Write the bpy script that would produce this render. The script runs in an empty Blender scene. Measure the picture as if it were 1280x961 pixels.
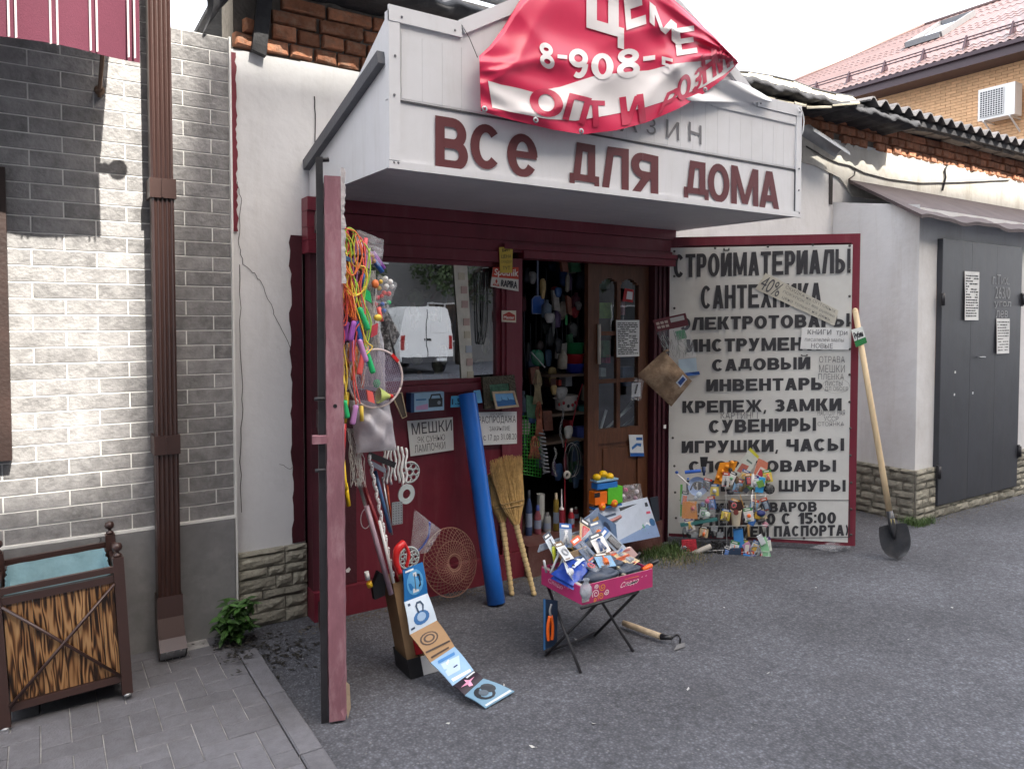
import bpy, bmesh, math, random
from mathutils import Vector as V, Matrix, Quaternion
random.seed(7)
R_ = math.radians
C = bpy.context.scene.collection
SC = bpy.context.scene
rnd = random.uniform
# ---------------------------------------------------------------- camera
TH, TI, FPX = R_(32.7), R_(2.1), 924.0
EYE = V((0, 0, 1.6))
cam = bpy.data.cameras.new('camera'); camo = bpy.data.objects.new('camera', cam); C.objects.link(camo)
camo.location = EYE; camo.rotation_euler = (R_(90) - TI, 0, -TH)
cam.sensor_width = 36; cam.lens = FPX / 1280 * 36; cam.shift_y = -0.0347
cam.clip_start = 0.05; cam.clip_end = 600
SC.camera = camo
CY = 402 + FPX * math.tan(TI)
FW = V((math.sin(TH) * math.cos(TI), math.cos(TH) * math.cos(TI), -math.sin(TI)))
RT = V((math.cos(TH), -math.sin(TH), 0)); UP = RT.cross(FW)
def ray(u, v): return FW + RT * ((u - 640) / FPX) + UP * ((CY - v) / FPX)
# a point of the photograph on a real plane of the place
def onY(u, v, y): r = ray(u, v); return EYE + r * (y / r.y)
def onX(u, v, x): r = ray(u, v); return EYE + r * (x / r.x)
def onZ(u, v, z=0.0): r = ray(u, v); return EYE + r * ((z - 1.6) / r.z)
def onP(u, v, p0, n): r = ray(u, v); return EYE + r * ((p0 - EYE).dot(n) / r.dot(n))
# ---------------------------------------------------------------- world, sun, exposure
SUND = V((-0.11, 0.62, -0.65)).normalized()
w = bpy.data.worlds.new('World'); SC.world = w; w.use_nodes = True
nt = w.node_tree; bg = nt.nodes['Background']
sky = nt.nodes.new('ShaderNodeTexSky'); sky.sky_type = 'NISHITA'; sky.sun_disc = False
sky.sun_elevation = R_(46); sky.sun_rotation = R_(170); sky.air_density = 1.0; sky.dust_density = 10.0; sky.ozone_density = 0.3
# thin bright veil of high cloud over the whole sky
veil = nt.nodes.new('ShaderNodeMix'); veil.data_type = 'RGBA'; vtc = nt.nodes.new('ShaderNodeTexCoord'); vn_ = nt.nodes.new('ShaderNodeTexNoise'); vn_.inputs['Scale'].default_value = 2.2; vn_.inputs['Detail'].default_value = 5
vr_ = nt.nodes.new('ShaderNodeMapRange'); vr_.inputs[1].default_value = .3; vr_.inputs[2].default_value = .7; vr_.inputs[3].default_value = .66; vr_.inputs[4].default_value = .90
nt.links.new(vtc.outputs['Generated'], vn_.inputs['Vector']); nt.links.new(vn_.outputs['Fac'], vr_.inputs[0]); nt.links.new(vr_.outputs[0], veil.inputs[0])
nt.links.new(sky.outputs[0], veil.inputs[6]); veil.inputs[7].default_value = (3.10, 3.16, 3.32, 1); nt.links.new(veil.outputs[2], bg.inputs[0]); bg.inputs[1].default_value = 0.15
sl = bpy.data.lights.new('sun', 'SUN'); slo = bpy.data.objects.new('sun', sl); C.objects.link(slo)
sl.energy = 2.1; sl.angle = R_(0.53); sl.color = (1, 0.94, 0.84)
slo.rotation_euler = SUND.to_track_quat('-Z', 'Y').to_euler()
vs = SC.view_settings; vs.view_transform = 'Standard'; vs.look = 'None'; vs.exposure = 2.66; vs.gamma = 1; vs.use_curve_mapping = False
SC.cycles.max_bounces = 8; SC.cycles.transparent_max_bounces = 16
SC.cycles.sample_clamp_indirect = 6; SC.cycles.caustics_reflective = False; SC.cycles.caustics_refractive = False
# ---------------------------------------------------------------- mesh helpers
class MB:
    def __init__(s): s.v = []; s.f = []; s.mi = []; s.sm = []
    def add(s, vs, fs, m=0, sm=False):
        b = len(s.v); s.v += [tuple(p) for p in vs]
        for f in fs: s.f.append([b + i for i in f]); s.mi.append(m); s.sm.append(sm)
        return s
    def box(s, x0, x1, y0, y1, z0, z1, m=0):
        return s.add([(x0,y0,z0),(x1,y0,z0),(x1,y1,z0),(x0,y1,z0),(x0,y0,z1),(x1,y0,z1),(x1,y1,z1),(x0,y1,z1)],
                     [(0,3,2,1),(4,5,6,7),(0,1,5,4),(1,2,6,5),(2,3,7,6),(3,0,4,7)], m)
    def obox(s, c, ax, ay, az, m=0):   # half-axis vectors
        c = V(c); ax = V(ax); ay = V(ay); az = V(az)
        p = [c + ax*a + ay*b + az*d for d in (-1, 1) for a, b in ((-1,-1),(1,-1),(1,1),(-1,1))]
        return s.add(p, [(0,3,2,1),(4,5,6,7),(0,1,5,4),(1,2,6,5),(2,3,7,6),(3,0,4,7)], m)
    def bar(s, a, b, w, h, m=0, up=(0,0,1)):   # rectangular bar from a to b
        a = V(a); b = V(b); d = (b - a); up = V(up)
        sx = d.cross(up)
        if sx.length < 1e-4: sx = d.cross(V((1, 0, 0)))
        sx.normalize(); uz = sx.cross(d).normalized()
        return s.obox((a + b) / 2, d / 2, sx * w / 2, uz * h / 2, m)
    def tube(s, pts, r, n=8, m=0, sm=True, cap=True):
        pts = [V(p) for p in pts]; N = len(pts)
        rs = r if isinstance(r, (list, tuple)) else [r] * N
        vs = []; pa = None
        for i, p in enumerate(pts):
            t = (pts[min(i+1, N-1)] - pts[max(i-1, 0)]).normalized()
            if pa is None:
                pa = t.orthogonal().normalized()
            else:
                pa = (pa - t * pa.dot(t));
                pa = pa.normalized() if pa.length > 1e-5 else t.orthogonal().normalized()
            pb = t.cross(pa)
            for k in range(n):
                a = 2 * math.pi * k / n
                vs.append(p + (pa * math.cos(a) + pb * math.sin(a)) * rs[i])
        fs = [(i*n+k, i*n+(k+1)%n, (i+1)*n+(k+1)%n, (i+1)*n+k) for i in range(N-1) for k in range(n)]
        s.add(vs, fs, m, sm)
        if cap:
            b = len(s.v) - len(vs)
            s.f.append([b + k for k in range(n)][::-1]); s.mi.append(m); s.sm.append(False)
            s.f.append([b + (N-1)*n + k for k in range(n)]); s.mi.append(m); s.sm.append(False)
        return s
    def lathe(s, prof, o, ax=(0,0,1), n=16, m=0, sm=True):
        o = V(o); ax = V(ax).normalized(); pa = ax.orthogonal().normalized(); pb = ax.cross(pa)
        vs = [o + ax * z + (pa * math.cos(2*math.pi*k/n) + pb * math.sin(2*math.pi*k/n)) * r for r, z in prof for k in range(n)]
        N = len(prof)
        return s.add(vs, [(i*n+k, i*n+(k+1)%n, (i+1)*n+(k+1)%n, (i+1)*n+k) for i in range(N-1) for k in range(n)], m, sm)
    def sph(s, c, r, n=10, m=0):
        c = V(c); r = V((r, r, r)) if not hasattr(r, '__len__') else V(r)
        vs = []; fs = []
        for i in range(n//2 + 1):
            t = math.pi * i / (n//2)
            for k in range(n):
                a = 2*math.pi*k/n
                vs.append(c + V((math.sin(t)*math.cos(a)*r.x, math.sin(t)*math.sin(a)*r.y, math.cos(t)*r.z)))
        for i in range(n//2):
            for k in range(n): fs.append((i*n+k, (i+1)*n+k, (i+1)*n+(k+1)%n, i*n+(k+1)%n))
        return s.add(vs, fs, m, True)
    def prism(s, poly, o, ax, ay, t, m=0):   # polygon in the plane (ax, ay) through o, thickness t along ax x ay (both ways half)
        o = V(o); ax = V(ax); ay = V(ay); n = ax.cross(ay).normalized() * (t/2)
        N = len(poly)
        a = [o + ax*x + ay*y for x, y in poly]
        return s.add([p + n for p in a] + [p - n for p in a],
                     [tuple(range(N)), tuple(range(2*N-1, N-1, -1))] + [(i, N+i, N+(i+1)%N, (i+1)%N) for i in range(N)], m)
    def poly(s, pts, m=0): return s.add(pts, [tuple(range(len(pts)))], m)
    def grid(s, fn, nu, nv, m=0, sm=True):
        vs = [fn(i/nu, j/nv) for j in range(nv+1) for i in range(nu+1)]
        return s.add(vs, [(j*(nu+1)+i, j*(nu+1)+i+1, (j+1)*(nu+1)+i+1, (j+1)*(nu+1)+i) for j in range(nv) for i in range(nu)], m, sm)
    def mesh(s, name, off=V((0,0,0))):
        me = bpy.data.meshes.new(name)
        me.from_pydata([(p[0]-off.x, p[1]-off.y, p[2]-off.z) for p in s.v], [], s.f)
        me.polygons.foreach_set('material_index', s.mi); me.polygons.foreach_set('use_smooth', s.sm)
        me.update(); return me
    def build(s, name, mats, parent=None, **kw):
        if not isinstance(mats, (list, tuple)): mats = [mats]
        off = wloc(parent)
        me = s.mesh(name, off)
        for m in mats: me.materials.append(m)
        o = bpy.data.objects.new(name, me); C.objects.link(o)
        if parent is not None: o.parent = parent
        else:   # top-level: origin at its own base
            xs = [p[0] for p in s.v]; ys = [p[1] for p in s.v]; zs = [p[2] for p in s.v]
            c = V(((min(xs)+max(xs))/2, (min(ys)+max(ys))/2, min(zs)))
            me.transform(Matrix.Translation(-c)); o.location = c
        for k, val in kw.items(): o[k] = val
        return o
def wloc(p):
    r = V((0,0,0))
    while p is not None: r += p.location; p = p.parent
    return r
def thing(name, label, cat, loc=(0,0,0), group=None):
    o = bpy.data.objects.new(name, None); C.objects.link(o); o.location = loc; o.empty_display_size = .1
    o['label'] = label; o['category'] = cat
    if group: o['group'] = group
    return o
def tag(o, label, cat, group=None):
    o['label'] = label; o['category'] = cat
    if group: o['group'] = group
    return o
def put(name, me, loc, parent, rot=(0,0,0), sc=(1,1,1)):   # shares mesh data
    o = bpy.data.objects.new(name, me); C.objects.link(o); o.parent = parent
    o.location = V(loc) - wloc(parent); o.rotation_euler = rot; o.scale = sc
    return o
def copy_tree(o, parent=None):
    c = o.copy(); C.objects.link(c); c.parent = parent
    for ch in list(o.children): copy_tree(ch, c)
    return c
# ---------------------------------------------------------------- materials
def lin(h):
    h = h.lstrip('#'); r = []
    for i in (0, 2, 4):
        c = int(h[i:i+2], 16) / 255; r.append(c/12.92 if c <= .04045 else ((c+.055)/1.055)**2.4)
    return tuple(r)
MC = {}
def mat(name, col, rough=.6, var=.12, scale=6, bump=.15, bscale=60, metal=0, rand=0, spec=.5, dirt=None, dscale=1.5, damt=.5, clear=0, coat=0, stretch=None, sss=0, streak=None, samt=.4, sscale=7):
    if name in MC: return MC[name]
    if isinstance(col, str): col = lin(col)
    m = bpy.data.materials.new(name); m.use_nodes = True; t = m.node_tree; N = t.nodes; L = t.links
    b = N['Principled BSDF']; b.inputs['Roughness'].default_value = rough; b.inputs['Metallic'].default_value = metal
    b.inputs['Specular IOR Level'].default_value = spec; b.inputs['Coat Weight'].default_value = coat
    geo = N.new('ShaderNodeNewGeometry'); vec = geo.outputs['Position']
    if stretch:
        mp = N.new('ShaderNodeMapping'); mp.inputs['Scale'].default_value = stretch; L.new(vec, mp.inputs[0]); vec = mp.outputs[0]
    no = N.new('ShaderNodeTexNoise'); no.inputs['Scale'].default_value = scale; no.inputs['Detail'].default_value = 6; no.inputs['Roughness'].default_value = .65
    L.new(vec, no.inputs['Vector'])
    mr = N.new('ShaderNodeMapRange'); mr.inputs[1].default_value = .3; mr.inputs[2].default_value = .7; mr.inputs[3].default_value = 1-var; mr.inputs[4].default_value = 1+var
    L.new(no.outputs['Fac'], mr.inputs[0])
    val = mr.outputs[0]
    if rand:
        oi = N.new('ShaderNodeObjectInfo'); m2 = N.new('ShaderNodeMapRange'); m2.inputs[3].default_value = 1-rand; m2.inputs[4].default_value = 1+rand
        L.new(oi.outputs['Random'], m2.inputs[0]); mm = N.new('ShaderNodeMath'); mm.operation = 'MULTIPLY'
        L.new(val, mm.inputs[0]); L.new(m2.outputs[0], mm.inputs[1]); val = mm.outputs[0]
    mx = N.new('ShaderNodeVectorMath'); mx.operation = 'SCALE'; mx.inputs[0].default_value = col
    L.new(val, mx.inputs['Scale']); out = mx.outputs[0]
    if dirt:
        if isinstance(dirt, str): dirt = lin(dirt)
        n2 = N.new('ShaderNodeTexNoise'); n2.inputs['Scale'].default_value = dscale; n2.inputs['Detail'].default_value = 8; n2.inputs['Roughness'].default_value = .7
        L.new(vec, n2.inputs['Vector'])
        r2 = N.new('ShaderNodeMapRange'); r2.inputs[1].default_value = .48; r2.inputs[2].default_value = .72; r2.inputs[4].default_value = damt; L.new(n2.outputs['Fac'], r2.inputs[0])
        mi = N.new('ShaderNodeMix'); mi.data_type = 'RGBA'; L.new(r2.outputs[0], mi.inputs[0]); L.new(out, mi.inputs[6]); mi.inputs[7].default_value = (*dirt, 1); out = mi.outputs[2]
    if streak:   # run marks left by rain: narrow across, long downwards
        n4 = N.new('ShaderNodeTexNoise'); n4.inputs['Scale'].default_value = sscale; n4.inputs['Detail'].default_value = 7; n4.inputs['Roughness'].default_value = .75
        m4 = N.new('ShaderNodeMapping'); m4.inputs['Scale'].default_value = (1, 1, .09); L.new(geo.outputs['Position'], m4.inputs[0]); L.new(m4.outputs[0], n4.inputs['Vector'])
        r4 = N.new('ShaderNodeMapRange'); r4.inputs[1].default_value = .52; r4.inputs[2].default_value = .74; r4.inputs[4].default_value = samt; L.new(n4.outputs['Fac'], r4.inputs[0])
        i4 = N.new('ShaderNodeMix'); i4.data_type = 'RGBA'; L.new(r4.outputs[0], i4.inputs[0]); L.new(out, i4.inputs[6]); i4.inputs[7].default_value = (*streak, 1); out = i4.outputs[2]
    L.new(out, b.inputs['Base Color'])
    if bump:
        nb = N.new('ShaderNodeTexNoise'); nb.inputs['Scale'].default_value = bscale; nb.inputs['Detail'].default_value = 4; L.new(vec, nb.inputs['Vector'])
        bm = N.new('ShaderNodeBump'); bm.inputs['Strength'].default_value = bump; bm.inputs['Distance'].default_value = .01
        L.new(nb.outputs['Fac'], bm.inputs['Height']); L.new(bm.outputs[0], b.inputs['Normal'])
    if clear:
        tr = N.new('ShaderNodeBsdfTransparent'); ms = N.new('ShaderNodeMixShader'); ms.inputs[0].default_value = clear
        L.new(b.outputs[0], ms.inputs[1]); L.new(tr.outputs[0], ms.inputs[2]); L.new(ms.outputs[0], N['Material Output'].inputs[0])
    MC[name] = m; return m
def glass(name, refl, tint=(1,1,1), rough=0.0):
    m = bpy.data.materials.new(name); m.use_nodes = True; t = m.node_tree; N = t.nodes; L = t.links
    tr = N.new('ShaderNodeBsdfTransparent'); tr.inputs[0].default_value = (*tint, 1)
    g = N.new('ShaderNodeBsdfGlossy'); g.inputs['Roughness'].default_value = rough; g.inputs['Color'].default_value = (.95,.97,1,1)
    fr = N.new('ShaderNodeLayerWeight'); fr.inputs['Blend'].default_value = .15
    no = N.new('ShaderNodeTexNoise'); no.inputs['Scale'].default_value = 4; bp = N.new('ShaderNodeBump'); bp.inputs['Strength'].default_value = .06; bp.inputs['Distance'].default_value = .005
    ge = N.new('ShaderNodeNewGeometry'); L.new(ge.outputs['Position'], no.inputs['Vector']); L.new(no.outputs['Fac'], bp.inputs['Height']); L.new(bp.outputs[0], g.inputs['Normal'])
    mr = N.new('ShaderNodeMapRange'); mr.inputs[3].default_value = refl; mr.inputs[4].default_value = min(1, refl + .5); L.new(fr.outputs['Facing'], mr.inputs[0])
    mr.inputs[1].default_value = .3
    ms = N.new('ShaderNodeMixShader'); L.new(mr.outputs[0], ms.inputs[0]); L.new(tr.outputs[0], ms.inputs[1]); L.new(g.outputs[0], ms.inputs[2])
    L.new(ms.outputs[0], N['Material Output'].inputs[0]); MC[name] = m; return m
def flat(h, rough=.5): return mat('print_' + h.lstrip('#'), h, rough=rough, var=.06, bump=.03, scale=20)
M_plaster = mat('painted_plaster', (.73,.735,.745), .8, .05, 1.2, .45, 14, dirt=(.46,.45,.44), dscale=1.3, damt=.4, streak=(.44,.42,.38), samt=.32, sscale=5)
M_plaster2 = mat('cream_plaster', (.70,.68,.62), .85, .06, 2, .5, 18, dirt=(.36,.32,.26), dscale=2.2, damt=.6, streak=(.30,.24,.17), samt=.5, sscale=6)
M_red = mat('burgundy_paint', (.175,.020,.036), .42, .25, 3, .25, 12, dirt=(.10,.02,.028), dscale=3, damt=.6, streak=(.26,.11,.115), samt=.28, sscale=16)
M_pink = mat('faded_burgundy_paint', (.26,.115,.14), .6, .3, 7, .5, 40, dirt=(.45,.33,.34), dscale=14, damt=.5, stretch=(1,1,.35))
M_mortar = mat('white_grout', (.78,.78,.76), .85, .05, 20, .2)
M_brown = mat('brown_coated_steel', (.055,.028,.024), .35, .1, 5, .05, spec=.6)
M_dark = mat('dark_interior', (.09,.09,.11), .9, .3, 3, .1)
M_alu = mat('white_cladding', (.71,.715,.735), .38, .035, 1.5, .04, 8, dirt=(.55,.55,.54), dscale=2.5, damt=.35, streak=(.42,.40,.36), samt=.25, sscale=9)
M_black = mat('black_plastic', (.015,.015,.017), .4, .2, 8, .05)
M_iron = mat('black_iron', (.022,.021,.024), .45, .3, 9, .2)
M_steel = mat('galvanised_steel', (.35,.36,.37), .45, .15, 8, .1, metal=.6, dirt=(.12,.11,.1), dscale=3)
M_white = mat('white_plastic', (.75,.75,.74), .4, .04, 8, .02)
M_paper = mat('white_paper', (.72,.73,.72), .8, .04, 12, .1, 20)
M_ink = mat('black_ink', (.035,.035,.04), .7, .1, 20, 0)
M_card = mat('brown_card', (.30,.19,.10), .85, .12, 9, .15, 30, dirt=(.2,.12,.06), dscale=6)
M_clear = mat('clear_plastic_film', (.75,.78,.82), .12, .1, 12, .35, 14, clear=.84, spec=.9)
M_haze = mat('milky_plastic_film', (.55,.53,.57), .25, .15, 12, .9, 12, clear=.35, spec=.8)
# ---------------------------------------------------------------- text as flat lettering
TC = {}
def text_geo(s, bold=.0):
    k = (s, bold)
    if k in TC: return TC[k]
    cu = bpy.data.curves.new('t', 'FONT'); cu.body = s; cu.resolution_u = 3; cu.offset = bold; cu.fill_mode = 'FRONT'
    o = bpy.data.objects.new('t', cu); C.objects.link(o)
    dg = bpy.context.evaluated_depsgraph_get(); ev = o.evaluated_get(dg); me = ev.to_mesh()
    vs = [(p.co.x, p.co.y) for p in me.vertices]; fs = [tuple(p.vertices) for p in me.polygons]
    ev.to_mesh_clear(); bpy.data.objects.remove(o); bpy.data.curves.remove(cu)
    x0 = min(p[0] for p in vs); x1 = max(p[0] for p in vs); y0 = min(p[1] for p in vs); y1 = max(p[1] for p in vs)
    TC[k] = ([((x-x0)/(x1-x0), (y-y0)/(y1-y0)) for x, y in vs], fs); return TC[k]
def text(s, fn, m, parent, name='lettering', bold=.02, split=False):
    vs, fs = text_geo(s, 0 if bold > 0 else bold)
    n = (V(fn(1, 0)) - V(fn(0, 0))).cross(V(fn(0, 1)) - V(fn(0, 0))).normalized()
    if n.dot(EYE - V(fn(0, 0))) < 0: n = -n
    b = MB(); A = (V(fn(1,0))-V(fn(0,0))).length; H = (V(fn(0,1))-V(fn(0,0))).length
    cop = [(0, 0)] if bold <= 0 else [(dx*bold*H/A*1.35, dy*bold*.9) for dx, dy in ((-1,0),(1,0),(-.5,1),(.5,-1),(0,0))]
    for k, (dx, dy) in enumerate(cop):   # heavy strokes: the outline laid down several times, slightly shifted
        b.add([V(fn(x*(1-2*abs(bold)*.0) + dx, y + dy)) + n*.00025*k for x, y in vs], fs)
    return b.build(name, m, parent)
def quadmap(bl, br, tl, off=V((0,0,0))):
    bl = V(bl); br = V(br); tl = V(tl)
    return lambda x, y: bl + (br - bl) * x + (tl - bl) * y + off
# ---------------------------------------------------------------- heavy block lettering built from strokes
def glyph(ch, sx, sy):
    P_ = []
    def bar(x0, y0, x1, y1): P_.append([[(x0,y0),(x1,y0),(x1,y1),(x0,y1)]])
    def dia(x0, y0, x1, y1, w_=None): w_ = w_ or sx; P_.append([[(x0,y0),(x0+w_,y0),(x1+w_,y1),(x1,y1)]])
    def arc(cx, cy, rx, ry, a0, a1, n=14):
        q = []
        for i in range(n):
            a = math.radians(a0+(a1-a0)*i/n); c = math.radians(a0+(a1-a0)*(i+1)/n); ix, iy = rx-sx, ry-sy
            q.append([(cx+rx*math.cos(a),cy+ry*math.sin(a)),(cx+rx*math.cos(c),cy+ry*math.sin(c)),(cx+ix*math.cos(c),cy+iy*math.sin(c)),(cx+ix*math.cos(a),cy+iy*math.sin(a))])
        P_.append(q)
    def lobe(x0, x1, y0, y1):   # bowl open to the left with straight arms
        ry = (y1-y0)/2; rx = min(.42*(1), x1-x0); cx = x1-rx; arc(cx, y0+ry, rx, ry, -90, 90)
        if cx > x0: bar(x0, y0, cx, y0+sy); bar(x0, y1-sy, cx, y1)
    L = lambda y0=0, y1=1: bar(0, y0, sx, y1)
    Rr = lambda y0=0, y1=1: bar(1-sx, y0, 1, y1)
    c = ch
    if c == 'А': dia(0,0,.5-sx*.55,1); dia(1-sx,0,.5-sx*.45,1); bar(.24,.19,.76,.19+sy*.9)
    elif c == 'В': L(); lobe(sx*.9,.95,.5-sy/2,1); lobe(sx*.9,1,0,.5+sy/2)
    elif c == 'Г': L(); bar(0,1-sy,1,1)
    elif c == 'Д': bar(0,.15,1,.15+sy*.85); bar(0,0,.17,.16); bar(.83,0,1,.16); dia(.10,.15,.24,1,sx*.9); bar(.86-sx,.15,.86,1); bar(.24,1-sy,.86,1)
    elif c == 'Е': L(); bar(0,0,1,sy); bar(0,.5-sy/2,.88,.5+sy/2); bar(0,1-sy,.97,1)
    elif c == 'Ж': bar(.5-sx*.35,0,.5+sx*.35,1); dia(0,0,.40-sx*.5,.5,sx*.8); dia(0,1,.40-sx*.5,.5,sx*.8); dia(1-sx*.8,0,.60-sx*.3,.5,sx*.8); dia(1-sx*.8,1,.60-sx*.3,.5,sx*.8); bar(.3,.5-sy*.4,.7,.5+sy*.4)
    elif c == 'З': arc(.48,.5-sy/2+(.5+sy/2)/2,.48,(.5+sy/2)/2,-90,155); arc(.5,(.5+sy/2)/2,.5,(.5+sy/2)/2,-155,90); bar(.3,.5-sy/2,.5,.5+sy/2)
    elif c in 'ИЙ':
        L(); Rr(); dia(sx*.4,.04,1-sx*1.3,.96,sx*.9)
        if c == 'Й': bar(.28,1.07,.72,1.13); bar(.22,1.09,.34,1.2); bar(.66,1.09,.78,1.2)
    elif c == 'К': L(); dia(sx*.8,.45,1-sx*1.1,1,sx*1.05); dia(sx*.9,.6,1-sx*1.05,0,sx*1.1)
    elif c == 'Л': dia(0,0,.22,1,sx*.95); bar(.22,1-sy,1,1); Rr()
    elif c == 'М': bar(0,0,sx*.85,1); bar(1-sx*.85,0,1,1); dia(sx*.15,1,.5-sx*.42,.05,sx*.8); dia(1-sx*.95,1,.5-sx*.38,.05,sx*.8)
    elif c == 'Н': L(); Rr(); bar(0,.5-sy/2,1,.5+sy/2)
    elif c in 'О0': arc(.5,.5,.5,.5,0,360,24)
    elif c == 'П': L(); Rr(); bar(0,1-sy,1,1)
    elif c == 'Р': L(); lobe(sx*.9,1,.38,1)
    elif c == 'С': arc(.5,.5,.5,.5,42,318,22)
    elif c == 'Т': bar(0,1-sy,1,1); bar(.5-sx/2,0,.5+sx/2,1)
    elif c == 'У': dia(0,1,.5-sx*.5,.30); dia(.16,0,1-sx,1,sx*.95); bar(.04,0,.3,sy*.9)
    elif c == 'Х': dia(0,0,1-sx,1); dia(1-sx,0,0,1)
    elif c == 'Ц': bar(0,.14,sx,1); bar(.86-sx,.14,.86,1); bar(0,.14,1,.14+sy); bar(1-sx*.6,-.06,1,.15)
    elif c == 'Ч': bar(0,.42,sx,1); Rr(); bar(sx*.5,.36,1,.36+sy)
    elif c == 'Ш': bar(0,0,sx*.8,1); bar(.5-sx*.4,0,.5+sx*.4,1); bar(1-sx*.8,0,1,1); bar(0,0,1,sy)
    elif c == 'Ь': L(); lobe(sx*.9,1,0,.6)
    elif c == 'Ы': bar(0,0,sx*.8,1); lobe(sx*.7,.66,0,.6); bar(1-sx*.8,0,1,1)
    elif c == 'Э': arc(.5,.5,.5,.5,-138,138,22); bar(.3,.5-sy/2,.85,.5+sy/2)
    elif c == 'Ю': bar(0,0,sx*.8,1); bar(sx*.5,.5-sy/2,.4,.5+sy/2); arc(.66,.5,.34,.5,0,360,22)
    elif c == 'Я': Rr(); 
    if c == 'Я':
        ry = .31; arc(.42,.69,.42,ry,90,270); bar(.42,.38,1-sx*.9,.38+sy); bar(.42,1-sy,1-sx*.9,1); dia(0,0,.40,.42,sx*1.05)
    if c == 'е': arc(.5,.5,.5,.5,0,325,24); bar(.1,.44,.97,.44+sy*.85)
    if c == '1': bar(.55,0,.55+sx*1.1,1); dia(.05,.68,.5,.95,sx)
    if c == '5': bar(.08,.5,.08+sx*.9,1); bar(.08,1-sy,.93,1); arc(.5,.32,.5,.32,-150,120,16)
    if c == '8': arc(.5,.74,.46,.26,0,360,20); arc(.5,.27,.5,.29,0,360,20)
    if c == '9': arc(.5,.68,.5,.32,0,360,20); arc(.5,.5,.5,.5,-120,0,12)
    if c == '-': bar(0,.38,1,.38+sy)
    if c == ',': dia(.0,-.16,.3,.16,.6)
    if c == ':': bar(0,.08,1,.3); bar(0,.6,1,.82)
    if c == '(': arc(1.1,.5,1.1,.62,120,240,10)
    if c == ')': arc(-.1,.5,1.1,.62,-60,60,10)
    return P_
GW = {'М':1.25,'Ш':1.35,'Ы':1.3,'Ю':1.4,'Ж':1.4,'Г':.8,',':.28,' ':.42,'1':.62,'(':.36,')':.36,':':.26,'Д':1.12,'-':.5,'О':1.08,'С':1.0,'Т':.92,'З':.88,'Р':.92,'Ь':.92,'0':.9,'5':.9,'Л':1.05}
def heavy(s, sx=.30, sy=.2, gap=.115):
    out = []; x = 0
    for ch in s:
        w_ = GW.get(ch, 1.0)
        if ch != ' ':
            k_ = sx/w_ if ch not in ',:()' else (.9 if ch in ',:' else .5)
            for k, prim in enumerate(glyph(ch, k_, sy)): out += [([(x + px*w_, py) for px, py in q], k) for q in prim]
        x += w_ + gap
    W_ = x - gap
    return [([(px/W_, py) for px, py in q], k) for q, k in out]
def htext(s, fn, m, parent, name='lettering', sx=.30, sy=.2):
    n = (V(fn(1, 0)) - V(fn(0, 0))).cross(V(fn(0, 1)) - V(fn(0, 0))).normalized()
    if n.dot(EYE - V(fn(0, 0))) < 0: n = -n
    b = MB()
    for q, k in heavy(s, sx, sy): b.poly([V(fn(x, y)) + n*.0002*k for x, y in q])
    return b.build(name, m, parent)
# ================================================================ GROUND
def asphalt():
    m = bpy.data.materials.new('asphalt'); m.use_nodes = True; t = m.node_tree; N = t.nodes; L = t.links; b = N['Principled BSDF']; b.inputs['Roughness'].default_value = .88
    g = N.new('ShaderNodeNewGeometry')
    def nz(s, d=4, r=.6): n = N.new('ShaderNodeTexNoise'); n.inputs['Scale'].default_value = s; n.inputs['Detail'].default_value = d; n.inputs['Roughness'].default_value = r; L.new(g.outputs['Position'], n.inputs['Vector']); return n.outputs['Fac']
    def rg_(x, a, c, lo, hi): r = N.new('ShaderNodeMapRange'); r.inputs[1].default_value = a; r.inputs[2].default_value = c; r.inputs[3].default_value = lo; r.inputs[4].default_value = hi; L.new(x, r.inputs[0]); return r.outputs[0]
    def mul(a, c): x = N.new('ShaderNodeMath'); x.operation = 'MULTIPLY'; L.new(a, x.inputs[0]); L.new(c, x.inputs[1]); return x.outputs[0]
    vo = N.new('ShaderNodeTexVoronoi'); vo.inputs['Scale'].default_value = 85; L.new(g.outputs['Position'], vo.inputs['Vector'])
    vb_ = N.new('ShaderNodeSeparateColor'); L.new(vo.outputs['Color'], vb_.inputs[0])
    st_ = rg_(vb_.outputs[0], .5, 1, .9, 1.32)            # single pale and dark aggregate stones
    st2 = rg_(vo.outputs['Distance'], 0, .6, 1.15, .62)      # dark binder between them
    v = mul(mul(rg_(nz(24, 5, .7), .3, .7, .68, 1.32), rg_(nz(1.1, 6, .6), .3, .7, .66, 1.32)), mul(st_, st2))
    sc3 = N.new('ShaderNodeVectorMath'); sc3.operation = 'SCALE'; sc3.inputs[0].default_value = (.112, .116, .134); L.new(v, sc3.inputs['Scale'])
    mx3 = N.new('ShaderNodeMix'); mx3.data_type = 'RGBA'; L.new(rg_(nz(.75, 8, .72), .58, .70, 0, .55), mx3.inputs[0]); L.new(sc3.outputs[0], mx3.inputs[6]); mx3.inputs[7].default_value = (.045,.045,.05,1)   # oil and damp stains
    L.new(mx3.outputs[2], b.inputs['Base Color'])
    h = N.new('ShaderNodeMath'); h.operation = 'ADD'; L.new(st2, h.inputs[0]); L.new(nz(24, 5, .7), h.inputs[1])
    bp = N.new('ShaderNodeBump'); bp.inputs['Strength'].default_value = .9; bp.inputs['Distance'].default_value = .006; L.new(h.outputs[0], bp.inputs['Height']); L.new(bp.outputs[0], b.inputs['Normal'])
    return m
M_asph = asphalt()
M_pave = mat('grey_paver', (.135,.135,.15), .75, .16, 30, .4, 120, rand=.09, dirt=(.06,.058,.056), dscale=2.2, damt=.6)
M_joint = mat('sandy_joint', (.30,.295,.29), .95, .55, 9, .3)
b = MB()
NX = 60
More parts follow.
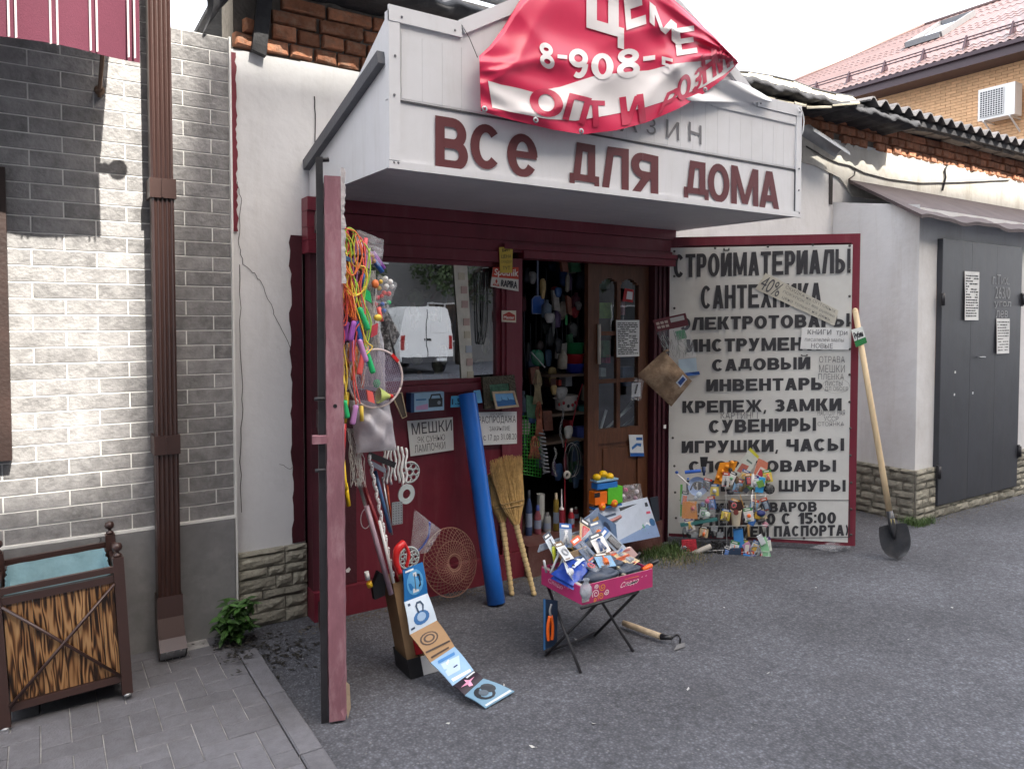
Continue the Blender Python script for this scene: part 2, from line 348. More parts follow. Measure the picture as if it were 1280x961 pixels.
b.grid(lambda s, t: (-60 + 140*s, -70 + 150*t, 0), 8, 8)
g = b.build('ground', M_asph, kind='structure')
b = MB(); b.box(-3.2, .772, -1.5, 3.93, -.05, .012)
pv = b.build('pavement', M_joint, kind='structure')
def block(w, d, h, c=.003):   # little slab with chamfered top, origin in the centre of its underside
    m = MB(); x = w/2; y = d/2
    m.add([(-x,-y,0),(x,-y,0),(x,y,0),(-x,y,0),(-x,-y,h-c),(x,-y,h-c),(x,y,h-c),(-x,y,h-c),(-x+c,-y+c,h),(x-c,-y+c,h),(x-c,y-c,h),(-x+c,y-c,h)],
          [(0,1,5,4),(1,2,6,5),(2,3,7,6),(3,0,4,7),(4,5,9,8),(5,6,10,9),(6,7,11,10),(7,4,8,11),(8,9,10,11)])
    return m
me_h = block(.196, .096, .014).mesh('paver'); me_v = block(.096, .196, .014).mesh('paver')
for m in (me_h, me_v): m.materials.append(M_pave)
far = MB()
for ix in range(-32, 10):
    for iy in range(-16, 21):
        k = (ix - iy) % 4
        x = ix*.1 + .0; y = 1.92 + iy*.1
        if k == 0: cx, cy, me, w_, d_ = x + .1, y + .05, me_h, .196, .096
        elif k == 3: cx, cy, me, w_, d_ = x + .05, y + .1, me_v, .096, .196
        else: continue
        cut = 1.0; cx -= .02; cy -= .02; e_ = cx + w_/2 - .772
        if e_ > 0:
            if w_ - e_ < .025: continue
            cut = (w_-e_)/w_; cx -= e_/2
        if cy + d_/2 > 3.93: continue
        if cx > -.55 and cy > 2.0: put('paver', me, (cx, cy, .003 + rnd(-.001, .001)), pv, (rnd(-.004,.004), rnd(-.004,.004), rnd(-.006,.006)), (cut, 1, 1))
        else: far.box(cx-w_/2*cut, cx+w_/2*cut, cy-d_/2, cy+d_/2, .01, .017)
far.build('far_pavers', M_pave, pv, kind='stuff')
kb = MB(); kb.box(.776, .868, -1.5, 3.66, -.05, .004)
kerb = kb.build('kerb', M_joint, kind='structure')
me_k = block(.088, .492, .03, .006).mesh('kerb_stone'); me_k.materials.append(M_pave)
for i in range(10): put('kerb_stone', me_k, (.822, 3.40 - i*.5, -.008 + rnd(-.001,.001)), kerb, (0, 0, rnd(-.004,.004)))
# loose grit, cigarette ends and scraps on the asphalt
b = MB()
for i in range(2600):
    a = rnd(-.2, 1); dd = 2.2 + 6*random.random()**1.3
    p = FW*dd + RT*dd*rnd(-.75, .75); x, y = p.x, p.y
    if x < .9 or y > 3.6: continue
    r = rnd(.002, .0045); h = rnd(.4, .9)
    b.add([(x-r,y-r*.8,0),(x+r,y-r,0),(x+r*.8,y+r,0),(x-r,y+r,0),(x+rnd(-1,1)*r*.4,y,r*h*1.3)], [(0,1,4),(1,2,4),(2,3,4),(3,0,4)])
b.build('grit', mat('grit_stone', (.16,.16,.165), .9, .3, 30, 0), kind='stuff')
b = MB()
for u, v in ((665,934),(630,857),(1020,735),(500,655),(640,600),(860,862),(742,905),(1135,800),(960,842),(720,800),(905,760),(560,905),(1190,760),(830,700),(705,797)):
    p = onZ(u, v); a = rnd(0, 6); r = rnd(.008, .016)
    b.add([p + V((math.cos(a+q)*r*(1 if k % 2 else .45), math.sin(a+q)*r*(1 if k % 2 else .45), .003 + .002*k)) for k, q in enumerate((0, 1.3, 3.1, 4.4))], [(0,1,2,3)])
b.build('litter_scraps', mat('pale_litter', (.5,.5,.48), .8, .2, 30, 0), kind='stuff')
# fallen dark leaves and damp crumbs by the corner
b = MB()
for i in range(240):
    u = random.gauss(330, 38); v = random.gauss(812, 13)
    p = onZ(u, v, .03 if u < 315 else .004)
    if p.y > 3.85: p.y = 3.85 - rnd(0, .1)
    a = rnd(0, 6.3); r = rnd(.006, .018); up_ = rnd(0, .008)
    b.add([p + V((math.cos(a)*r, math.sin(a)*r, up_)), p + V((math.cos(a+1.6)*r*.5, math.sin(a+1.6)*r*.5, .003)), p + V((-math.cos(a)*r, -math.sin(a)*r, up_*.5)), p + V((math.cos(a-1.6)*r*.5, math.sin(a-1.6)*r*.5, .001))], [(0,1,2,3)])
b.build('leaf_litter', mat('rotten_leaves', (.022,.02,.016), .7, .5, 60, 0), kind='stuff')

# grit and dust swept against the foot of the walls
b = MB()
for i in range(1500):
    k = random.random()
    if k < .5: x, y = rnd(1.1, 3.7), 3.80 - abs(random.gauss(0, .05))
    elif k < .8: x, y = rnd(5.85, 9.3), 3.15 - abs(random.gauss(0, .06))
    elif k < .9: x, y = 5.83 - abs(random.gauss(0, .05)), rnd(3.2, 3.95)
    else: x, y = rnd(4.0, 5.8), 3.93 - abs(random.gauss(0, .12))
    r = rnd(.002, .007); b.add([(x-r,y-r*.6,.001),(x+r,y-r*.8,.001),(x+r*.5,y+r,.001),(x-r*.9,y+r*.4,.001),(x,y,r*.9)], [(0,1,4),(1,2,4),(2,3,4),(3,0,4)])
b.build('wall_foot_grit', mat('brown_grit', (.12,.105,.085), .9, .5, 40, 0), kind='stuff')
# ================================================================ TILED BUILDING (left)
M_tile = mat('slate_tile', (.235,.230,.232), .55, .34, 16, .45, 55, rand=.22, dirt=(.36,.36,.355), dscale=26, damt=.55)
M_slab = mat('grey_stone_slab', (.20,.20,.205), .5, .18, 5, .12, 40, dirt=(.33,.33,.33), dscale=7, damt=.5)
tb = thing('tiled_building', 'neighbouring building faced with small grey brick-shaped tiles and white joints', 'building', (-1, 3.92, 0))
b = MB(); b.box(-6, .838, 3.925, 9, 0, 3.015); b.box(-6, .545, 3.9255, 9, 3.015, 4.6); b.build('wall', M_mortar, tb)
meT = {}
def tileme(w_):
    w_ = round(w_, 3)
    if w_ not in meT:
        m = MB(); x = w_/2; z = .0334; c = .0012; t = .003
        m.add([(-x,0,-z),(x,0,-z),(x,0,z),(-x,0,z),(-x,-t+c,-z),(x,-t+c,-z),(x,-t+c,z),(-x,-t+c,z),(-x+c,-t,-z+c),(x-c,-t,-z+c),(x-c,-t,z-c),(-x+c,-t,z-c)],
              [(0,1,5,4),(1,2,6,5),(2,3,7,6),(3,0,4,7),(4,5,9,8),(5,6,10,9),(6,7,11,10),(7,4,8,11),(8,9,10,11)])
        meT[w_] = m.mesh('brick_tile'); meT[w_].materials.append(M_tile)
    return meT[w_]
fart = MB(); nt_ = 0
for r in range(54):
    z = .648 + r*.0728
    x1 = .832; j = (.617 if r % 2 == 0 else .744)
    if z > 3.0: x1 = .54
    x = x1; first = True
    while x > -5.9:
        jj = j
        while jj > x - .03: jj -= .253
        w_ = x - jj - .006; cx = x - w_/2 - .003
        if cx > -.6 and z < 3.2: put('brick_tile', tileme(w_), (cx, 3.925, z), tb, (0, rnd(-.002,.002), 0)); nt_ += 1
        else: fart.box(cx - w_/2, cx + w_/2, 3.919, 3.93, z-.033, z+.033)
        x = jj
fart.build('far_tiles', M_tile, tb, kind='stuff')
b = MB(); b.box(.832, .842, 3.910, 3.97, 0.0, 3.02); b.build('edge_trim', M_mortar, tb)
for i in range(9):
    x1 = .828 - i*.6; b = MB(); b.box(x1-.596, x1, 3.905, 3.93, 0.0, .598); b.build('skirting_slab', M_slab, tb)
b = MB(); b.box(-5.9, .83, 3.908, 3.93, .600, .612); b.build('skirting_trim', M_mortar, tb)
wf = None
b = MB()
for x0, x1, z0, z1 in ((-.18,-.103,1.0,2.26),(-1.2,-1.125,1.0,2.26),(-1.125,-.18,1.0,1.06),(-1.125,-.18,2.2,2.26)): b.box(x0, x1, 3.85, 3.93, z0, z1)
wf = b.build('window_frame', mat('dark_brown_wood', (.03,.016,.013), .5, .3, 6, .2), tb)
b = MB(); b.box(-1.13, -.155, 3.90, 3.91, 1.05, 2.21); b.build('window_pane', glass('tinted_pane', .35, (.3,.3,.32)), wf)

# awning
M_aw = mat('maroon_canvas', (.085,.012,.030), .85, .12, 3, .15, 200, sss=0)
M_aws = mat('canvas_white_stripe', (.42,.36,.37), .85, .05, 3, .1, 200)
aw = thing('awning', 'maroon awning with pairs of thin white stripes on the tiled wall', 'awning', (-1.2, 3.6, 2.6))
b = MB(); b.grid(lambda s, t: (-3.0 + 3.365*s, 3.30 + .012*math.sin(s*46)*(1-t) , 2.635 + .006*math.sin(s*30) + .30*t), 60, 3); b.build('valance', M_aw, aw)
b = MB(); b.grid(lambda s, t: (-3.0 + 3.365*s, 3.30 + .60*t, 2.93 + .55*t), 20, 3); b.build('canopy_cloth', M_aw, aw)
for i in range(13):
    for e in (0, .022):
        x = .345 - i*.127*1.02 - e
        b = MB(); b.add([(x-.0035, 3.283, 2.637+.006*math.sin(12)), (x+.0035, 3.283, 2.637), (x+.0035, 3.283, 2.935), (x-.0035, 3.283, 2.935)], [(0,1,2,3)]); b.build('stripe', M_aws, aw)
b = MB(); b.tube([(-3.0, 3.31, 2.95), (.39, 3.31, 2.95)], .016); b.build('front_bar', mat('bronze_metal', (.20,.13,.09), .35, .15, 9, .1, metal=.6), aw)
b = MB(); b.lathe([(0,-.035),(.014,-.03),(.02,-.015),(.014,0),(.02,.008),(.03,.02),(.034,.04),(.03,.06),(.016,.075),(0,.08)], (.40, 3.31, 2.95), (1,0,0), 14); b.build('finial', MC['bronze_metal'], aw)
b = MB(); b.tube([(.262, 3.915, 2.63), (.262, 3.90, 2.66), (.262, 3.32, 2.94)], .009); b.build('arm', MC['bronze_metal'], aw)
b = MB(); b.lathe([(0,-.02),(.022,-.02),(.022,0),(.012,.004),(.012,.02),(0,.02)], (.262, 3.905, 2.66), (0,-1,0), 12); b.build('arm_bracket', MC['bronze_metal'], aw)

# downpipe
dp = thing('downpipe', 'brown ribbed square downpipe running down the tiled wall', 'downpipe', (.50, 3.86, 0))
def ribbed(x0, x1, y0, y1, z0, z1, n=5, lean=0):
    m = MB(); prof = []
    for i in range(n):
        a = x0 + (x1-x0)*i/n; w_ = (x1-x0)/n
        prof += [(a+w_*.08, y0), (a+w_*.5, y0-.0075), (a+w_*.92, y0)]
    prof = [(x0, y1), (x0, y0)] + prof + [(x1, y0), (x1, y1)]
    vs = [(x, y, z0) for x, y in prof] + [(x, y - lean, z1) for x, y in prof]; N = len(prof)
    m.add(vs, [(i, (i+1) % N, N+(i+1) % N, N+i) for i in range(N)], 0); return m
ribbed(.455, .555, 3.80, 3.88, .24, 1.02).build('pipe_section', M_brown, dp)
ribbed(.457, .553, 3.803, 3.878, 1.02, 2.20).build('pipe_section', M_brown, dp)
ribbed(.455, .551, 3.80, 3.878, 2.20, 4.4).build('pipe_section', M_brown, dp)
for z in (1.02, 2.22):
    b = MB(); b.box(.448, .561, 3.786, 3.925, z-.045, z+.045); b.box(.498,.506,3.781,3.79,z-.04,z+.04); b.build('clamp', M_brown, dp)
# shoe: swings out and stays open at the end
b = MB()
ring = lambda y, z, w_, ty: [V((.505-w_/2, y, z)), V((.505+w_/2, y, z)), V((.505+w_/2, y+ty[0], z+ty[1])), V((.505-w_/2, y+ty[0], z+ty[1]))]
rs_ = [ring(3.793, .30, .112, (.09, 0)), ring(3.785, .20, .114, (.092, -.01)), ring(3.745, .115, .116, (.085,-.035)), ring(3.69, .075, .118, (.055,-.062))]
for i in range(3): b.add(rs_[i] + rs_[i+1], [(0,1,5,4),(1,2,6,5),(2,3,7,6),(3,0,4,7)])
b.build('pipe_shoe', M_brown, dp)
b = MB(); q = rs_[3]; cc_ = (q[0]+q[1]+q[2]+q[3])/4; b.add([p_.lerp(cc_, .07) + V((0,.004,.003)) for p_ in q], [(0,1,2,3)])
for i in range(3): b.bar(V((.475+.03*i, 3.692, .070)), V((.475+.03*i, 3.742, .016)), .003, .006)
b.build('pipe_mouth', mat('zinc_grey', (.50,.50,.51), .6, .2, 12, .1), dp)

# ================================================================ SHOP BUILDING
M_brick = mat('old_red_brick', (.42,.18,.10), .9, .3, 22, .8, 50, rand=.34, dirt=(.42,.33,.25), dscale=16, damt=.6)
M_mud = mat('old_mortar', (.26,.235,.205), .95, .3, 20, .9, 50, dirt=(.06,.05,.045), dscale=5, damt=.7)
M_stone = mat('split_stone', (.27,.255,.205), .9, .3, 14, .9, 45, rand=.25, dirt=(.15,.145,.115), dscale=9, damt=.5)
M_bitumen = mat('bitumen_sheet', (.028,.028,.032), .7, .35, 5, .8, 22, dirt=(.10,.10,.105), dscale=4, damt=.5)
M_slate = mat('asbestos_sheet', (.30,.29,.28), .85, .2, 8, .5, 40, dirt=(.12,.12,.115), dscale=3, damt=.5)
sb = thing('shop_building', 'low shop with white plaster walls, burgundy timber front and old brick under the eaves', 'building', (2.6, 3.96, 0))
def wallgrid(x0, x1, z0, z1, y, nx, nz, amp):   # slightly uneven plaster face
    m = MB()
    def f(s, t):
        x = x0 + (x1-x0)*s; z = z0 + (z1-z0)*t
        e = 0 if s in (0, 1) or t in (0, 1) else amp*(math.sin(x*7.1+z*3)+math.sin(x*2.3-z*5.7)+math.sin(x*13+z*11)*.4)
        return (x, y + e, z)
    m.grid(f, nx, nz, 0, True); m.box(x0, x1, y + .015, y + .3, z0, z1); return m
wl = MB()
for a in ((.845, 1.205, 0, 2.98, 3.96, 8, 40), (3.865, 5.86, 0, 3.16, 3.96, 20, 30), (5.86, 10.5, 2.0, 3.19, 3.962, 40, 12)):
    m = wallgrid(*a, .0025); wl.add(m.v, m.f, 0); wl.sm[-len(m.f):] = m.sm
m = wallgrid(1.205, 3.865, 2.262, 2.985, 3.96, 20, 10, .0025); wl.add(m.v, m.f); wl.sm[-len(m.f):] = m.sm
wl.build('plaster_wall', M_plaster, sb)
# torn plaster lip under the bricks, right part warm and stained
m = MB(); pts = [(4.1, 3.10)]; x = 4.1
top = []
while x < 10.4: top.append((x, 3.16 + rnd(-.02, .03))); x += rnd(.03, .09)
bot = [(10.4, 2.72), (6.15, 2.72), (5.95, 2.86), (5.6, 2.93), (4.1, 3.0)]
m.prism(top + bot, (0, 3.952, 0), (1,0,0), (0,0,1), .016); m.build('plaster_band', M_plaster2, sb)
b = MB(); b.box(.87, 10.5, 3.985, 4.25, 2.95, 3.48); b.build('brick_backing', M_mud, sb)
def brickmesh(w_, h=.066, d=.05):
    m = MB(); j = lambda: rnd(-.004, .004); x = w_/2; z = h/2; c = .006
    f = [(-x,0,-z),(x,0,-z),(x,0,z),(-x,0,z)]; mid = [(a+j(), -d+.01, c_+j()) for a, _, c_ in f]; fr = [(a*(1-c/x)+j(), -d+j(), c_*(1-c/z)+j()) for a, _, c_ in f]
    m.add(f + mid + fr, [(0,1,5,4),(1,2,6,5),(2,3,7,6),(3,0,4,7),(4,5,9,8),(5,6,10,9),(6,7,11,10),(7,4,8,11),(8,9,10,11)])
    me = m.mesh('brick'); me.materials.append(M_brick); return me
BH = [brickmesh(.118) for _ in range(5)]; BS = [brickmesh(.245) for _ in range(5)]
def course(x0, x1, z, stretch, prob=1.0):
    x = x0
    while x < x1:
        w_ = .25 if stretch else .123
        me = random.choice(BS if stretch else BH)
        if random.random() < prob: put('brick', me, (x + w_/2, 3.995, z), sb, (rnd(-.02,.02), rnd(-.01,.01), rnd(-.03,.03)), (rnd(.94,1), 1 + rnd(-.15,.25), rnd(.93,1.03)))
        x += w_ + .008
course(1.02, 2.2, 3.03, False); course(1.06, 2.2, 3.11, False, .97); course(1.05, 2.3, 3.19, True); course(1.1, 2.3, 3.268, True)
course(4.15, 9.6, 3.205, False, .97); course(4.1, 9.6, 3.283, False); course(4.0, 9.6, 3.36, True)
# stones of the plinth
def stonemesh(w_, h):
    m = MB(); n = 3; g_ = {}
    vs = []; nx, nz = 4, 3
    for iz in range(nz+1):
        for ix in range(nx+1):
            e = ix in (0, nx) or iz in (0, nz)
            vs.append((-w_/2 + w_*ix/nx + (0 if ix in (0,nx) else rnd(-.1,.1)*w_/nx), -.010 if e else -rnd(.014,.024), -h/2 + h*iz/nz))
    m.add(vs, [(iz*(nx+1)+ix, iz*(nx+1)+ix+1, (iz+1)*(nx+1)+ix+1, (iz+1)*(nx+1)+ix) for iz in range(nz) for ix in range(nx)])
    a = len(vs); m.box(-w_/2, w_/2, -.009, .02, -h/2, h/2)
    me = m.mesh('stone'); me.materials.append(M_stone); return me
SM = [stonemesh(w_, .06) for w_ in (.09, .12, .15, .19, .24) for _ in range(2)]; SW = [w_ for w_ in (.09,.12,.15,.19,.24) for _ in range(2)]
def stones(parent, p0, ax, length, z0, z1, rz):   # irregular courses along ax
    z = z0
    while z < z1 - .02:
        h = min(rnd(.045, .075), z1 - z); s_ = 0
        while s_ < length - .01:
            k = random.randrange(10); w_ = min(SW[k], length - s_)
            if length - s_ - w_ < .05: w_ = length - s_
            p = V(p0) + V(ax)*(s_ + w_/2); p.z = z + h/2
            put('stone', SM[k], p, parent, (0, 0, rz), ((w_-.006)/SW[k], 1, (h-.006)/.06)); s_ += w_
        z += h
stones(sb, (.848, 3.945, 0), (1,0,0), .36, 0, .405, 0)
b = MB(); b.box(.846, 1.18, 3.945, 3.97, 0, .40); b.build('plinth_mortar', M_mud, sb)
# painted strips
def ragged(x0, x1, z0, z1, y, n=40, amp=.012, left=True):
    L_ = []; Rr = []
    for i in range(n+1):
        z = z0 + (z1-z0)*i/n
        L_.append((x0 + (rnd(-amp, amp) if left else 0), z)); Rr.append((x1 + (0 if left else rnd(-amp, amp)), z))
    m = MB()
    vs = [(x, y, z) for x, z in L_] + [(x, y, z) for x, z in Rr]
    m.add(vs, [(i, n+1+i, n+2+i, i+1) for i in range(n)]); return m
ragged(.846, .872, 2.06, 2.96, 3.950, left=False, amp=.006).build('painted_strip', M_red, sb)
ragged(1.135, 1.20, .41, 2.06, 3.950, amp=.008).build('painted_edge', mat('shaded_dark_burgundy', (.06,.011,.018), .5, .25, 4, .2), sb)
def ribbon(pts, w_, y, name, m, parent):
    b = MB()
    for (x0, z0), (x1, z1) in zip(pts, pts[1:]):
        d = V((x1-x0, 0, z1-z0)); n = V((-d.z, 0, d.x)).normalized()*w_/2
        p = V((x0, y, z0)); q = V((x1, y, z1)); b.poly([p-n, q-n, q+n, p+n])
    return b.build(name, m, parent)
def crackline(uvs, y, sub=5, j=.006):
    out = []
    for a, c in zip(uvs, uvs[1:]):
        for i in range(sub):
            p = onY(a[0]+(c[0]-a[0])*i/sub, a[1]+(c[1]-a[1])*i/sub, y); out.append((p.x + rnd(-j, j), p.z + rnd(-j, j)))
    p = onY(*uvs[-1], y); out.append((p.x, p.z)); return out
M_crack = mat('crack_shadow', (.05,.045,.045), .9, .1, 10, 0)
ribbon(crackline([(297,228),(301,250),(299,300),(303,330),(318,342),(326,352),(341,388),(352,412),(372,452)], 3.9535), .0028, 3.9535, 'crack', M_crack, sb)
ribbon(crackline([(299,330),(301,420),(303,500),(300,560),(302,640)], 3.9535), .0032, 3.9535, 'crack', M_crack, sb)
ribbon(crackline([(393,120),(394,150),(393,205)], 3.9535, 4, .002), .006, 3.9535, 'crack', M_crack, sb)
ribbon(crackline([(350,580),(362,585),(370,581)], 3.9535), .002, 3.9535, 'crack', M_crack, sb)
b = MB(); p = onY(1040,238,3.94); b.box(p.x-.022, p.x+.022, 3.948, 3.953, 2.62, 3.02); b.build('open_joint', M_crack, sb)
# eaves and roof
def wavy(x0, x1, y0, y1, z0, z1, pitch=.15, amp=.025, t=.008):
    m = MB(); n = int((x1-x0)/pitch*6)
    f = lambda s, tt: (x0+(x1-x0)*s, y0+(y1-y0)*tt, z0+(z1-z0)*tt + amp*math.sin((x1-x0)*s/pitch*2*math.pi))
    m.grid(f, n, 2); m.grid(lambda s, tt: tuple(V(f(s, tt)) - V((0,0,t))), n, 2)
    m.grid(lambda s, tt: tuple(V(f(s, 0)) - V((0,0,t*tt))), n, 1); return m
wavy(6.0, 10.6, 3.70, 5.4, 3.49, 3.62, .182, .034, .012).build('corrugated_roof', mat('dark_asbestos_sheet', (.13,.125,.13), .9, .3, 8, .5, 40, dirt=(.03,.03,.03), dscale=3, damt=.7), sb)
b = MB(); b.box(.9, 10.6, 3.9, 9.0, 3.47, 3.50); b.box(5.9, 10.6, 3.76, 3.99, 3.40, 3.455); b.build('roof_boards', M_bitumen, sb)
# left eave: thick folded bitumen edge hanging over the brick corner
b = MB()
def fe(s, t):
    x = .74 + 1.75*s; n_ = .018*math.sin(x*19) + .012*math.sin(x*41+1)
    pr_ = [(4.3, 3.52), (3.88, 3.44), (3.70, 3.385), (3.66, 3.335), (3.70, 3.315), (3.98, 3.325)]
    q = t*(len(pr_)-1); i = min(int(q), len(pr_)-2); fr_ = q - i
    y = pr_[i][0]*(1-fr_) + pr_[i+1][0]*fr_; z = pr_[i][1]*(1-fr_) + pr_[i+1][1]*fr_
    return (x, y + n_*.6, z + n_*(1 if i < 4 else .4))
b.grid(fe, 50, 10); b.build('eave_sheet', M_bitumen, sb)
b = MB(); b.grid(lambda s, t: (.73 + .33*s + .02*math.sin(t*9), 3.80 + .22*t*(1) , 3.40 - .38*(1-s)**1.5*(.35+.65*math.sin(t*3.14)) + .012*math.sin(s*23+t*9)), 14, 10)
b.build('sagging_sheet', M_bitumen, sb)
b = MB(); b.tube([(1.02, 3.62, 3.44), (1.9, 3.62, 3.435), (2.7, 3.62, 3.43)], .045, 12); b.build('eave_roll', M_steel, sb)
for x in (.92, .97):
    put('brick', BH[0], (x, 3.99, 3.03 + (x-.92)*1.6), sb, (0,0,.2))
b = MB(); b.obox((1.0, 3.93, 3.14), (.035,0,-.01), (0,.02,0), (.02,0,.17)); b.build('corner_flashing', M_bitumen, sb)
# right roof piece seen beyond the sign: pale flat sheets on a steep slope
M_pale = mat('weathered_pale_sheet', (.45,.42,.33), .8, .15, 9, .3, 30, dirt=(.2,.18,.15), dscale=5, damt=.6)
A_ = onY(948,112,4.6); B_ = onY(966,97,4.9); C_ = onY(1100,140,4.15); D_ = onY(1006,134,3.75)
tops = [onY(u_, v_, 4.9) for u_, v_ in ((905,90),(935,92),(966,97),(992,103),(1015,112),(1045,119),(1066,122))]
bots = [onY(u_, v_, 3.60) for u_, v_ in ((905,118),(940,122),(970,127),(993,131),(1008,134),(1040,133),(1076,130))]
for i in range(6):
    b = MB(); a_, c_, d_, e_ = bots[i], bots[i+1], tops[i+1], tops[i]
    g_ = (c_-a_)*.02; up_ = V((0,0,.012*(i % 2)))
    n_ = V((0,0,-.012)); P_ = [a_+g_+up_, c_-g_+up_, d_-g_+up_, e_+g_+up_]
    b.add(P_ + [p+n_ for p in P_], [(0,1,2,3),(7,6,5,4),(0,4,5,1),(1,5,6,2),(2,6,7,3),(3,7,4,0)]); b.build('roof_sheet', M_pale, sb)
b = MB(); b.tube([tops[i] + V((0,0,.012)) for i in range(7)], .012, 6); b.build('ridge_edge', M_bitumen, sb)
b = MB()
def fr2(s, t):
    x = 4.1 + 2.6*s; n_ = .015*math.sin(x*17)+.012*math.sin(x*37)
    pr_ = [(4.4, 3.44), (3.85, 3.42), (3.66, 3.385), (3.64, 3.34), (3.95, 3.33)]
    q = t*4; i = min(int(q), 3); f_ = q-i
    return (x, pr_[i][0]*(1-f_)+pr_[i+1][0]*f_ + n_*.5, pr_[i][1]*(1-f_)+pr_[i+1][1]*f_ + n_)
b.grid(fr2, 60, 8); b.build('eave_sheet', M_bitumen, sb)
b = MB()
for i in range(9): b.obox((6.4+i*.33, 3.86, 3.405 + rnd(-.01,.01)), (.17, rnd(-.02,.02), rnd(-.01,.01)), (0,.05,0), (0,0,.02)); 
b.build('rotten_board', M_mud, sb)

# ---------------- timber shop front
YR = 3.87
red = []
def rb(name, x0, x1, y0, z0, z1, y1=3.95, m=None): 
    b = MB(); c = .004; b.box(x0, x1, y0, y1, z0, z1); return b.build(name, m or M_red, sb)
rb('front_panel', 1.22, 2.40, 3.872, .16, 1.185); rb('skirting_board', 1.21, 2.60, 3.83, .0, .158)
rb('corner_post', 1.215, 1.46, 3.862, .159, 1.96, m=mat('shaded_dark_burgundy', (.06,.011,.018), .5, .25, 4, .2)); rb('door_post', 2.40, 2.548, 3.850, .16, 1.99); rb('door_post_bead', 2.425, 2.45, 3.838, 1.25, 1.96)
rb('window_sill', 1.46, 2.40, 3.845, 1.186, 1.235)
for z0, z1, y in ((2.185, 2.255, 3.846), (2.10, 2.182, 3.858), (2.03, 2.097, 3.850)): rb('head_board', 1.20, 3.866, y, z0, z1)
rb('head_rail', 1.20, 2.40, 3.838, 1.962, 2.027); rb('lintel', 2.40, 3.855, 3.818, 2.045, 2.075, 3.849); rb('lintel', 2.548, 3.852, 3.83, 1.995, 2.043)
b = MB()   # ribbed post beside the door
for i in range(7):
    x = 3.692 + i*.0215; b.box(x, x+.0165, 3.875 + (i % 2)*.012, 3.95, .0, 1.994)
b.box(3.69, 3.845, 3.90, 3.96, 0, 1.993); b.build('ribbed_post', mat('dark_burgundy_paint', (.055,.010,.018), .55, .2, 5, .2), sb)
rb('step', 2.55, 3.69, 3.78, 0, .20, 4.05, mat('worn_brown_paint', (.10,.035,.03), .6, .3, 6, .3, dirt=(.14,.11,.1), dscale=6))
# window frame and pane
b = MB()
for x0, x1, z0, z1 in ((1.46,1.50,1.236,1.961),(2.372,2.399,1.236,1.961),(1.50,2.372,1.236,1.262),(1.50,2.372,1.935,1.961)): b.box(x0, x1, 3.872, 3.925, z0, z1)
wfr = b.build('window', M_red, sb)
b = MB(); b.add([(1.50,3.892,1.262),(2.372,3.892,1.262),(2.372,3.892,1.935),(1.50,3.892,1.935)], [(0,1,2,3)]); b.build('pane', glass('shop_glass', .42, (.86,.92,.88)), wfr)
# inner room
b = MB()
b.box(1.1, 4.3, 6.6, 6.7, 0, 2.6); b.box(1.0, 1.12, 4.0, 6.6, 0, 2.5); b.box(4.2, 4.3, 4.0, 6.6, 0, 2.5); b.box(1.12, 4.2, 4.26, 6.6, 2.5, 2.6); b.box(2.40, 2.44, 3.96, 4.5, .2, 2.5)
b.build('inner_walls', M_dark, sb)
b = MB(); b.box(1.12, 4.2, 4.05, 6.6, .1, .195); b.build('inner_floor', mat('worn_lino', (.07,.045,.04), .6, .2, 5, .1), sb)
# glazed wooden door leaf
M_wood = mat('brown_varnished_wood', (.115,.045,.022), .4, .3, 5, .2, 30, stretch=(6,6,1), dirt=(.07,.03,.015), dscale=4)
dr = None
x0, x1 = 3.135, 3.685
b = MB()
b.box(x0, x0+.095, 3.93, 3.972, .205, 1.992); b.box(x1-.095, x1, 3.93, 3.972, .205, 1.992)
mx_ = (x0+x1)/2 - .0
b.box(mx_-.016, mx_+.016, 3.934, 3.968, .86, 1.91)
b.box(x0+.095, x1-.095, 3.93, 3.972, .205, .33); b.box(x0+.095, x1-.095, 3.931, 3.971, .76, .86)
for z in (1.19, 1.52): b.box(x0+.095, x1-.095, 3.936, 3.966, z-.014, z+.014)
b.box(x0+.097, x1-.097, 3.942, 3.962, .33, .76)
b.box(x0+.14, x1-.14, 3.934, 3.945, .37, .72)
n = 16   # arched top rail
for i in range(n):
    xa = x0+.095 + (x1-x0-.19)*i/n; xb = x0+.095 + (x1-x0-.19)*(i+1)/n
    ss = ((i+.5)/n*2) % 1; za = 1.90 - .05*(1 - math.sin(ss*math.pi))
    b.box(xa, xb, 3.9305, 3.9715, za, 1.992)
dr = b.build('door', M_wood, sb)
GP = glass('door_glass', .10, (.75,.82,.84))
for i in range(2):
    for j, (z0, z1) in enumerate(((.86,1.176),(1.204,1.506),(1.534,1.90))):
        xa = x0+.095 if i == 0 else mx_+.016; xb = mx_-.016 if i == 0 else x1-.095
        b = MB(); b.add([(xa,3.95,z0),(xb,3.95,z0),(xb,3.95,z1),(xa,3.95,z1)], [(0,1,2,3)]); b.build('pane', GP, dr)
b = MB(); p = onY(749, 425, 3.925); b.tube([onY(749,455,3.915), onY(749,405,3.915)], .012, 8); b.build('door_handle', mat('yellowed_white', (.55,.52,.44), .5), dr)

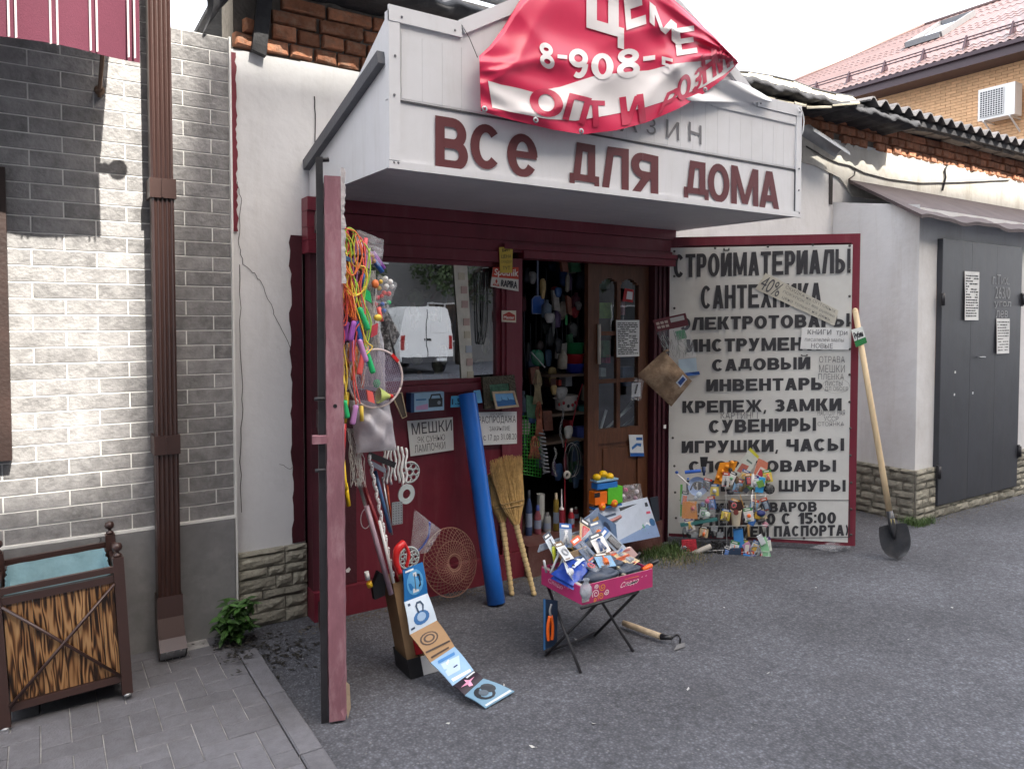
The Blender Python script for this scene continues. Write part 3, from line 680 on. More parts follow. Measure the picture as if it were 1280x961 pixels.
# ================================================================ ANNEX with metal door
ax = thing('garage_annex', 'white plastered annex with split stone plinth jutting out right of the shop', 'building', (7, 3.19, 0))
b = MB()
m = MB()
def fx(s, t): 
    y = 3.19 + .76*s; z = 2.52*t + .12*s*t; e = 0 if s in (0,1) or t in (0,1) else .003*(math.sin(y*11+z*5)+math.sin(z*7))
    return (5.862 + e, y, z)
m.grid(lambda s, t: fx(1-s, t), 12, 30); b.add(m.v, m.f); b.sm[-len(m.f):] = m.sm
for x0_, x1_, z0_, z1_ in ((5.862, 6.13, 0, 2.50), (7.50, 9.6, 0, 2.50), (6.13, 7.50, 2.27, 2.50), (6.13,7.50,0,.10)): b.box(x0_, x1_, 3.19, 3.42, z0_, z1_)
b.build('wall', mat('annex_plaster', (.71,.71,.71), .8, .05, 1.5, .4, 14, dirt=(.45,.42,.38), dscale=1.6, damt=.4, streak=(.42,.38,.32), samt=.4, sscale=5), ax)
stones(ax, (5.845, 3.96, 0), (0,-1,0), .78, 0, .42, -math.pi/2)
stones(ax, (5.845, 3.175, 0), (1,0,0), .29, 0, .42, 0)
stones(ax, (6.135, 3.175, 0), (1,0,0), 1.365, 0, .095, 0)
stones(ax, (7.50, 3.175, 0), (1,0,0), 1.3, 0, .42, 0)
b = MB(); b.box(5.846, 6.12, 3.176, 3.2, 0, .41); b.box(5.846, 5.87, 3.18, 3.96, 0, .41); b.box(7.51, 9.5, 3.176, 3.2, 0, .41); b.build('plinth_mortar', M_mud, ax)
# sloping sheet roof of the annex
b = MB(); bl_ = onY(1060, 224, 3.95); fl = onY(1152, 268, 3.06)
def vr(s, t):
    f0 = bl_.lerp(fl, t); r_ = V((9.7, f0.y, f0.z + (.0))); p = f0.lerp(r_, s); return (p.x, p.y, p.z + .012*math.sin(s*31)*t + .006*math.sin(s*70)*t)
b.grid(vr, 60, 5); b.grid(lambda s, t: tuple(V(vr(s, t)) - V((0,0,.028))), 60, 5); b.grid(lambda s, t: tuple(V(vr(s,1)) - V((0,0,.028*t))), 60, 1); b.grid(lambda s, t: tuple(V(vr(0,s)) - V((0,0,.028*t))), 6, 1)
b.build('roof', mat('rusty_brown_sheet', (.085,.065,.068), .7, .3, 6, .3, 30, dirt=(.05,.035,.03), dscale=3), ax)
ribbon_ = MB()
# the door
M_door = mat('grey_painted_steel', (.040,.043,.052), .42, .16, 2.2, .12, 10, dirt=(.024,.025,.028), dscale=2.6, damt=.6, streak=(.085,.075,.065), samt=.35, sscale=11)
b = MB(); b.box(6.132, 7.498, 3.150, 3.19, .103, 2.268); dl = b.build('steel_door', M_door, ax)
for x0_, x1_ in ((6.135, 6.60), (6.603, 7.03), (7.033, 7.495)):
    b = MB(); b.box(x0_, x1_, 3.146 + rnd(0,.002), 3.1505, .106, 2.265); b.build('door_sheet', M_door, dl)
for x, z in ((6.128, 1.78), (6.128, .38), (7.506, 1.80), (7.506, .42)):
    b = MB(); b.tube([(x, 3.135, z-.05), (x, 3.135, z+.05)], .016, 8); b.box(x-.02, x+.02, 3.14, 3.153, z-.06, z+.06); b.build('hinge', M_iron, dl)
b = MB(); b.tube([(6.72,3.14,1.30),(6.72,3.12,1.30),(6.80,3.12,1.30),(6.80,3.14,1.30)], .006, 6); b.build('door_handle', M_steel, dl)
for u_, v_ in ((1194,465),(1193,493),(1216,491)):
    p = onY(u_, v_, 3.144); b = MB(); b.poly([p+V((a,0,c)) for a, c in ((-.012,-.008),(.01,-.01),(.012,.009),(-.008,.012))]); b.build('paint_chip', M_paper, dl)
chalk = mat('chalk', (.33,.34,.35), .9, .2, 30, 0)
def wtext(s, u0, v0, u1, v1, y, m, parent, name='writing', bold=0, sk=0):   # from lower-left (u0,v0) to top-right (u1,v1) on plane Y=y
    a = onY(u0, v0, y); c = onY(u1, v1, y); w_ = c.x - a.x; h = c.z - a.z
    return text(s, lambda x, yy: V((a.x + w_*x + sk*h*yy, y, a.z + h*yy)), m, parent, name, bold)
wtext('г.Тих.', 1241, 355, 1262, 344, 3.143, chalk, dl); wtext('263/0', 1244, 373, 1263, 359, 3.143, chalk, dl); wtext('угол', 1243, 385, 1264, 377, 3.143, chalk, dl); wtext('лев', 1245, 397, 1260, 388, 3.143, chalk, dl)
# notices on the metal door
def notice(u0, v0, u1, v1, label, rows, y=3.138, seed=1, mm=None, name='paper_notice', thick=.0012):
    random.seed(seed)
    a = onY(u0, v1, y); c = onY(u1, v0, y)
    m = MB(); W_ = c.x-a.x; H_ = c.z-a.z
    f = lambda s, t, e=0: (a.x + W_*s, y - e - .003*math.sin(s*5+t*4) - .006*(1-t)**3, a.z + H_*t)
    m.grid(lambda s, t: f(s, t), 6, 8); o = m.build(name, mm or M_paper); tag(o, label, 'notice')
    b = MB()
    for r in range(rows):
        zt = .94 - .88*(r+.5)/rows; s_ = .06
        while s_ < .9:
            L_ = rnd(.05, .2)
            if random.random() < .85 and s_ + L_ < .96: b.add([f(s_, zt-.012, .0015), f(s_+L_, zt-.012, .0015), f(s_+L_, zt+.012, .0015), f(s_, zt+.012, .0015)], [(0,1,2,3)])
            s_ += L_ + .03
    b.build('typed_lines', M_ink, o); return o
notice(1205, 340, 1224, 400, 'yellowed typed sheet taped at the centre of the dark metal door', 16, seed=3)
notice(1245, 398, 1262, 442, 'white typed sheet taped near the right edge of the metal door', 11, seed=4)

# gutter stub, cables
b = MB(); a_ = onY(1008,166,3.80); c_ = onY(1054,196,3.80)
for k in range(1):
    d_ = (c_-a_); n = 10
    vs = []
    for p in (a_, c_):
        for i in range(n+1):
            t = math.pi*(i/n) ; vs.append(p + V((0, -math.cos(t)*.065, math.sin(t)*.065)))
    b.add(vs, [(i, i+1, n+2+i, n+1+i) for i in range(n)], 0, True)
tag(b.build('gutter_piece', M_steel), 'short half-round grey metal gutter stub under the eave right of the sign', 'gutter')
b = MB(); b.tube([onY(u_,v_,3.935) for u_,v_ in ((1008,183),(1030,196),(1048,204),(1062,207),(1080,216),(1110,224),(1150,229),(1200,228),(1262,225))], .006, 6)
b.tube([onY(u_,v_,3.935) for u_,v_ in ((1062,207),(1069,212),(1068,219),(1061,224))], .005, 6)
tag(b.build('wire', mat('grey_cable', (.07,.065,.06), .6)), 'thin grey cable sagging across the plaster above the annex roof', 'cable')
b = MB(); b.tube([onY(u_,v_,3.93) for u_,v_ in ((1184,206),(1181,214),(1182,222),(1178,238))], .010, 6)
tag(b.build('cable_end', M_iron), 'black hanging cable stub on the plaster above the metal door', 'cable')

# ================================================================ HOUSE beyond
M_hb = mat('orange_facing_brick', (.72,.44,.24), .8, .1, 10, .2, 30, rand=.10)
M_hm = mat('brown_mortar', (.40,.24,.14), .9, .1, 10, .1)
M_rt = mat('terracotta_metal_roof', (.125,.075,.070), .38, .1, 2, .03, dirt=(.16,.08,.075), dscale=3, damt=.3)
M_fas = mat('dark_brown_fascia', (.055,.030,.040), .4, .1, 4, .05)
hs = thing('brick_house', 'orange brick house with terracotta metal-tiled hip roof rising beyond the shop roof', 'house', (24, 13, 0))
b = MB(); b.box(19.11, 28.5, 4.4, 19.0, 0, 7.62); b.build('wall', M_hm, hs)
m = MB(); m.box(0, .02, -.121, .121, -.0325, .0325); mhb = m.mesh('house_brick'); mhb.materials.append(M_hb); nb_ = 0
rest = MB()
for r in range(101):
    z = .06 + r*.0748
    y = 4.4 + (0 if r % 2 else .126)
    while y < 18.8:
        if z > 5.42 and z < 7.6 and y > 7.6 and y < 11.9 and z > 5.42 + (y-7.6)*.46 - .1 and nb_ < 298: put('brick', mhb, (19.095, y+.121, z), hs); nb_ += 1
        elif z > 4.5: rest.box(19.095, 19.12, y, y+.242, z-.0325, z+.0325)
        y += .252
rest.build('far_bricks', M_hb, hs, kind='stuff')
ez, xe, Yc, pt_, rt_ = 7.87, 18.4, 19.7, .545, 6.3
y0e = 2.0
# metal tile roof surface with steps and waves
b = MB()
NY, NS = 560, 54
def hr(s, t):
    tx = rt_*t; y_hi = Yc - tx; y_lo = y0e + tx
    y = y_lo + (y_hi-y_lo)*s
    st = (tx % .35)/.35
    return (xe + tx, y, ez + pt_*tx + .020*math.sin(y/.183*2*math.pi) + .018*(1-st))
ts = []
for i in range(18): ts += [i*.35/rt_, (i*.35+.345)/rt_]
vs = [hr(s/NY, min(t, 1)) for t in ts for s in range(NY+1)]
b.add(vs, [(j*(NY+1)+i, j*(NY+1)+i+1, (j+1)*(NY+1)+i+1, (j+1)*(NY+1)+i) for j in range(len(ts)-1) for i in range(NY)], 0, False)
xr = xe+rt_; zr = ez+pt_*rt_
b.poly([(xe, Yc, ez), (xr, Yc-rt_, zr), (xr+rt_, Yc, ez)]); b.poly([(xe, y0e, ez), (xr, y0e+rt_, zr), (xr+rt_, y0e, ez)]); b.poly([(xr, y0e+rt_, zr), (xr, Yc-rt_, zr), (xr+rt_, Yc, ez), (xr+rt_, y0e, ez)])
rf = b.build('roof', M_rt, hs)
b = MB(); b.tube([(xe,Yc,ez+.03),(xr,Yc-rt_,zr+.03)], .06, 8); b.tube([(xr,y0e+rt_,zr+.03),(xr,Yc-rt_,zr+.03)], .06, 8); b.build('ridge_cap', M_rt, rf)
b = MB(); b.box(xe+.02, xe+.05, y0e, Yc, ez-.30, ez-.02); b.box(xe+.03, 19.12, y0e, Yc, ez-.295, ez-.27); b.box(xe-.08, xe+.02, y0e, Yc, ez-.11, ez-.02); b.build('fascia', M_fas, hs)
for z in (ez+.30,):
    b = MB(); x = xe + .62
    b.tube([(x-.02, y0e+1, ez+pt_*.62+.16), (x-.02, Yc-.8, ez+pt_*.62+.16)], .016, 6); b.tube([(x, y0e+1, ez+pt_*.62+.24), (x, Yc-.8, ez+pt_*.62+.24)], .016, 6); b.build('snow_rail', M_fas, rf)
    for i in range(16):
        y = 3.2 + i*1.02; b = MB(); zz = ez+pt_*.62
        b.add([(x-.16,y-.02,zz-.06),(x+.14,y-.02,zz+.10),(x,y-.02,zz+.30),(x-.16,y+.02,zz-.06),(x+.14,y+.02,zz+.10),(x,y+.02,zz+.30)], [(0,1,2),(5,4,3),(0,3,4,1),(1,4,5,2),(2,5,3,0)]); b.build('snow_bracket', M_fas, rf)
# skylight: pane corners read on the roof plane
pn = V((-pt_, 0, 1)).normalized(); p0_ = V((xe, 0, ez + .10))
q = [onP(u_, v_, p0_, pn) for u_, v_ in ((1143,52),(1181,43),(1207,20),(1170,32))]
ya = (q[0].y+q[3].y)/2; yb = (q[1].y+q[2].y)/2; xa = (q[0].x+q[1].x)/2; xb = (q[2].x+q[3].x)/2
zf = lambda x: ez + pt_*(x-xe)
b = MB()
F_ = [V((xa, ya, zf(xa)+.10)), V((xa, yb, zf(xa)+.10)), V((xb, yb, zf(xb)+.10)), V((xb, ya, zf(xb)+.10))]
for i in range(4): b.bar(F_[i], F_[(i+1) % 4], .09, .16)
sk = b.build('skylight', mat('grey_window_frame', (.16,.16,.17), .5), hs)
b = MB(); b.poly([p + V((0,0,.02)) for p in F_]); b.build('pane', glass('skylight_glass', .85, (.2,.2,.22)), sk)
# air conditioner
ac = thing('air_conditioner', 'white air conditioner outdoor unit bracketed to the orange brick wall', 'air conditioner', (18.7, 8.3, 6.2))
x0_, x1_ = 18.58, 18.92; a_ = onX(1223,112,x0_); c_ = onX(1268,146,x0_); ya, yb = c_.y, a_.y; z0_, z1_ = 6.27, 6.99
b = MB(); b.box(x0_, x1_, ya, yb, z0_, z1_); b.build('casing', M_white, ac)
b = MB(); b.box(x0_-.012, x0_-.004, ya+.30*(yb-ya), yb-.05, z0_+.06, z1_-.06); b.build('grille_back', mat('dark_grille', (.05,.05,.055), .6), ac)
b = MB()
for i in range(13):
    z = z0_+.07 + i*(z1_-z0_-.14)/12; b.box(x0_-.02, x0_-.012, ya+.30*(yb-ya), yb-.05, z-.006, z+.006)
for i in range(10):
    y = ya+.30*(yb-ya) + i*((yb-.05)-(ya+.30*(yb-ya)))/9; b.box(x0_-.026, x0_-.0205, y-.006, y+.006, z0_+.06, z1_-.06)
b.build('grille', M_white, ac)
for y in (ya+.1, yb-.12):
    b = MB(); b.bar((x0_, y, z0_-.02), (19.1, y, z0_-.02), .03, .03); b.bar((x0_+.05, y, z0_-.035), (19.1, y, z0_-.30), .03, .03); b.build('bracket', M_white, ac)
# ================================================================ SIGN CANOPY
sc_ = thing('shop_sign_canopy', 'big white clad box sign with maroon shop name over the entrance', 'sign', (2.6, 2.88, 2.24))
X0, X1, YC, ZB, ZM = 1.242, 3.94, 2.88, 2.242, 2.522
M_let = mat('maroon_letter_film', (.115,.026,.030), .5, .08, 6, .03)
M_letg = mat('faded_grey_letter_film', (.17,.165,.175), .5, .1, 6, .03)
b = MB(); b.prism([(X0, ZM+.002),(X1, ZM+.002),(X1, 2.895),(3.53, 2.885),(3.16, 3.14),(2.62, 3.44),(1.88, 3.065),(1.59, 2.905),(X0, 2.885)], (0, YC+.02, 0), (1,0,0), (0,0,1), .03); b.build('upper_panel', M_alu, sc_)
b = MB(); b.box(X0, X1, YC+.004, YC+.035, ZB, ZM-.003); b.build('lower_panel', M_alu, sc_)
b = MB(); n = 27
for i in range(n):   # narrow vertical cladding strips of the upper face
    x = X0+.06 + i*(X1-X0-.12)/n; top_ = min(2.86, 9)
    b.box(x+.0006, x+(X1-X0-.12)/n-.0006, YC+.0035, YC+.006, ZM+.012, 2.80)
b.build('cladding_strips', M_alu, sc_)
b = MB(); b.box(X0+.0, X0+.05, YC-.006, YC+.004, ZB+.03, 2.885); b.build('edge_profile', M_alu, sc_)
b = MB(); b.box(X1-.045, X1+.003, YC-.006, YC+.004, ZB+.03, 2.895); b.build('edge_profile', M_alu, sc_)
b = MB(); b.box(X0-.002, X1+.004, YC-.009, YC+.005, ZB-.006, ZB+.026); b.build('edge_profile', M_alu, sc_)
b = MB(); b.box(X0, 1.585, YC-.008, YC+.004, 2.84, 2.905); b.build('top_profile', M_alu, sc_)
b = MB(); b.box(3.535, X1, YC-.008, YC+.004, 2.845, 2.91); b.build('top_profile', M_alu, sc_)
b = MB(); b.box(3.16, 3.89, YC-.004, YC+.001, 2.79, 2.795); b.box(3.0, 3.89, YC-.002, YC+.0035, 2.797, 2.842); b.build('top_profile', M_alu, sc_)
for p_, q_ in (((1.585,2.885),(1.88,3.05)),((1.88,3.05),(2.62,3.43)),((2.62,3.43),(3.16,3.125)),((3.16,3.125),(3.53,2.875))):
    b = MB(); b.bar((p_[0],YC,p_[1]),(q_[0],YC,q_[1]),.016,.06); b.build('gable_profile', M_alu, sc_)
b = MB(); b.box(X0+.05, X1-.045, YC-.0015, YC+.004, ZM-.005, ZM+.003); b.build('panel_joint', mat('joint_dark', (.06,.06,.065), .8), sc_)
b = MB(); b.box(X0+.05, X0+.053, YC-.002, YC+.002, ZM, 2.84); b.box(X1-.05, X1-.047, YC-.002, YC+.002, ZB+.03, ZM); b.build('panel_joint', MC['joint_dark'], sc_)
b = MB()
for x, z in ((1.30,2.865),(1.55,2.862),(1.27,2.70),(1.265,2.54),(1.262,2.262),(1.20+.08,2.262),(3.925,2.262),(3.92,2.40),(3.92,2.53),(3.92,2.87),(3.56,2.865)):
    b.sph((x, YC-.008, z), .006, 6)
b.build('rivets', mat('rivet_grey', (.2,.2,.21), .4, metal=.6), sc_)
# left side: deep cheek with sloping top and dark cover strip
b = MB(); b.prism([(YC+.035, ZB),(3.955, ZB+.02),(3.955, 2.46),(3.45, 2.60),(YC+.035, 2.86)], (X0+.012, 0, 0), (0,1,0), (0,0,1), .02); b.build('side_panel', M_alu, sc_)
b = MB(); b.bar((X0-.006, YC+.04, 2.70), (X0-.006, 3.95, 2.435), .05, .055); b.build('cover_strip', mat('grey_roofing_strip', (.085,.09,.105), .5, .2, 6, .2), sc_)
b = MB(); b.prism([(YC+.035, ZB),(3.955, ZB+.02),(3.955, 2.46),(YC+.035, 2.86)], (X1-.012, 0, 0), (0,1,0), (0,0,1), .02); b.build('side_panel', M_alu, sc_)
b = MB()
for i in range(11): 
    y = YC+.036 + i*.097; b.box(X0+.023, X1-.023, y+.001, min(y+.095, 3.955), ZB+.012, ZB+.022)
b.build('soffit', mat('grey_soffit', (.60,.605,.62), .5, .06, 3, .05), sc_)
b = MB(); b.add([(X0+.02,YC+.05,2.85),(X1-.02,YC+.05,2.85),(X1-.02,3.955,2.47),(X0+.02,3.955,2.47)], [(0,1,2,3)]); b.build('top_cover', M_steel, sc_)
# letters, one by one
def letters(cells, y, m, bold):
    for ch, bl_, br_, tl_ in cells:
        a = onY(*bl_, y); c = onY(*br_, y); t = onY(*tl_, y)
        f = quadmap(a, c, t); o = htext(ch, f, m, sc_, 'letter', .285 if ch not in 'МО' else .30, .185) if bold else text(ch, f, m, sc_, 'letter', 0)
for cell in (('В',(544,210),(585,215),(544,144)), ('С',(588,209),(627,214),(588,152)), ('е',(634,219),(672,224),(634,164)),
             ('Д',(712,233),(749,238),(712,176)), ('Л',(752,238),(786,241),(752,182)), ('Я',(789,240),(823,246),(789,188)),
             ('Д',(855,248),(886,252),(855,199)), ('О',(885,251),(912,255),(885,202)), ('М',(914,255),(948,260),(914,206)), ('А',(949,259),(974,262),(949,212))):
    letters([cell], YC-.0015, M_let, .055)
for cell in (('А',(789-14,164),(797,166),(776,142)), ('З',(808,167),(820,169),(808,147)), ('И',(833,172),(849,176),(833,149)), ('Н',(861,176),(877,181),(861,152)),
             ('М',(700,150),(722,153),(700,126)), ('А',(726,154),(744,157),(726,130)), ('Г',(750,157),(766,160),(750,134))):
    letters([cell], YC-.0015, M_letg, .0)
b = MB(); b.tube([onY(u_,v_,YC-.02) for u_,v_ in ((998,133),(1003,140),(1005,150),(1004,162),(1003,168))], .004, 6); tag(b.build('cord', M_white), 'white cord dangling from the top right corner of the box sign', 'cord')
b = MB(); b.tube([onY(u_,v_,YC-.012) for u_,v_ in ((577,31),(587,48),(597,72))], .0018, 5); tag(b.build('guy_string', M_iron), 'thin string tying the red banner to the top left of the box sign', 'string')

# ================================================================ RED BANNER
M_ban = mat('red_banner_vinyl', (.66,.030,.095), .32, .05, 2.5, .08, 7, dirt=(.55,.025,.07), dscale=2, damt=.5)
M_banw = mat('white_banner_vinyl', (.78,.74,.73), .35, .05, 3, .1, 8)
# outline in sign coordinates: lower edge left->right, and upper edge left->right
low = [(601,139),(640,150),(690,162),(728,168),(770,163),(806,154),(850,135),(880,117),(905,98),(923,79)]
upp = [(599,70),(612,58),(628,36),(650,0),(690,-40),(760,-50),(810,-28),(860,15),(893,46),(921,75)]
def lerp_list(L, t):
    q = t*(len(L)-1); i = min(int(q), len(L)-2); f = q - i; return (L[i][0]*(1-f)+L[i+1][0]*f, L[i][1]*(1-f)+L[i+1][1]*f)
CR = [(.0,.05,.95,.55,.030,.030),(.0,.9,.6,.25,.028,.026),(.02,.5,.5,.95,.022,.03),(.98,.7,.55,.12,.05,.030),(.98,.85,.5,.5,.045,.028),(.98,.95,.45,.8,.03,.03),(.30,1.,.42,.1,.022,.025),(.62,1.,.70,.2,.035,.022),(.80,.9,.66,.0,.04,.03),(.15,.0,.45,.42,.02,.03),(.5,.0,.9,.62,.025,.025),(.04,.7,.3,.6,.02,.02)]
def fold(s, t):   # creases run out of the tied corners and stand forward of the sign
    h = .055 + .02*math.sin(s*5 + t*2)
    for x0, y0, x1, y1, a, w_ in CR:
        dx, dy = x1-x0, (y1-y0)*.6; L2 = dx*dx+dy*dy; px, py = s-x0, (t-y0)*.6
        q = max(0, min(1, (px*dx+py*dy)/L2)); d = math.hypot(px-dx*q, py-dy*q)
        h += .55*a*math.exp(-(d/(w_*1.35))**1.5)*(.35+.65*math.sin(math.pi*min(1,q+.08)))
    return h + .004*math.sin(s*31+t*17)
def ban(s, t, e=0):
    a = lerp_list(low, s); c = lerp_list(upp, s)
    u_ = a[0]*(1-t) + c[0]*t; v_ = a[1]*(1-t) + c[1]*t
    return onY(u_, v_, YC - max(.012, fold(s, t)*(1 if t < .98 else .6)) - e)
bn = thing('banner', 'crumpled red vinyl banner with white lettering hung across the gable of the sign', 'banner', (2.5, 2.8, 2.45))
b = MB(); b.grid(lambda s, t: ban(s, t), 110, 60); b.build('cloth', M_ban, bn)
def wband(s):   # height of the white strip along the banner
    return .78 - 0*s
def wt(s): return (.62 - 1.0*s) if s < .22 else (.40 - .12*(s-.22)) if s < .6 else .355 + .9*(s-.6)**1.3
b = MB(); b.grid(lambda s, t: ban(.045 + .925*s, .115*(1-.4*s) + (wt(.045+.925*s) - .115)*t*.93, .0025), 110, 14); b.build('white_strip', M_banw, bn)
def bantext(s, pts_bl, pts_br, pts_tl, m, bold=.02):   # positions read as pixel quads, sit on the cloth
    # invert ban() numerically on a coarse table
    vs = []; fs = []; kk = []
    for q, k in heavy(s, .28, .19): k0 = len(vs); vs += q; kk += [k]*len(q); fs.append(tuple(range(k0, k0+len(q))))
    # split long triangles so the letters follow the folds
    bmn = bmesh.new(); vv = [bmn.verts.new((x, y, 0)) for x, y in vs]
    for f in fs:
        try: bmn.faces.new([vv[i] for i in f])
        except ValueError: pass
    bmesh.ops.triangulate(bmn, faces=bmn.faces[:])
    for _ in range(3):
        ed = [e for e in bmn.edges if (e.verts[0].co - e.verts[1].co).length > .12]
        if ed: bmesh.ops.subdivide_edges(bmn, edges=ed, cuts=1); bmesh.ops.triangulate(bmn, faces=bmn.faces[:])
    bmn.verts.index_update()
    P_ = []
    for v_ in bmn.verts:
        x, y = v_.co.x, v_.co.y
        u_ = pts_bl[0] + (pts_br[0]-pts_bl[0])*x + (pts_tl[0]-pts_bl[0])*y
        w_ = pts_bl[1] + (pts_br[1]-pts_bl[1])*x + (pts_tl[1]-pts_bl[1])*y
        # solve (s,t)
        s0 = t0 = .5
        for _ in range(14):
            a = lerp_list(low, s0); c = lerp_list(upp, s0)
            t0 = max(0, min(1, (a[1]-w_)/(a[1]-c[1]))) if abs(a[1]-c[1]) > 1e-3 else .5
            cu = a[0]*(1-t0)+c[0]*t0
            s0 = max(0, min(1, s0 + (u_-cu)/330*.9))
        P_.append(ban(s0, t0, .0055))
    mb = MB(); mb.add(P_, [[v_.index for v_ in f.verts] for f in bmn.faces]); bmn.free()
    return mb.build('lettering', m, bn)
M_ban2 = mat('banner_red_print', (.50,.022,.07), .4, .06, 3, .05)
bantext('Ц', (733,44),(780,58),(733,-24), M_banw); bantext('Е', (783,38),(808,30),(778,-22), M_banw)
bantext('М', (812,28),(846,56),(812,2), M_banw); bantext('Е', (846,70),(872,66),(842,36), M_banw)
for ch, u0, v0, u1, v1, tu, tv in (('8',676,84,694,87,673,52),('-',697,82,709,83,697,58),('9',711,97,735,99,711,60),('0',739,99,767,100,739,66),('8',771,98,800,96,771,62),('-',804,88,819,86,804,58),('5',826,91,842,95,826,70)):
    bantext(ch, (u0,v0),(u1,v1),(tu,tv), M_banw)
for ch, bl_, br_, tl_ in (('О',(662,143),(704,149),(662,108)),('П',(703,149),(731,156),(712,116)),('Т',(733,158),(758,159),(731,125)),('И',(778,157),(808,152),(774,122)),
    ('Р',(822,144),(840,135),(834,116)),('О',(846,129),(863,120),(847,98)),('З',(864,118),(876,109),(868,89)),('Н',(879,106),(896,94),(876,70)),('И',(899,92),(913,83),(890,60)),('Ц',(913,83),(925,73),(902,54))):
    bantext(ch, bl_, br_, tl_, M_ban2)
for u_, v_ in ((606,136),(670,150),(727,164),(882,112)):
    b = MB(); p = onY(u_, v_, YC-.10); b.lathe([(.006,0),(.014,0),(.014,-.004),(.006,-.004)], p, (0,-1,0), 12); b.build('eyelet', M_steel, bn)
# loose pale tail of the banner on the right
b = MB(); tail = [(858,112),(905,90),(924,78),(945,98),(961,117),(962,124),(945,126),(900,120)]
def tl2(s, t):
    a = (850 + 114*s, 126 + 2*s); c = (880 + 46*s + 38*s**3, 114 - 40*s + 50*s**3)
    return onY(a[0]*(1-t)+c[0]*t, a[1]*(1-t)+c[1]*t, YC - .035 - .02*math.sin(s*7+t*4))
b.grid(tl2, 24, 12); b.build('banner_back', mat('white_banner_back', (.85,.85,.86), .4, .05, 3, .2, 6), bn)

# ================================================================ LEFT DOOR LEAF (seen on edge)
ll = thing('steel_door_leaf', 'narrow faded burgundy door leaf standing open edge-on left of the entrance', 'door leaf', (1.05, 3.3, 0))
Pn = V((.945, 2.815, 0)); Ph = V((1.235, 3.85, 0)); dl_ = (Ph-Pn).normalized(); nl_ = V((dl_.y, -dl_.x, 0))   # nl_ points to the entrance side
def lbox(mb, s0, s1, n0, n1, z0, z1):
    P_ = [Pn + dl_*s + nl_*n for s, n in ((s0,n0),(s1,n0),(s1,n1),(s0,n1))]
    vs = [p + V((0,0,z0)) for p in P_] + [p + V((0,0,z1)) for p in P_]
    mb.add(vs, [(0,3,2,1),(4,5,6,7),(0,1,5,4),(1,2,6,5),(2,3,7,6),(3,0,4,7)]); return mb
# front stile with chipped edges
b = MB(); n = 60
prof = []
vs = []
random.seed(5)
for i in range(n+1):
    z = .012 + (2.165-.012)*i/n
    e = rnd(-.0012,.0012); ch = rnd(0,.004) if random.random() < .3 else 0
    if .02 < z < .16: ch += .018
    for s, nn in ((.0, .0), (.0, .062-ch), (.03, .068-ch*.5), (.05, .072), (.05, 0)):
        vs.append(Pn + dl_*s + nl_*(nn+e) + V((0,0,z)))
b.add(vs, [(i*5+k, i*5+(k+1)%5, (i+1)*5+(k+1)%5, (i+1)*5+k) for i in range(n) for k in range(5)] + [(n*5+4,n*5+3,n*5+2,n*5+1,n*5)])
b.build('stile', M_pink, ll)
b = MB(); lbox(b, .05, 1.03, .012, .045, .03, 2.15); b.build('leaf_board', mat('shade_dark_paint', (.04,.014,.018), .6, .3, 5, .2), ll)  # the shade on the outer face is put into this dark colour
for z in (.03, 1.05, 2.06): b = MB(); lbox(b, .05, 1.03, .0, .0115, z, z+.09); b.build('rail', MC['shade_dark_paint'], ll)
b = MB(); lbox(b, .02, .055, -.030, -.004, .0, 2.24); b.build('steel_angle', M_iron, ll)
b = MB(); b.tube([Pn + dl_*.035 - nl_*.017 + V((0,0,2.23)), Pn + dl_*.035 + nl_*.02 + V((0,0,2.235))], .010, 6); b.build('top_hook', M_iron, ll)
b = MB(); lbox(b, -.012, .03, -.055, .0, 1.125, 1.155); b.build('lock_lug', M_pink, ll)
b = MB(); p = Pn + nl_*.033 + V((0,0,1.27)); b.lathe([(0,.0),(.008,.0)], p - dl_*.0015, -dl_, 10); b.build('bolt_hole', M_black, ll)
for z in (1.30, 1.02): b = MB(); b.tube([Pn - nl_*.045 + V((0,0,z)), Pn - nl_*.005 + V((0,0,z))], .008, 6); b.build('bolt', M_iron, ll)
b = MB(); vs = []
for i in range(31):
    z = 1.75 + .45*i/30
    vs += [Pn + nl_*(.062) - dl_*.001 + V((0,0,z)), Pn + nl_*(.072 + rnd(0,.012)) + dl_*(.012) + V((0,0,z))]
b.add(vs, [(2*i, 2*i+1, 2*i+3, 2*i+2) for i in range(30)]); b.build('peeling_edge', mat('peeling_white_paint', (.45,.42,.42), .8, .3, 40, .5), ll)
b = MB(); q_ = Pn + nl_*.066 - dl_*.004
b.add([q_+V((0,0,.17)), q_+nl_*.014+V((0,0,.155)), q_+nl_*.018+V((0,0,.06)), q_+nl_*.005+V((0,0,.015)), q_+nl_*.002+V((0,0,.05))], [(0,1,2,3,4)]); b.build('splinter', mat('raw_wood', (.33,.25,.17), .9, .2, 30, .3), ll)

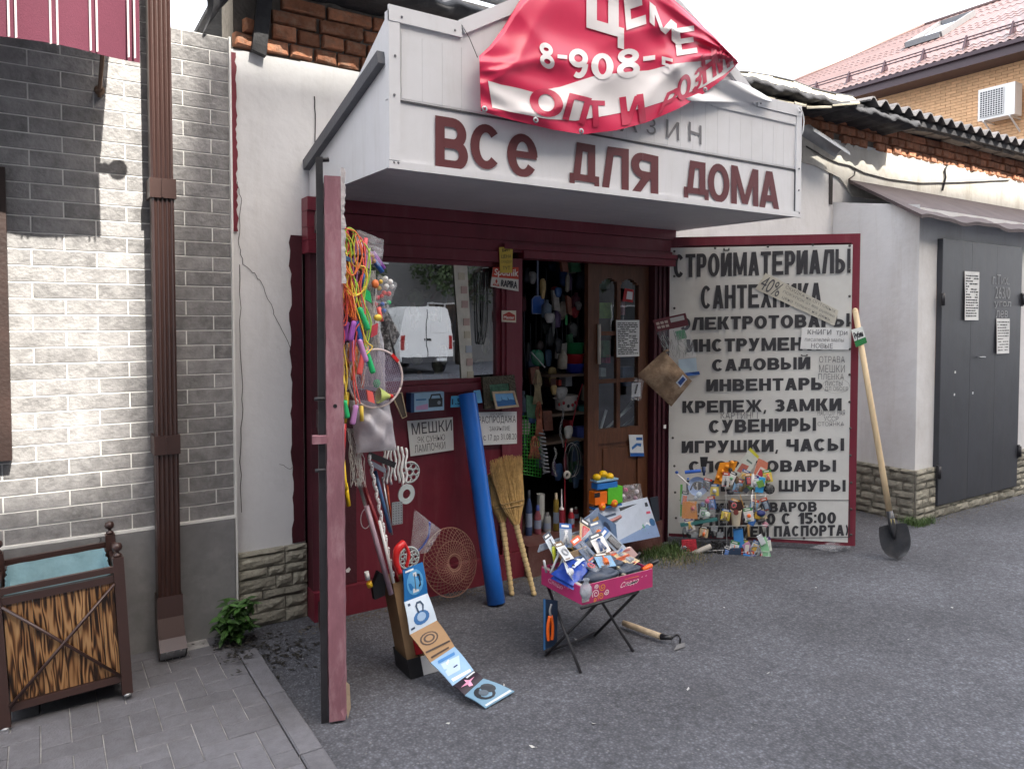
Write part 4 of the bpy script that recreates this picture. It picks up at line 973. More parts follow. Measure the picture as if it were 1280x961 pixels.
# ================================================================ RIGHT DOOR LEAF WITH SIGN SHEET
H0 = V((3.842, 3.872, 0)); H1 = V((4.785, 2.972, 0)); hd = (H1-H0).normalized(); hn = V((hd.y, -hd.x, 0));
if hn.dot(EYE - H0) < 0: hn = -hn
hp = H0
a_ = onP(1074.9, 292, hp, hn); c_ = onP(1073.5, 684, hp, hn); e_ = onP(838, 300, hp, hn)
sh = lambda p: (p - H0).dot(hd)
WL = sh(a_); 
pl = thing('sign_door_leaf', 'open burgundy door leaf right of the entrance with a white sheet listing wares', 'door leaf', (4.4, 3.4, 0))
def pbox(mb, s0, s1, z0, z1, n0, n1):
    P_ = [H0 + hd*s + hn*n for s, n in ((s0,n0),(s1,n0),(s1,n1),(s0,n1))]
    vs = [p + V((0,0,z0)) for p in P_] + [p + V((0,0,z1)) for p in P_]
    mb.add(vs, [(0,3,2,1),(4,5,6,7),(0,1,5,4),(1,2,6,5),(2,3,7,6),(3,0,4,7)]); return mb
ZT = a_.z; 
b = MB(); pbox(b, .005, WL-.005, .07, ZT-.01, -.045, -.012); b.build('leaf_board', M_red, pl)
for n_, s0, s1, z0, z1 in (('stile', 0, .05, .045, ZT), ('stile', WL-.055, WL, .045, ZT), ('rail', .05, WL-.055, ZT-.062, ZT), ('rail', .05, WL-.055, .045, .115)):
    b = MB(); pbox(b, s0, s1, z0, z1, -.011, .016); b.build(n_, M_red, pl)
# the printed sheet
sA = sh(onP(838, 316, hp, hn)); tl_ = onP(838, 312, hp, hn); tr_ = onP(1065, 304, hp, hn); bl_ = onP(843, 672, hp, hn); br_ = onP(1065, 670, hp, hn)
s0_, s1_ = sh(tl_), sh(tr_); z0s, z1s = (bl_.z+br_.z)/2, (tl_.z+tr_.z)/2
b = MB()
b.grid(lambda s, t: H0 + hd*(s0_+(s1_-s0_)*s) + hn*(.0205 + .0022*math.sin(s*9+t*4) + .0015*math.sin(t*21+s*5)) + V((0,0,z0s+(z1s-z0s)*t)), 40, 60)
sheet = b.build('sign_sheet', mat('white_sign_vinyl', (.62,.62,.59), .5, .04, 2, .12, 9, dirt=(.45,.43,.40), dscale=2.4, damt=.45), pl)
off = hn*.0255
def hline(s, u0, vb0, u1, vb1, vt0, sx=.35, sy=.21):
    a = onP(u0, vb0, hp+off, hn); c = onP(u1, vb1, hp+off, hn); t = onP(u0, vt0, hp+off, hn)
    return htext(s, quadmap(a, c, t), M_ink, sheet, 'lettering', sx, sy)
def pline(s, u0, vb0, u1, vb1, vt0, bold=.05, m=None, parent=None, name='lettering', o=None):
    a = onP(u0, vb0, hp+off, hn); c = onP(u1, vb1, hp+off, hn); t = onP(u0, vt0, hp+off, hn)
    return text(s, quadmap(a, c, t, o or V((0,0,0))), m or M_ink, parent or sheet, name, bold)
hline('СТРОЙМАТЕРИАЛЫ', 842, 347, 1063, 341, 318, .36, .16); hline('САНТЕХНИКА', 876, 386, 1027, 383, 357, .34, .15)
hline('ЭЛЕКТРОТОВАРЫ', 849, 413, 1062, 408, 397); hline('ИНСТРУМЕНТЫ', 858, 440, 1040, 437, 424)
hline('САДОВЫЙ', 890, 464, 1013, 461, 449); hline('ИНВЕНТАРЬ', 883, 489, 1028, 487, 474)
hline('КРЕПЕЖ, ЗАМКИ', 853, 516, 1052, 513, 501); hline('СУВЕНИРЫ', 886, 541, 1020, 538, 525)
hline('ИГРУШКИ, ЧАСЫ', 852, 566, 1055, 563, 551); hline('СПОРТТОВАРЫ', 861, 590, 1045, 589, 576)
hline('ВЕРЕВКИ, ШНУРЫ', 858, 614, 1057, 614, 600)
hline('ПРИЕМ ТОВАРОВ', 872, 641, 1021, 639, 629); hline('В НЕДЕЛЮ С 15:00', 868, 657, 1045, 654, 643); hline('(С НАЛИЧИЕМ ПАСПОРТА)', 853, 672, 1060, 669, 659)
b = MB()   # black frame round the last three lines
def pp(u_, v_, e=.0255): return onP(u_, v_, hp+hn*e, hn)
fr_ = [pp(849,625), pp(1062,625), pp(1062,671), pp(849,674)]
for i in range(3): b.bar(fr_[i], fr_[i+1], .004, .001, up=hn)
b.build('printed_frame', M_ink, sheet)
for u_, v_ in [(843,314),(843,345),(843,385),(841,547),(843,582),(844,615),(845,647),(894,310),(960,308),(1016,306),(1062,307),(1062,337),(1062,370),(1062,403),(1062,436),(1062,468),(1062,502),(1063,535),(1063,569),(1064,603),(1064,636),(1064,668),(1005,672),(950,673)]:
    b = MB(); b.lathe([(0,.004),(.007,.003),(.009,0)], pp(u_, v_, .0265), hn, 8); b.build('screw', mat('screw_dark', (.06,.055,.05), .5), pl)
# pencilled words straight on the sheet
M_pen = mat('pen_line', (.10,.10,.11), .8)
def hand(s, u0, vb, u1, vt, parent, m=None, o=None, sl=0): return pline(s, u0, vb, u1, vb - sl, vt, -.012, m or M_pen, parent, 'handwriting', o)
hand('ОТРАВА', 1024, 453, 1056, 445, sheet); hand('МЕШКИ', 1024, 465, 1056, 456, sheet); hand('ПЛЕНКА', 1023, 474, 1055, 467, sheet)
hand('листы', 1031, 482, 1053, 476, sheet); hand('ДЛ ОБОЕВ', 1031, 489, 1060, 483, sheet); hand('КАРТИНЫ', 901, 523, 947, 515, sheet)
hand('НАСТОЛЬНАЯ', 1022, 519, 1056, 512, sheet); hand('УССР', 1030, 526, 1048, 520, sheet); hand('СТОЯНКА', 1022, 532, 1055, 527, sheet)
b = MB(); ov = [pp(1045 + 17*math.cos(t/16*2*math.pi), 482 + 9*math.sin(t/16*2*math.pi), .0262) for t in range(17)]
b.tube(ov, .0008, 4); b.build('pen_loop', M_pen, sheet)
# slips of paper taped over the sheet
def slip(px, label, lines, cat='notice', name='paper_slip', m=None, e=.030):
    P_ = [pp(u_, v_, e) for u_, v_ in px]   # bl br tr tl
    mb = MB(); mb.grid(lambda s, t: (P_[0]*(1-s)+P_[1]*s)*(1-t) + (P_[3]*(1-s)+P_[2]*s)*t + hn*(.002*math.sin(s*6+t*3)), 8, 4)
    o = tag(mb.build(name, m or M_paper), label, cat)
    f = lambda x, y: (P_[0]*(1-x)+P_[1]*x)*(1-y) + (P_[3]*(1-x)+P_[2]*x)*y + hn*.0035
    for s, x0, x1, y0, y1, bd in lines: text(s, lambda x, y: f(x0+(x1-x0)*x, y0+(y1-y0)*y), M_pen, o, 'handwriting', bd)
    return o
slip([(944,361),(1043,407),(1048,388),(957,341)], 'long slanting paper strip offering 40 per cent off, taped across the wares list', [('40%', .02, .27, .1, .9, 0), ('СКИДКА на ОПТОВЫХ', .30, .97, .72, .93, -.01), ('ПОКУПОК от 800 рублей', .30, .97, .42, .62, -.01), ('цена только на день', .32, .93, .12, .30, -.01)], m=mat('cream_paper', (.55,.53,.45), .8, .05, 10))
slip([(1000,436),(1062,437),(1062,410),(1003,409)], 'white paper slip handwritten about new books, right side of the wares list', [('КНИГИ  три', .12, .95, .62, .92, -.005), ('писателей малы', .08, .88, .36, .56, -.01), ('НОВЫЕ', .22, .66, .06, .28, -.005)])
# marks: hanging blisters between post and leaf are built with the goods
# ================================================================ GOODS
random.seed(11)
def PY(pts, y=None): return [onY(p[0], p[1], p[2] if len(p) > 2 else y) for p in pts]
def smooth(pts, k=4):   # Catmull-Rom
    P_ = [V(p) for p in pts]; out = []
    for i in range(len(P_)-1):
        a = P_[max(i-1,0)]; b_ = P_[i]; c = P_[i+1]; d = P_[min(i+2,len(P_)-1)]
        for j in range(k):
            t = j/k; out.append(.5*((2*b_) + (c-a)*t + (2*a-5*b_+4*c-d)*t*t + (3*b_-a-3*c+d)*t**3))
    out.append(P_[-1]); return out
def card(px, y, label, cat, name, m, thick=.003, curl=.0, group=None, prints=(), yb=None):
    # px: bl br tr tl pixels on plane Y=y (yb: depth of the two lower corners); prints: (x0,y0,x1,y1,material) or (text,...)
    yb = yb or y
    P_ = [onY(px[0][0], px[0][1], yb), onY(px[1][0], px[1][1], yb), onY(px[2][0], px[2][1], y), onY(px[3][0], px[3][1], y)]
    n = (P_[1]-P_[0]).cross(P_[3]-P_[0]).normalized()
    if n.y > 0: n = -n
    f = lambda s, t, e=0: (P_[0]*(1-s)+P_[1]*s)*(1-t) + (P_[3]*(1-s)+P_[2]*s)*t + n*(e + curl*math.sin(s*math.pi)*(1-t) + curl*.4*math.sin(s*7+t*5))
    b = MB(); b.grid(lambda s, t: f(s, t, thick/2), 8, 8); b.grid(lambda s, t: f(s, t, -thick/2), 8, 8)
    ed = [f(i/8, 0, 0) for i in range(9)] + [f(1, i/8, 0) for i in range(1, 9)] + [f(1-i/8, 1, 0) for i in range(1, 9)] + [f(0, 1-i/8, 0) for i in range(1, 9)]
    N = len(ed); b.add([p + n*thick/2 for p in ed] + [p - n*thick/2 for p in ed], [(i, N+i, N+(i+1)%N, (i+1)%N) for i in range(N)])
    o = b.build(name, m); tag(o, label, cat, group)
    lay = 0
    for pr_ in prints:
        lay += 1; e = thick/2 + .0006 + lay*.0004
        if isinstance(pr_[0], str):
            s, x0, y0, x1, y1, mm, bd = pr_; text(s, lambda x, yy: f(x0+(x1-x0)*x, y0+(y1-y0)*yy, e), mm, o, 'lettering', bd)
        elif pr_[0] is None:   # polygon
            b = MB(); b.poly([f(x, yy, e) for x, yy in pr_[1]]); b.build('print', pr_[2], o)
        else:
            x0, y0, x1, y1, mm = pr_; b = MB(); b.grid(lambda s, t: f(x0+(x1-x0)*s, y0+(y1-y0)*t, e), 3, 3); b.build('print', mm, o)
    return o
F = flat
def blob(c, r, n=10): return [(c[0]+r[0]*math.cos(2*math.pi*i/n), c[1]+r[1]*math.sin(2*math.pi*i/n)) for i in range(n)]
# ---- litter bin
bn_ = thing('litter_bin', 'square litter bin of scorched planks in a brown steel frame with cross brace', 'litter bin', (.08, 3.7, .02))
bx0, bx1, by0, by1 = -.135, .29, 3.45, 3.84
for x, y in ((bx0,by0),(bx1,by0),(bx0,by1),(bx1,by1)):
    b = MB(); b.box(x-.02, x+.02, y-.02, y+.02, .035, .70); o = b.build('post', M_brown, bn_)
    b = MB(); b.lathe([(0,.0),(.016,.0),(.016,.012),(.007,.018),(.007,.026),(.018,.034),(.021,.048),(.016,.062),(0,.069)], (x,y,.70), (0,0,1), 12); b.build('ball_finial', M_brown, bn_)
    b = MB(); b.lathe([(.012,.022),(.014,.03),(.01,.04)], (x,y,0), (0,0,1), 8); b.sph((x,y-.01,.03), (.018,.018,.01), 8); b.build('foot', M_steel, bn_)
for z in (.115, .60, .672):
    b = MB()
    if z < .62:
        b.box(bx0+.021, bx1-.021, by0-.012, by0+.012, z-.017, z+.017); b.box(bx0+.021, bx1-.021, by1-.012, by1+.012, z-.017, z+.017)
        b.box(bx0-.012, bx0+.012, by0+.021, by1-.021, z-.017, z+.017); b.box(bx1-.012, bx1+.012, by0+.021, by1-.021, z-.017, z+.017)
    else:
        b.box(bx0+.02, bx1-.02, by0-.018, by0+.0, .632, .66); b.box(bx0+.02, bx1-.02, by1-.0, by1+.018, .632, .66); b.box(bx1+.0, bx1+.018, by0+.02, by1-.02, .632, .66); b.box(bx0-.018, bx0, by0+.02, by1-.02, .632, .66)
    b.build('frame_rail', M_brown, bn_)
def woodmat():
    m = bpy.data.materials.new('scorched_plank'); m.use_nodes = True; t = m.node_tree; N = t.nodes; L = t.links; b = N['Principled BSDF']; b.inputs['Roughness'].default_value = .32
    tc = N.new('ShaderNodeTexCoord'); oi = N.new('ShaderNodeObjectInfo'); ad = N.new('ShaderNodeVectorMath'); ad.operation = 'ADD'; L.new(tc.outputs['Object'], ad.inputs[0])
    sc2 = N.new('ShaderNodeMath'); sc2.operation = 'MULTIPLY'; sc2.inputs[1].default_value = 37; L.new(oi.outputs['Random'], sc2.inputs[0]); L.new(sc2.outputs[0], ad.inputs[1])
    mp = N.new('ShaderNodeMapping'); mp.inputs['Scale'].default_value = (24, 24, 1.9); L.new(ad.outputs[0], mp.inputs[0])
    no = N.new('ShaderNodeTexNoise'); no.inputs['Scale'].default_value = 1.6; no.inputs['Detail'].default_value = 1.5; no.inputs['Distortion'].default_value = .3; L.new(mp.outputs[0], no.inputs[0])
    mu = N.new('ShaderNodeMath'); mu.operation = 'MULTIPLY'; mu.inputs[1].default_value = 34; L.new(no.outputs['Fac'], mu.inputs[0])
    si = N.new('ShaderNodeMath'); si.operation = 'SINE'; L.new(mu.outputs[0], si.inputs[0])
    n3 = N.new('ShaderNodeTexNoise'); n3.inputs['Scale'].default_value = 2.2; L.new(ad.outputs[0], n3.inputs[0])
    a3 = N.new('ShaderNodeMath'); a3.operation = 'MULTIPLY_ADD'; a3.inputs[1].default_value = .32; L.new(si.outputs[0], a3.inputs[0]); L.new(n3.outputs['Fac'], a3.inputs[2])
    cr = N.new('ShaderNodeValToRGB'); e = cr.color_ramp.elements; e[0].position = .18; e[0].color = (.018,.008,.004,1); e[1].position = .95; e[1].color = (.47,.28,.13,1)
    x = cr.color_ramp.elements.new(.45); x.color = (.13,.055,.02,1); x = cr.color_ramp.elements.new(.62); x.color = (.28,.14,.055,1)
    L.new(a3.outputs[0], cr.inputs[0]); L.new(cr.outputs[0], b.inputs['Base Color'])
    bp = N.new('ShaderNodeBump'); bp.inputs['Strength'].default_value = .25; bp.inputs['Distance'].default_value = .004; L.new(a3.outputs[0], bp.inputs['Height']); L.new(bp.outputs[0], b.inputs['Normal'])
    return m
M_pl = woodmat()
pm = MB(); pm.box(-.0235, .0235, -.007, .007, .0, .455); pme = pm.mesh('plank'); pme.materials.append(M_pl)
for i in range(8):
    put('plank', pme, (bx0+.047+i*.0475, by0+.003, .135), bn_, (0, rnd(-.004,.004), 0)); 
    put('plank', pme, (bx0+.003, by0+.045+i*.043, .135), bn_, (0, 0, math.pi/2)); put('plank', pme, (bx1-.003, by0+.045+i*.043, .135), bn_, (0, 0, math.pi/2))
b = MB(); b.tube([(bx0+.02, by0-.018, .58), (bx1-.02, by0-.018, .13)], .007, 6); b.build('cross_brace', M_brown, bn_)
b = MB(); b.tube([(bx1-.02, by0-.024, .58), (bx0+.02, by0-.024, .13)], .007, 6); b.build('cross_brace', M_brown, bn_)
b = MB(); ang = 48
def lin_(s, t):
    P_ = [(bx0+.03,by0+.03),(bx1-.03,by0+.03),(bx1-.03,by1-.03),(bx0+.03,by1-.03),(bx0+.03,by0+.03)]
    q = s*4; i = min(int(q),3); f_ = q-i; x = P_[i][0]*(1-f_)+P_[i+1][0]*f_; y = P_[i][1]*(1-f_)+P_[i+1][1]*f_
    cx, cy = (bx0+bx1)/2, (by0+by1)/2; k = 1 - .18*t*t + .025*math.sin(s*90+t*5)*(1-t*.3)*math.sin(t*9+s*20)
    return (cx+(x-cx)*k, cy+(y-cy)*k, .642 - .40*t)
b.grid(lin_, 96, 10); b.build('bin_liner', mat('pale_blue_bag', (.32,.50,.56), .25, .15, 9, .5, 16), bn_)
b = MB(); b.box(bx0+.03, bx1-.03, by0+.03, by1-.03, .10, .2); b.build('inner_bucket', M_black, bn_)

bn_.scale = (1, 1, .875); bn_.rotation_euler = (0, -.045, 0)
# ---- plant by the downpipe
M_leaf = mat('nettle_leaf', (.045,.115,.022), .55, .3, 30, .2, rand=.4)
pt = thing('wild_plant', 'leafy green weed growing in the corner beside the downpipe', 'plant', (.80, 3.80, .0))
LM = []
for k in range(4):
    m = MB(); L_ = .06; n = 6
    for s_ in (-1, 1):
        vs = [(0, L_*i/n, -.010*(i/n)**2) for i in range(n+1)] + [(s_*.013*math.sin(math.pi*min(1,(i+.3)/n)**.8)*(1+.25*(i % 2)), L_*(i/n)*.97, .006-.014*(i/n)**2) for i in range(n+1)]
        m.add(vs, [(i, n+1+i, n+2+i, i+1) for i in range(n)])
    me = m.mesh('leaf'); me.materials.append(M_leaf); LM.append(me)
stem = MB()
for k in range(34):
    a = rnd(0, 6.28); rr = rnd(.01, .05); top_ = V((.79 + math.cos(a)*rnd(.02,.13), 3.77 + math.sin(a)*rnd(.02,.09), rnd(.05,.235)))
    if top_.y > 3.86: top_.y = 3.86
    base = V((.79+math.cos(a)*.02, 3.82+math.sin(a)*.01, 0)); mid = (base+top_)/2 + V((0,0,.03))
    stem.tube([base, mid, top_], .0018, 4)
    for j in range(8):
        bp_ = top_ if j < 4 else mid.lerp(top_, rnd(.1,.8)); yaw = a + (j % 4)*1.4 + rnd(-.5,.5)
        s_ = rnd(.6, 1.15); put('leaf', random.choice(LM), bp_, pt, (rnd(-.7,.25), rnd(-.4,.4), yaw), (s_,s_,s_))
stem.build('stems', M_leaf, pt)
# ---- grass tufts
def tuft(cx, cy, rx, ry, n, h, label, col_='grass_green', colr=(.055,.10,.025)):
    b = MB()
    for i in range(n):
        x = cx + random.gauss(0, rx); y = cy + random.gauss(0, ry); hh = rnd(.3,1)*h; a = rnd(0,6.3); l = rnd(.2,.9)*hh; w_ = .0016
        p = V((x,y,0)); q_ = p + V((math.cos(a)*l*.4, math.sin(a)*l*.4, hh*.7)); r_ = p + V((math.cos(a)*l, math.sin(a)*l, hh)); n_ = V((-math.sin(a),math.cos(a),0))*w_
        b.add([p-n_, p+n_, q_+n_, q_-n_, r_], [(0,1,2,3),(3,2,4)])
    o = b.build('grass', mat(col_, colr, .7, .4, 50, 0), kind='stuff'); return o
p = onZ(800, 690); tuft(p.x+.12, 3.70, .13, .05, 900, .06, ''); tuft(p.x+.2, 3.62, .15, .05, 350, .03, '', 'dry_grass', (.22,.19,.10))
p = onZ(862, 700); tuft(3.62, 3.62, .13, .07, 500, .05, ''); tuft(3.6, 3.5, .12, .06, 450, .025, '', 'dry_grass')
tuft(5.78, 3.16, .035, .035, 260, .07, ''); tuft(5.88, 3.11, .08, .02, 260, .06, '');

# ---- blue film roll
a_ = onZ(624, 757, .0) + V((0, .03, .004)); t_ = onY(584, 492, 3.79)
M_blue = mat('glossy_blue_film', (.014,.13,.52), .28, .12, 5, .7, 5, stretch=(1,1,.3))
o = thing('film_roll', 'tall bright blue roll of film leaning against the burgundy shop front', 'roll', a_)
b = MB(); ax_ = (t_-a_); L_ = ax_.length; b.lathe([(.047,0),(.0515,.002),(.052,.3),(.0505,.62),(.052,.9),(.0515,L_)], a_, ax_, 28); b.build('film', M_blue, o)
b = MB(); b.lathe([(.0515,L_),(.046,L_+.0005),(.022,L_-.001),(.022,L_-.04),(0,L_-.04)], a_, ax_, 24); b.lathe([(.047,0),(.02,.001),(.0,.02)], a_, ax_, 24); b.build('roll_end', mat('blue_film_edge', (.012,.10,.36), .4), o)
# ---- brooms
M_straw = mat('broom_straw', (.50,.33,.13), .75, .25, 40, .3, rand=.1); M_straw2 = mat('broom_handle_reed', (.56,.42,.21), .6, .25, 30, .3)
def broom(base, neck, tip, wtop, label):
    t_ = thing('straw_broom', label, 'broom', base, 'straw brooms standing upside down by the doorway')
    d = (neck-base); N = 15; pts = []; rr = []
    for i in range(N*2+1):
        f_ = i/(N*2); bend = V((0,0,0)); pts.append(base.lerp(neck, f_)); rr.append((.0165 if i % 2 else .0125) + .004*f_)
    b = MB(); b.tube(pts, rr, 9); b.build('handle', M_straw2, t_)
    b = MB()
    for i in range(1, N): 
        p = base.lerp(neck, (i)/N); q_ = base.lerp(neck, (i+.12)/N); b.tube([p, q_], .0145+.004*i/N, 9)
    b.build('binding_cords', mat('tan_cord', (.36,.25,.11), .8), t_)
    ax_ = (tip-neck).normalized(); side = ax_.cross(V((0,1,0))).normalized(); dep = side.cross(ax_).normalized()
    b = MB(); Lh = (tip-neck).length
    for i in range(520):
        s_ = rnd(-1,1); q = rnd(-1,1)*math.sqrt(max(0,1-s_*s_)); 
        p0 = neck + side*s_*.022 + dep*q*.02
        p1 = neck + ax_*Lh*.30 + side*s_*wtop*.36 + dep*q*.028; p2 = neck + ax_*(Lh*(rnd(.90,1.03) - .05*abs(s_))) + side*(s_*wtop*.5+rnd(-.01,.01)) + dep*(q*.022+rnd(-.008,.008))
        b.tube([p0,p1,p2], [.0026,.0022,.0012], 3, cap=False)
    b.build('bristles', M_straw, t_, kind='stuff')
    for f_ in (.27, .33):
        b = MB(); r_ = wtop*.37 if f_ > .3 else wtop*.33; b.tube([neck + ax_*Lh*f_ + side*r_*math.cos(a)*1.02 + dep*.031*math.sin(a) for a in [2*math.pi*i/20 for i in range(21)]], .003, 5); b.build('stitching', MC['tan_cord'], t_)
broom(onZ(668, 744), onY(645, 655, 3.66), onY(632, 570, 3.74), .225, 'straw broom with reed handle, the right one in front of its pair')
broom(onZ(640, 744), onY(628, 652, 3.72), onY(620, 590, 3.80), .16, 'straw broom mostly hidden behind the other, next to the blue roll')
# ---- round wire trap
ctr = onY(563, 702, 3.70); 
t_ = thing('wire_trap', 'round rusty wire mesh trap leaning on the burgundy panel beside the blue roll', 'wire basket', V((ctr.x, 3.70, .05)))
M_rw = mat('rusty_wire', (.36,.20,.15), .6, .2, 30, .1, metal=.3)
ex = V((1,0,0)); ez_ = V((0,.22,1)).normalized(); rx, rz = .168, .192; en = V((0,-1,.2))
P3 = lambda r, a, h=0: ctr + ex*rx*r*math.cos(a) + ez_*rz*r*math.sin(a) + en*h
for nm, r, h, w_ in (('outer_ring',1,0,.0022),('middle_ring',.62,.03,.0018),('inner_ring',.25,.05,.0018)):
    b = MB(); b.tube([P3(r, 2*math.pi*i/40, h) for i in range(41)], w_*1.4, 5); b.build(nm, M_rw, t_)
b = MB()
for dr_ in (-1, 1):
    for k in range(34):
        a0 = 2*math.pi*k/34; b.tube([P3(1 - .82*q/7, a0 + dr_*q*.155, .055*math.sin(q/7*2.2)) for q in range(8)], .0016, 3, cap=False)
b.build('mesh_wires', M_rw, t_)

# ---- brown carton with long tools, and the picture strip
cb = thing('tool_carton', 'tall narrow brown cardboard carton on a black and white base holding long tools', 'box', onZ(512, 832)+V((0,.05,0)))
c0 = onZ(489, 826)+V((0,.0,0)); 
B_ = [onY(487,816,3.12), onY(519,830,3.02), onY(545,815,3.12)]
q0 = V((1.375, 3.07, .0)); lean = V((-.055, .05, 0))
def leanbox(mb, x0, x1, y0, y1, z0, z1, m=0):
    f = lambda x, y, z: (x + lean.x*z/.4, y + lean.y*z/.4, z)
    mb.add([f(x0,y0,z0),f(x1,y0,z0),f(x1,y1,z0),f(x0,y1,z0),f(x0,y0,z1),f(x1,y0,z1),f(x1,y1,z1),f(x0,y1,z1)], [(0,3,2,1),(0,1,5,4),(1,2,6,5),(2,3,7,6),(3,0,4,7)], m)
b = MB(); leanbox(b, 1.385, 1.485, 3.01, 3.14, .075, .42); b.build('carton', M_card, cb)
b = MB(); leanbox(b, 1.375, 1.44, 2.98, 3.14, .002, .09); b.build('base_black', M_black, cb)
b = MB(); leanbox(b, 1.44, 1.56, 2.985, 3.14, .002, .085); b.build('base_white', M_white, cb)
b = MB(); leanbox(b, 1.43, 1.484, 3.002, 3.009, .09, .16); b.build('red_label', F('b01822'), cb)
# strip of printed boxes, folding down to the asphalt
bd = [((503,712,3.04),(528,702,3.05)),((505,752,3.02),(534,741,3.03)),((512,793,2.96),(546,775,2.98)),((538,828,2.86),(568,808,2.89)),((566,857,2.73),(592,838,2.76)),((581,869,2.665),(604,848,2.70))]
e1 = onZ(607,885,.006); e2 = onZ(643,864,.012)
E_ = [(onY(*a), onY(*c)) for a, c in bd] + [(e1, e2)]
for i in range(len(E_)):
    E_[i] = tuple(V((p.x,p.y,max(p.z,.006))) for p in E_[i])
stp = thing('picture_strip', 'bent strip of six flattened printed packaging panels trailing from the carton to the asphalt', 'packaging', (1.5, 2.8, 0))
cols = [F('1f6fb0'), F('c9d8e6'), mat('kraft_print', (.36,.22,.11), .7, .1, 8), F('8fb4d6'), F('2a1f2b'), F('6f93ab')]
for i in range(6):
    a, c = E_[i]; d, e = E_[i+1]
    n = (c-a).cross(a-d).normalized(); 
    if n.dot(EYE-a) < 0: n = -n
    f = lambda s, t, h=0: (a*(1-s)+c*s)*t + (d*(1-s)+e*s)*(1-t) + n*(h + .006*math.sin(t*math.pi))
    b = MB(); b.grid(lambda s, t: f(s, t, .003), 4, 6); b.grid(lambda s, t: f(s, t, -.002), 4, 6)
    for s_ in (0, 1): b.grid(lambda s, t: f(s_, s, -.002+.005*t), 6, 1)
    o = b.build('picture_panel', cols[i], stp)
    def pr(poly, m, h=.0042, name='print'):
        b = MB(); b.poly([f(x, y, h) for x, y in poly]); b.build(name, m, o)
    if i == 0:
        pr(blob((.5,.5),(.38,.40),16), F('5ba0d2')); pr([(.38,.18),(.64,.18),(.60,.8),(.44,.8)], F('d9dde0'), .0048); pr([(.48,.24),(.52,.24),(.52,.75),(.48,.75)], F('50606c'), .0054); pr([(.64,.3),(.74,.35),(.74,.7),(.62,.74),(.62,.68),(.69,.64),(.69,.4),(.64,.36)], F('1b2530'), .0054); pr([(.1,.88),(.5,.88),(.5,.94),(.1,.94)], F('e8eef2'), .005)
    if i == 1:
        pr(blob((.5,.34),(.30,.22),14), F('3c6fa8')); pr(blob((.5,.36),(.17,.14),12), F('9cb8d6'), .005); pr([(.4,.5),(.36,.75),(.45,.86),(.62,.86),(.7,.7),(.62,.5),(.57,.5),(.63,.7),(.58,.79),(.47,.79),(.43,.7),(.47,.5)], F('26415f'), .0052); pr([(.06,.1),(.2,.1),(.2,.16),(.06,.16)], F('26415f'), .005); pr([(.1,.82),(.2,.82),(.2,.9),(.1,.9)], F('26415f'), .005)
    if i == 2:
        for r_ in (.32,.26,.2,.13): 
            pr(blob((.42,.62),(r_,r_*.62),16), F('3a2415') if r_ in (.32,.2) else cols[2], .0042+.0006*(.4-r_)*10)
        pr([(.05,.28),(.95,.2),(.95,.25),(.05,.33)], F('2c1a10'), .006); pr([(.1,.08),(.8,.05),(.8,.1),(.1,.13)], F('3a2415'), .006)
    if i == 3:
        pr([(.08,.3),(.6,.25),(.9,.65),(.2,.75)], F('b9cfe6')); pr([(.15,.8),(.8,.74),(.85,.84),(.2,.9)], F('4b86c4'), .005); pr([(.45,.4),(.62,.4),(.62,.44),(.45,.44)], F('223a66'), .0056); pr([(.35,.6),(.5,.7),(.5,.74),(.33,.66)], F('e8eef5'), .0056); pr([(.1,.08),(.9,.02),(.9,.10),(.1,.18)], F('dfe6ee'), .0052)
    if i == 4:
        pr([(.1,.5),(.4,.35),(.8,.5),(.45,.55)], F('d58fae')); pr([(.35,.2),(.5,.1),(.55,.5),(.42,.8)], F('e3a0bd'), .005); pr([(.55,.75),(.95,.75),(.95,.9),(.55,.9)], F('d7dade'), .005)
    if i == 5:
        pr(blob((.42,.55),(.30,.34),14), F('20262d')); pr(blob((.66,.62),(.2,.24),12), F('2b3138'), .005); pr(blob((.40,.56),(.14,.16),10), F('55626e'), .0056); pr([(.05,.04),(.95,.04),(.95,.12),(.05,.12)], F('c9d3da'), .0052)
# long tools in the carton
def stick(name, label, cat, pts, r, m, n=8, parts=(), group=None):
    t_ = thing(name, label, cat, V(pts[0]), group); b = MB(); b.tube(pts, r, n); b.build('shaft', m, t_); return t_
S3 = lambda u0, v0, y0, u1, v1, y1: [onY(u0,v0,y0), onY(u1,v1,y1)]
stick('long_pole', 'dark red pole standing in the carton between pale poles', 'pole', S3(497,726,3.10, 453,601,3.16), .010, mat('dark_red_plastic', (.28,.015,.025), .35))
stick('long_pole', 'pale grey pole, leftmost of those in the carton', 'pole', S3(487,738,3.12, 447,598,3.18), .008, mat('pale_grey_plastic', (.45,.44,.43), .4))
stick('long_pole', 'milky pink pole wrapped in film standing in the carton', 'pole', S3(489,742,3.04, 458,632,3.06), .012, mat('pinkish_film', (.42,.30,.36), .3, clear=.15))
stick('long_pole', 'white pole at the front of the carton', 'pole', S3(492,728,3.02, 474,650,3.05), .0065, M_white)
stick('long_pole', 'thin silver pole behind the squeegee in the carton', 'pole', S3(490,668,3.14, 478,596,3.18), .006, mat('silver_pole', (.5,.5,.52), .3, metal=.7))
stick('long_pole', 'thin orange-red pole sticking up behind the grey discs', 'pole', S3(489,650,3.16, 484,606,3.18), .0045, mat('orange_red', (.55,.08,.02), .4))
sq = stick('squeegee', 'black squeegee with blue handle at the top of the carton', 'squeegee', S3(488,665,3.08, 469,588,3.12), .0085, mat('steel_blue', (.04,.10,.22), .4))
b = MB(); b.bar(onY(461,568,3.10), onY(493,581,3.10), .02, .026); b.build('blade_holder', M_black, sq)
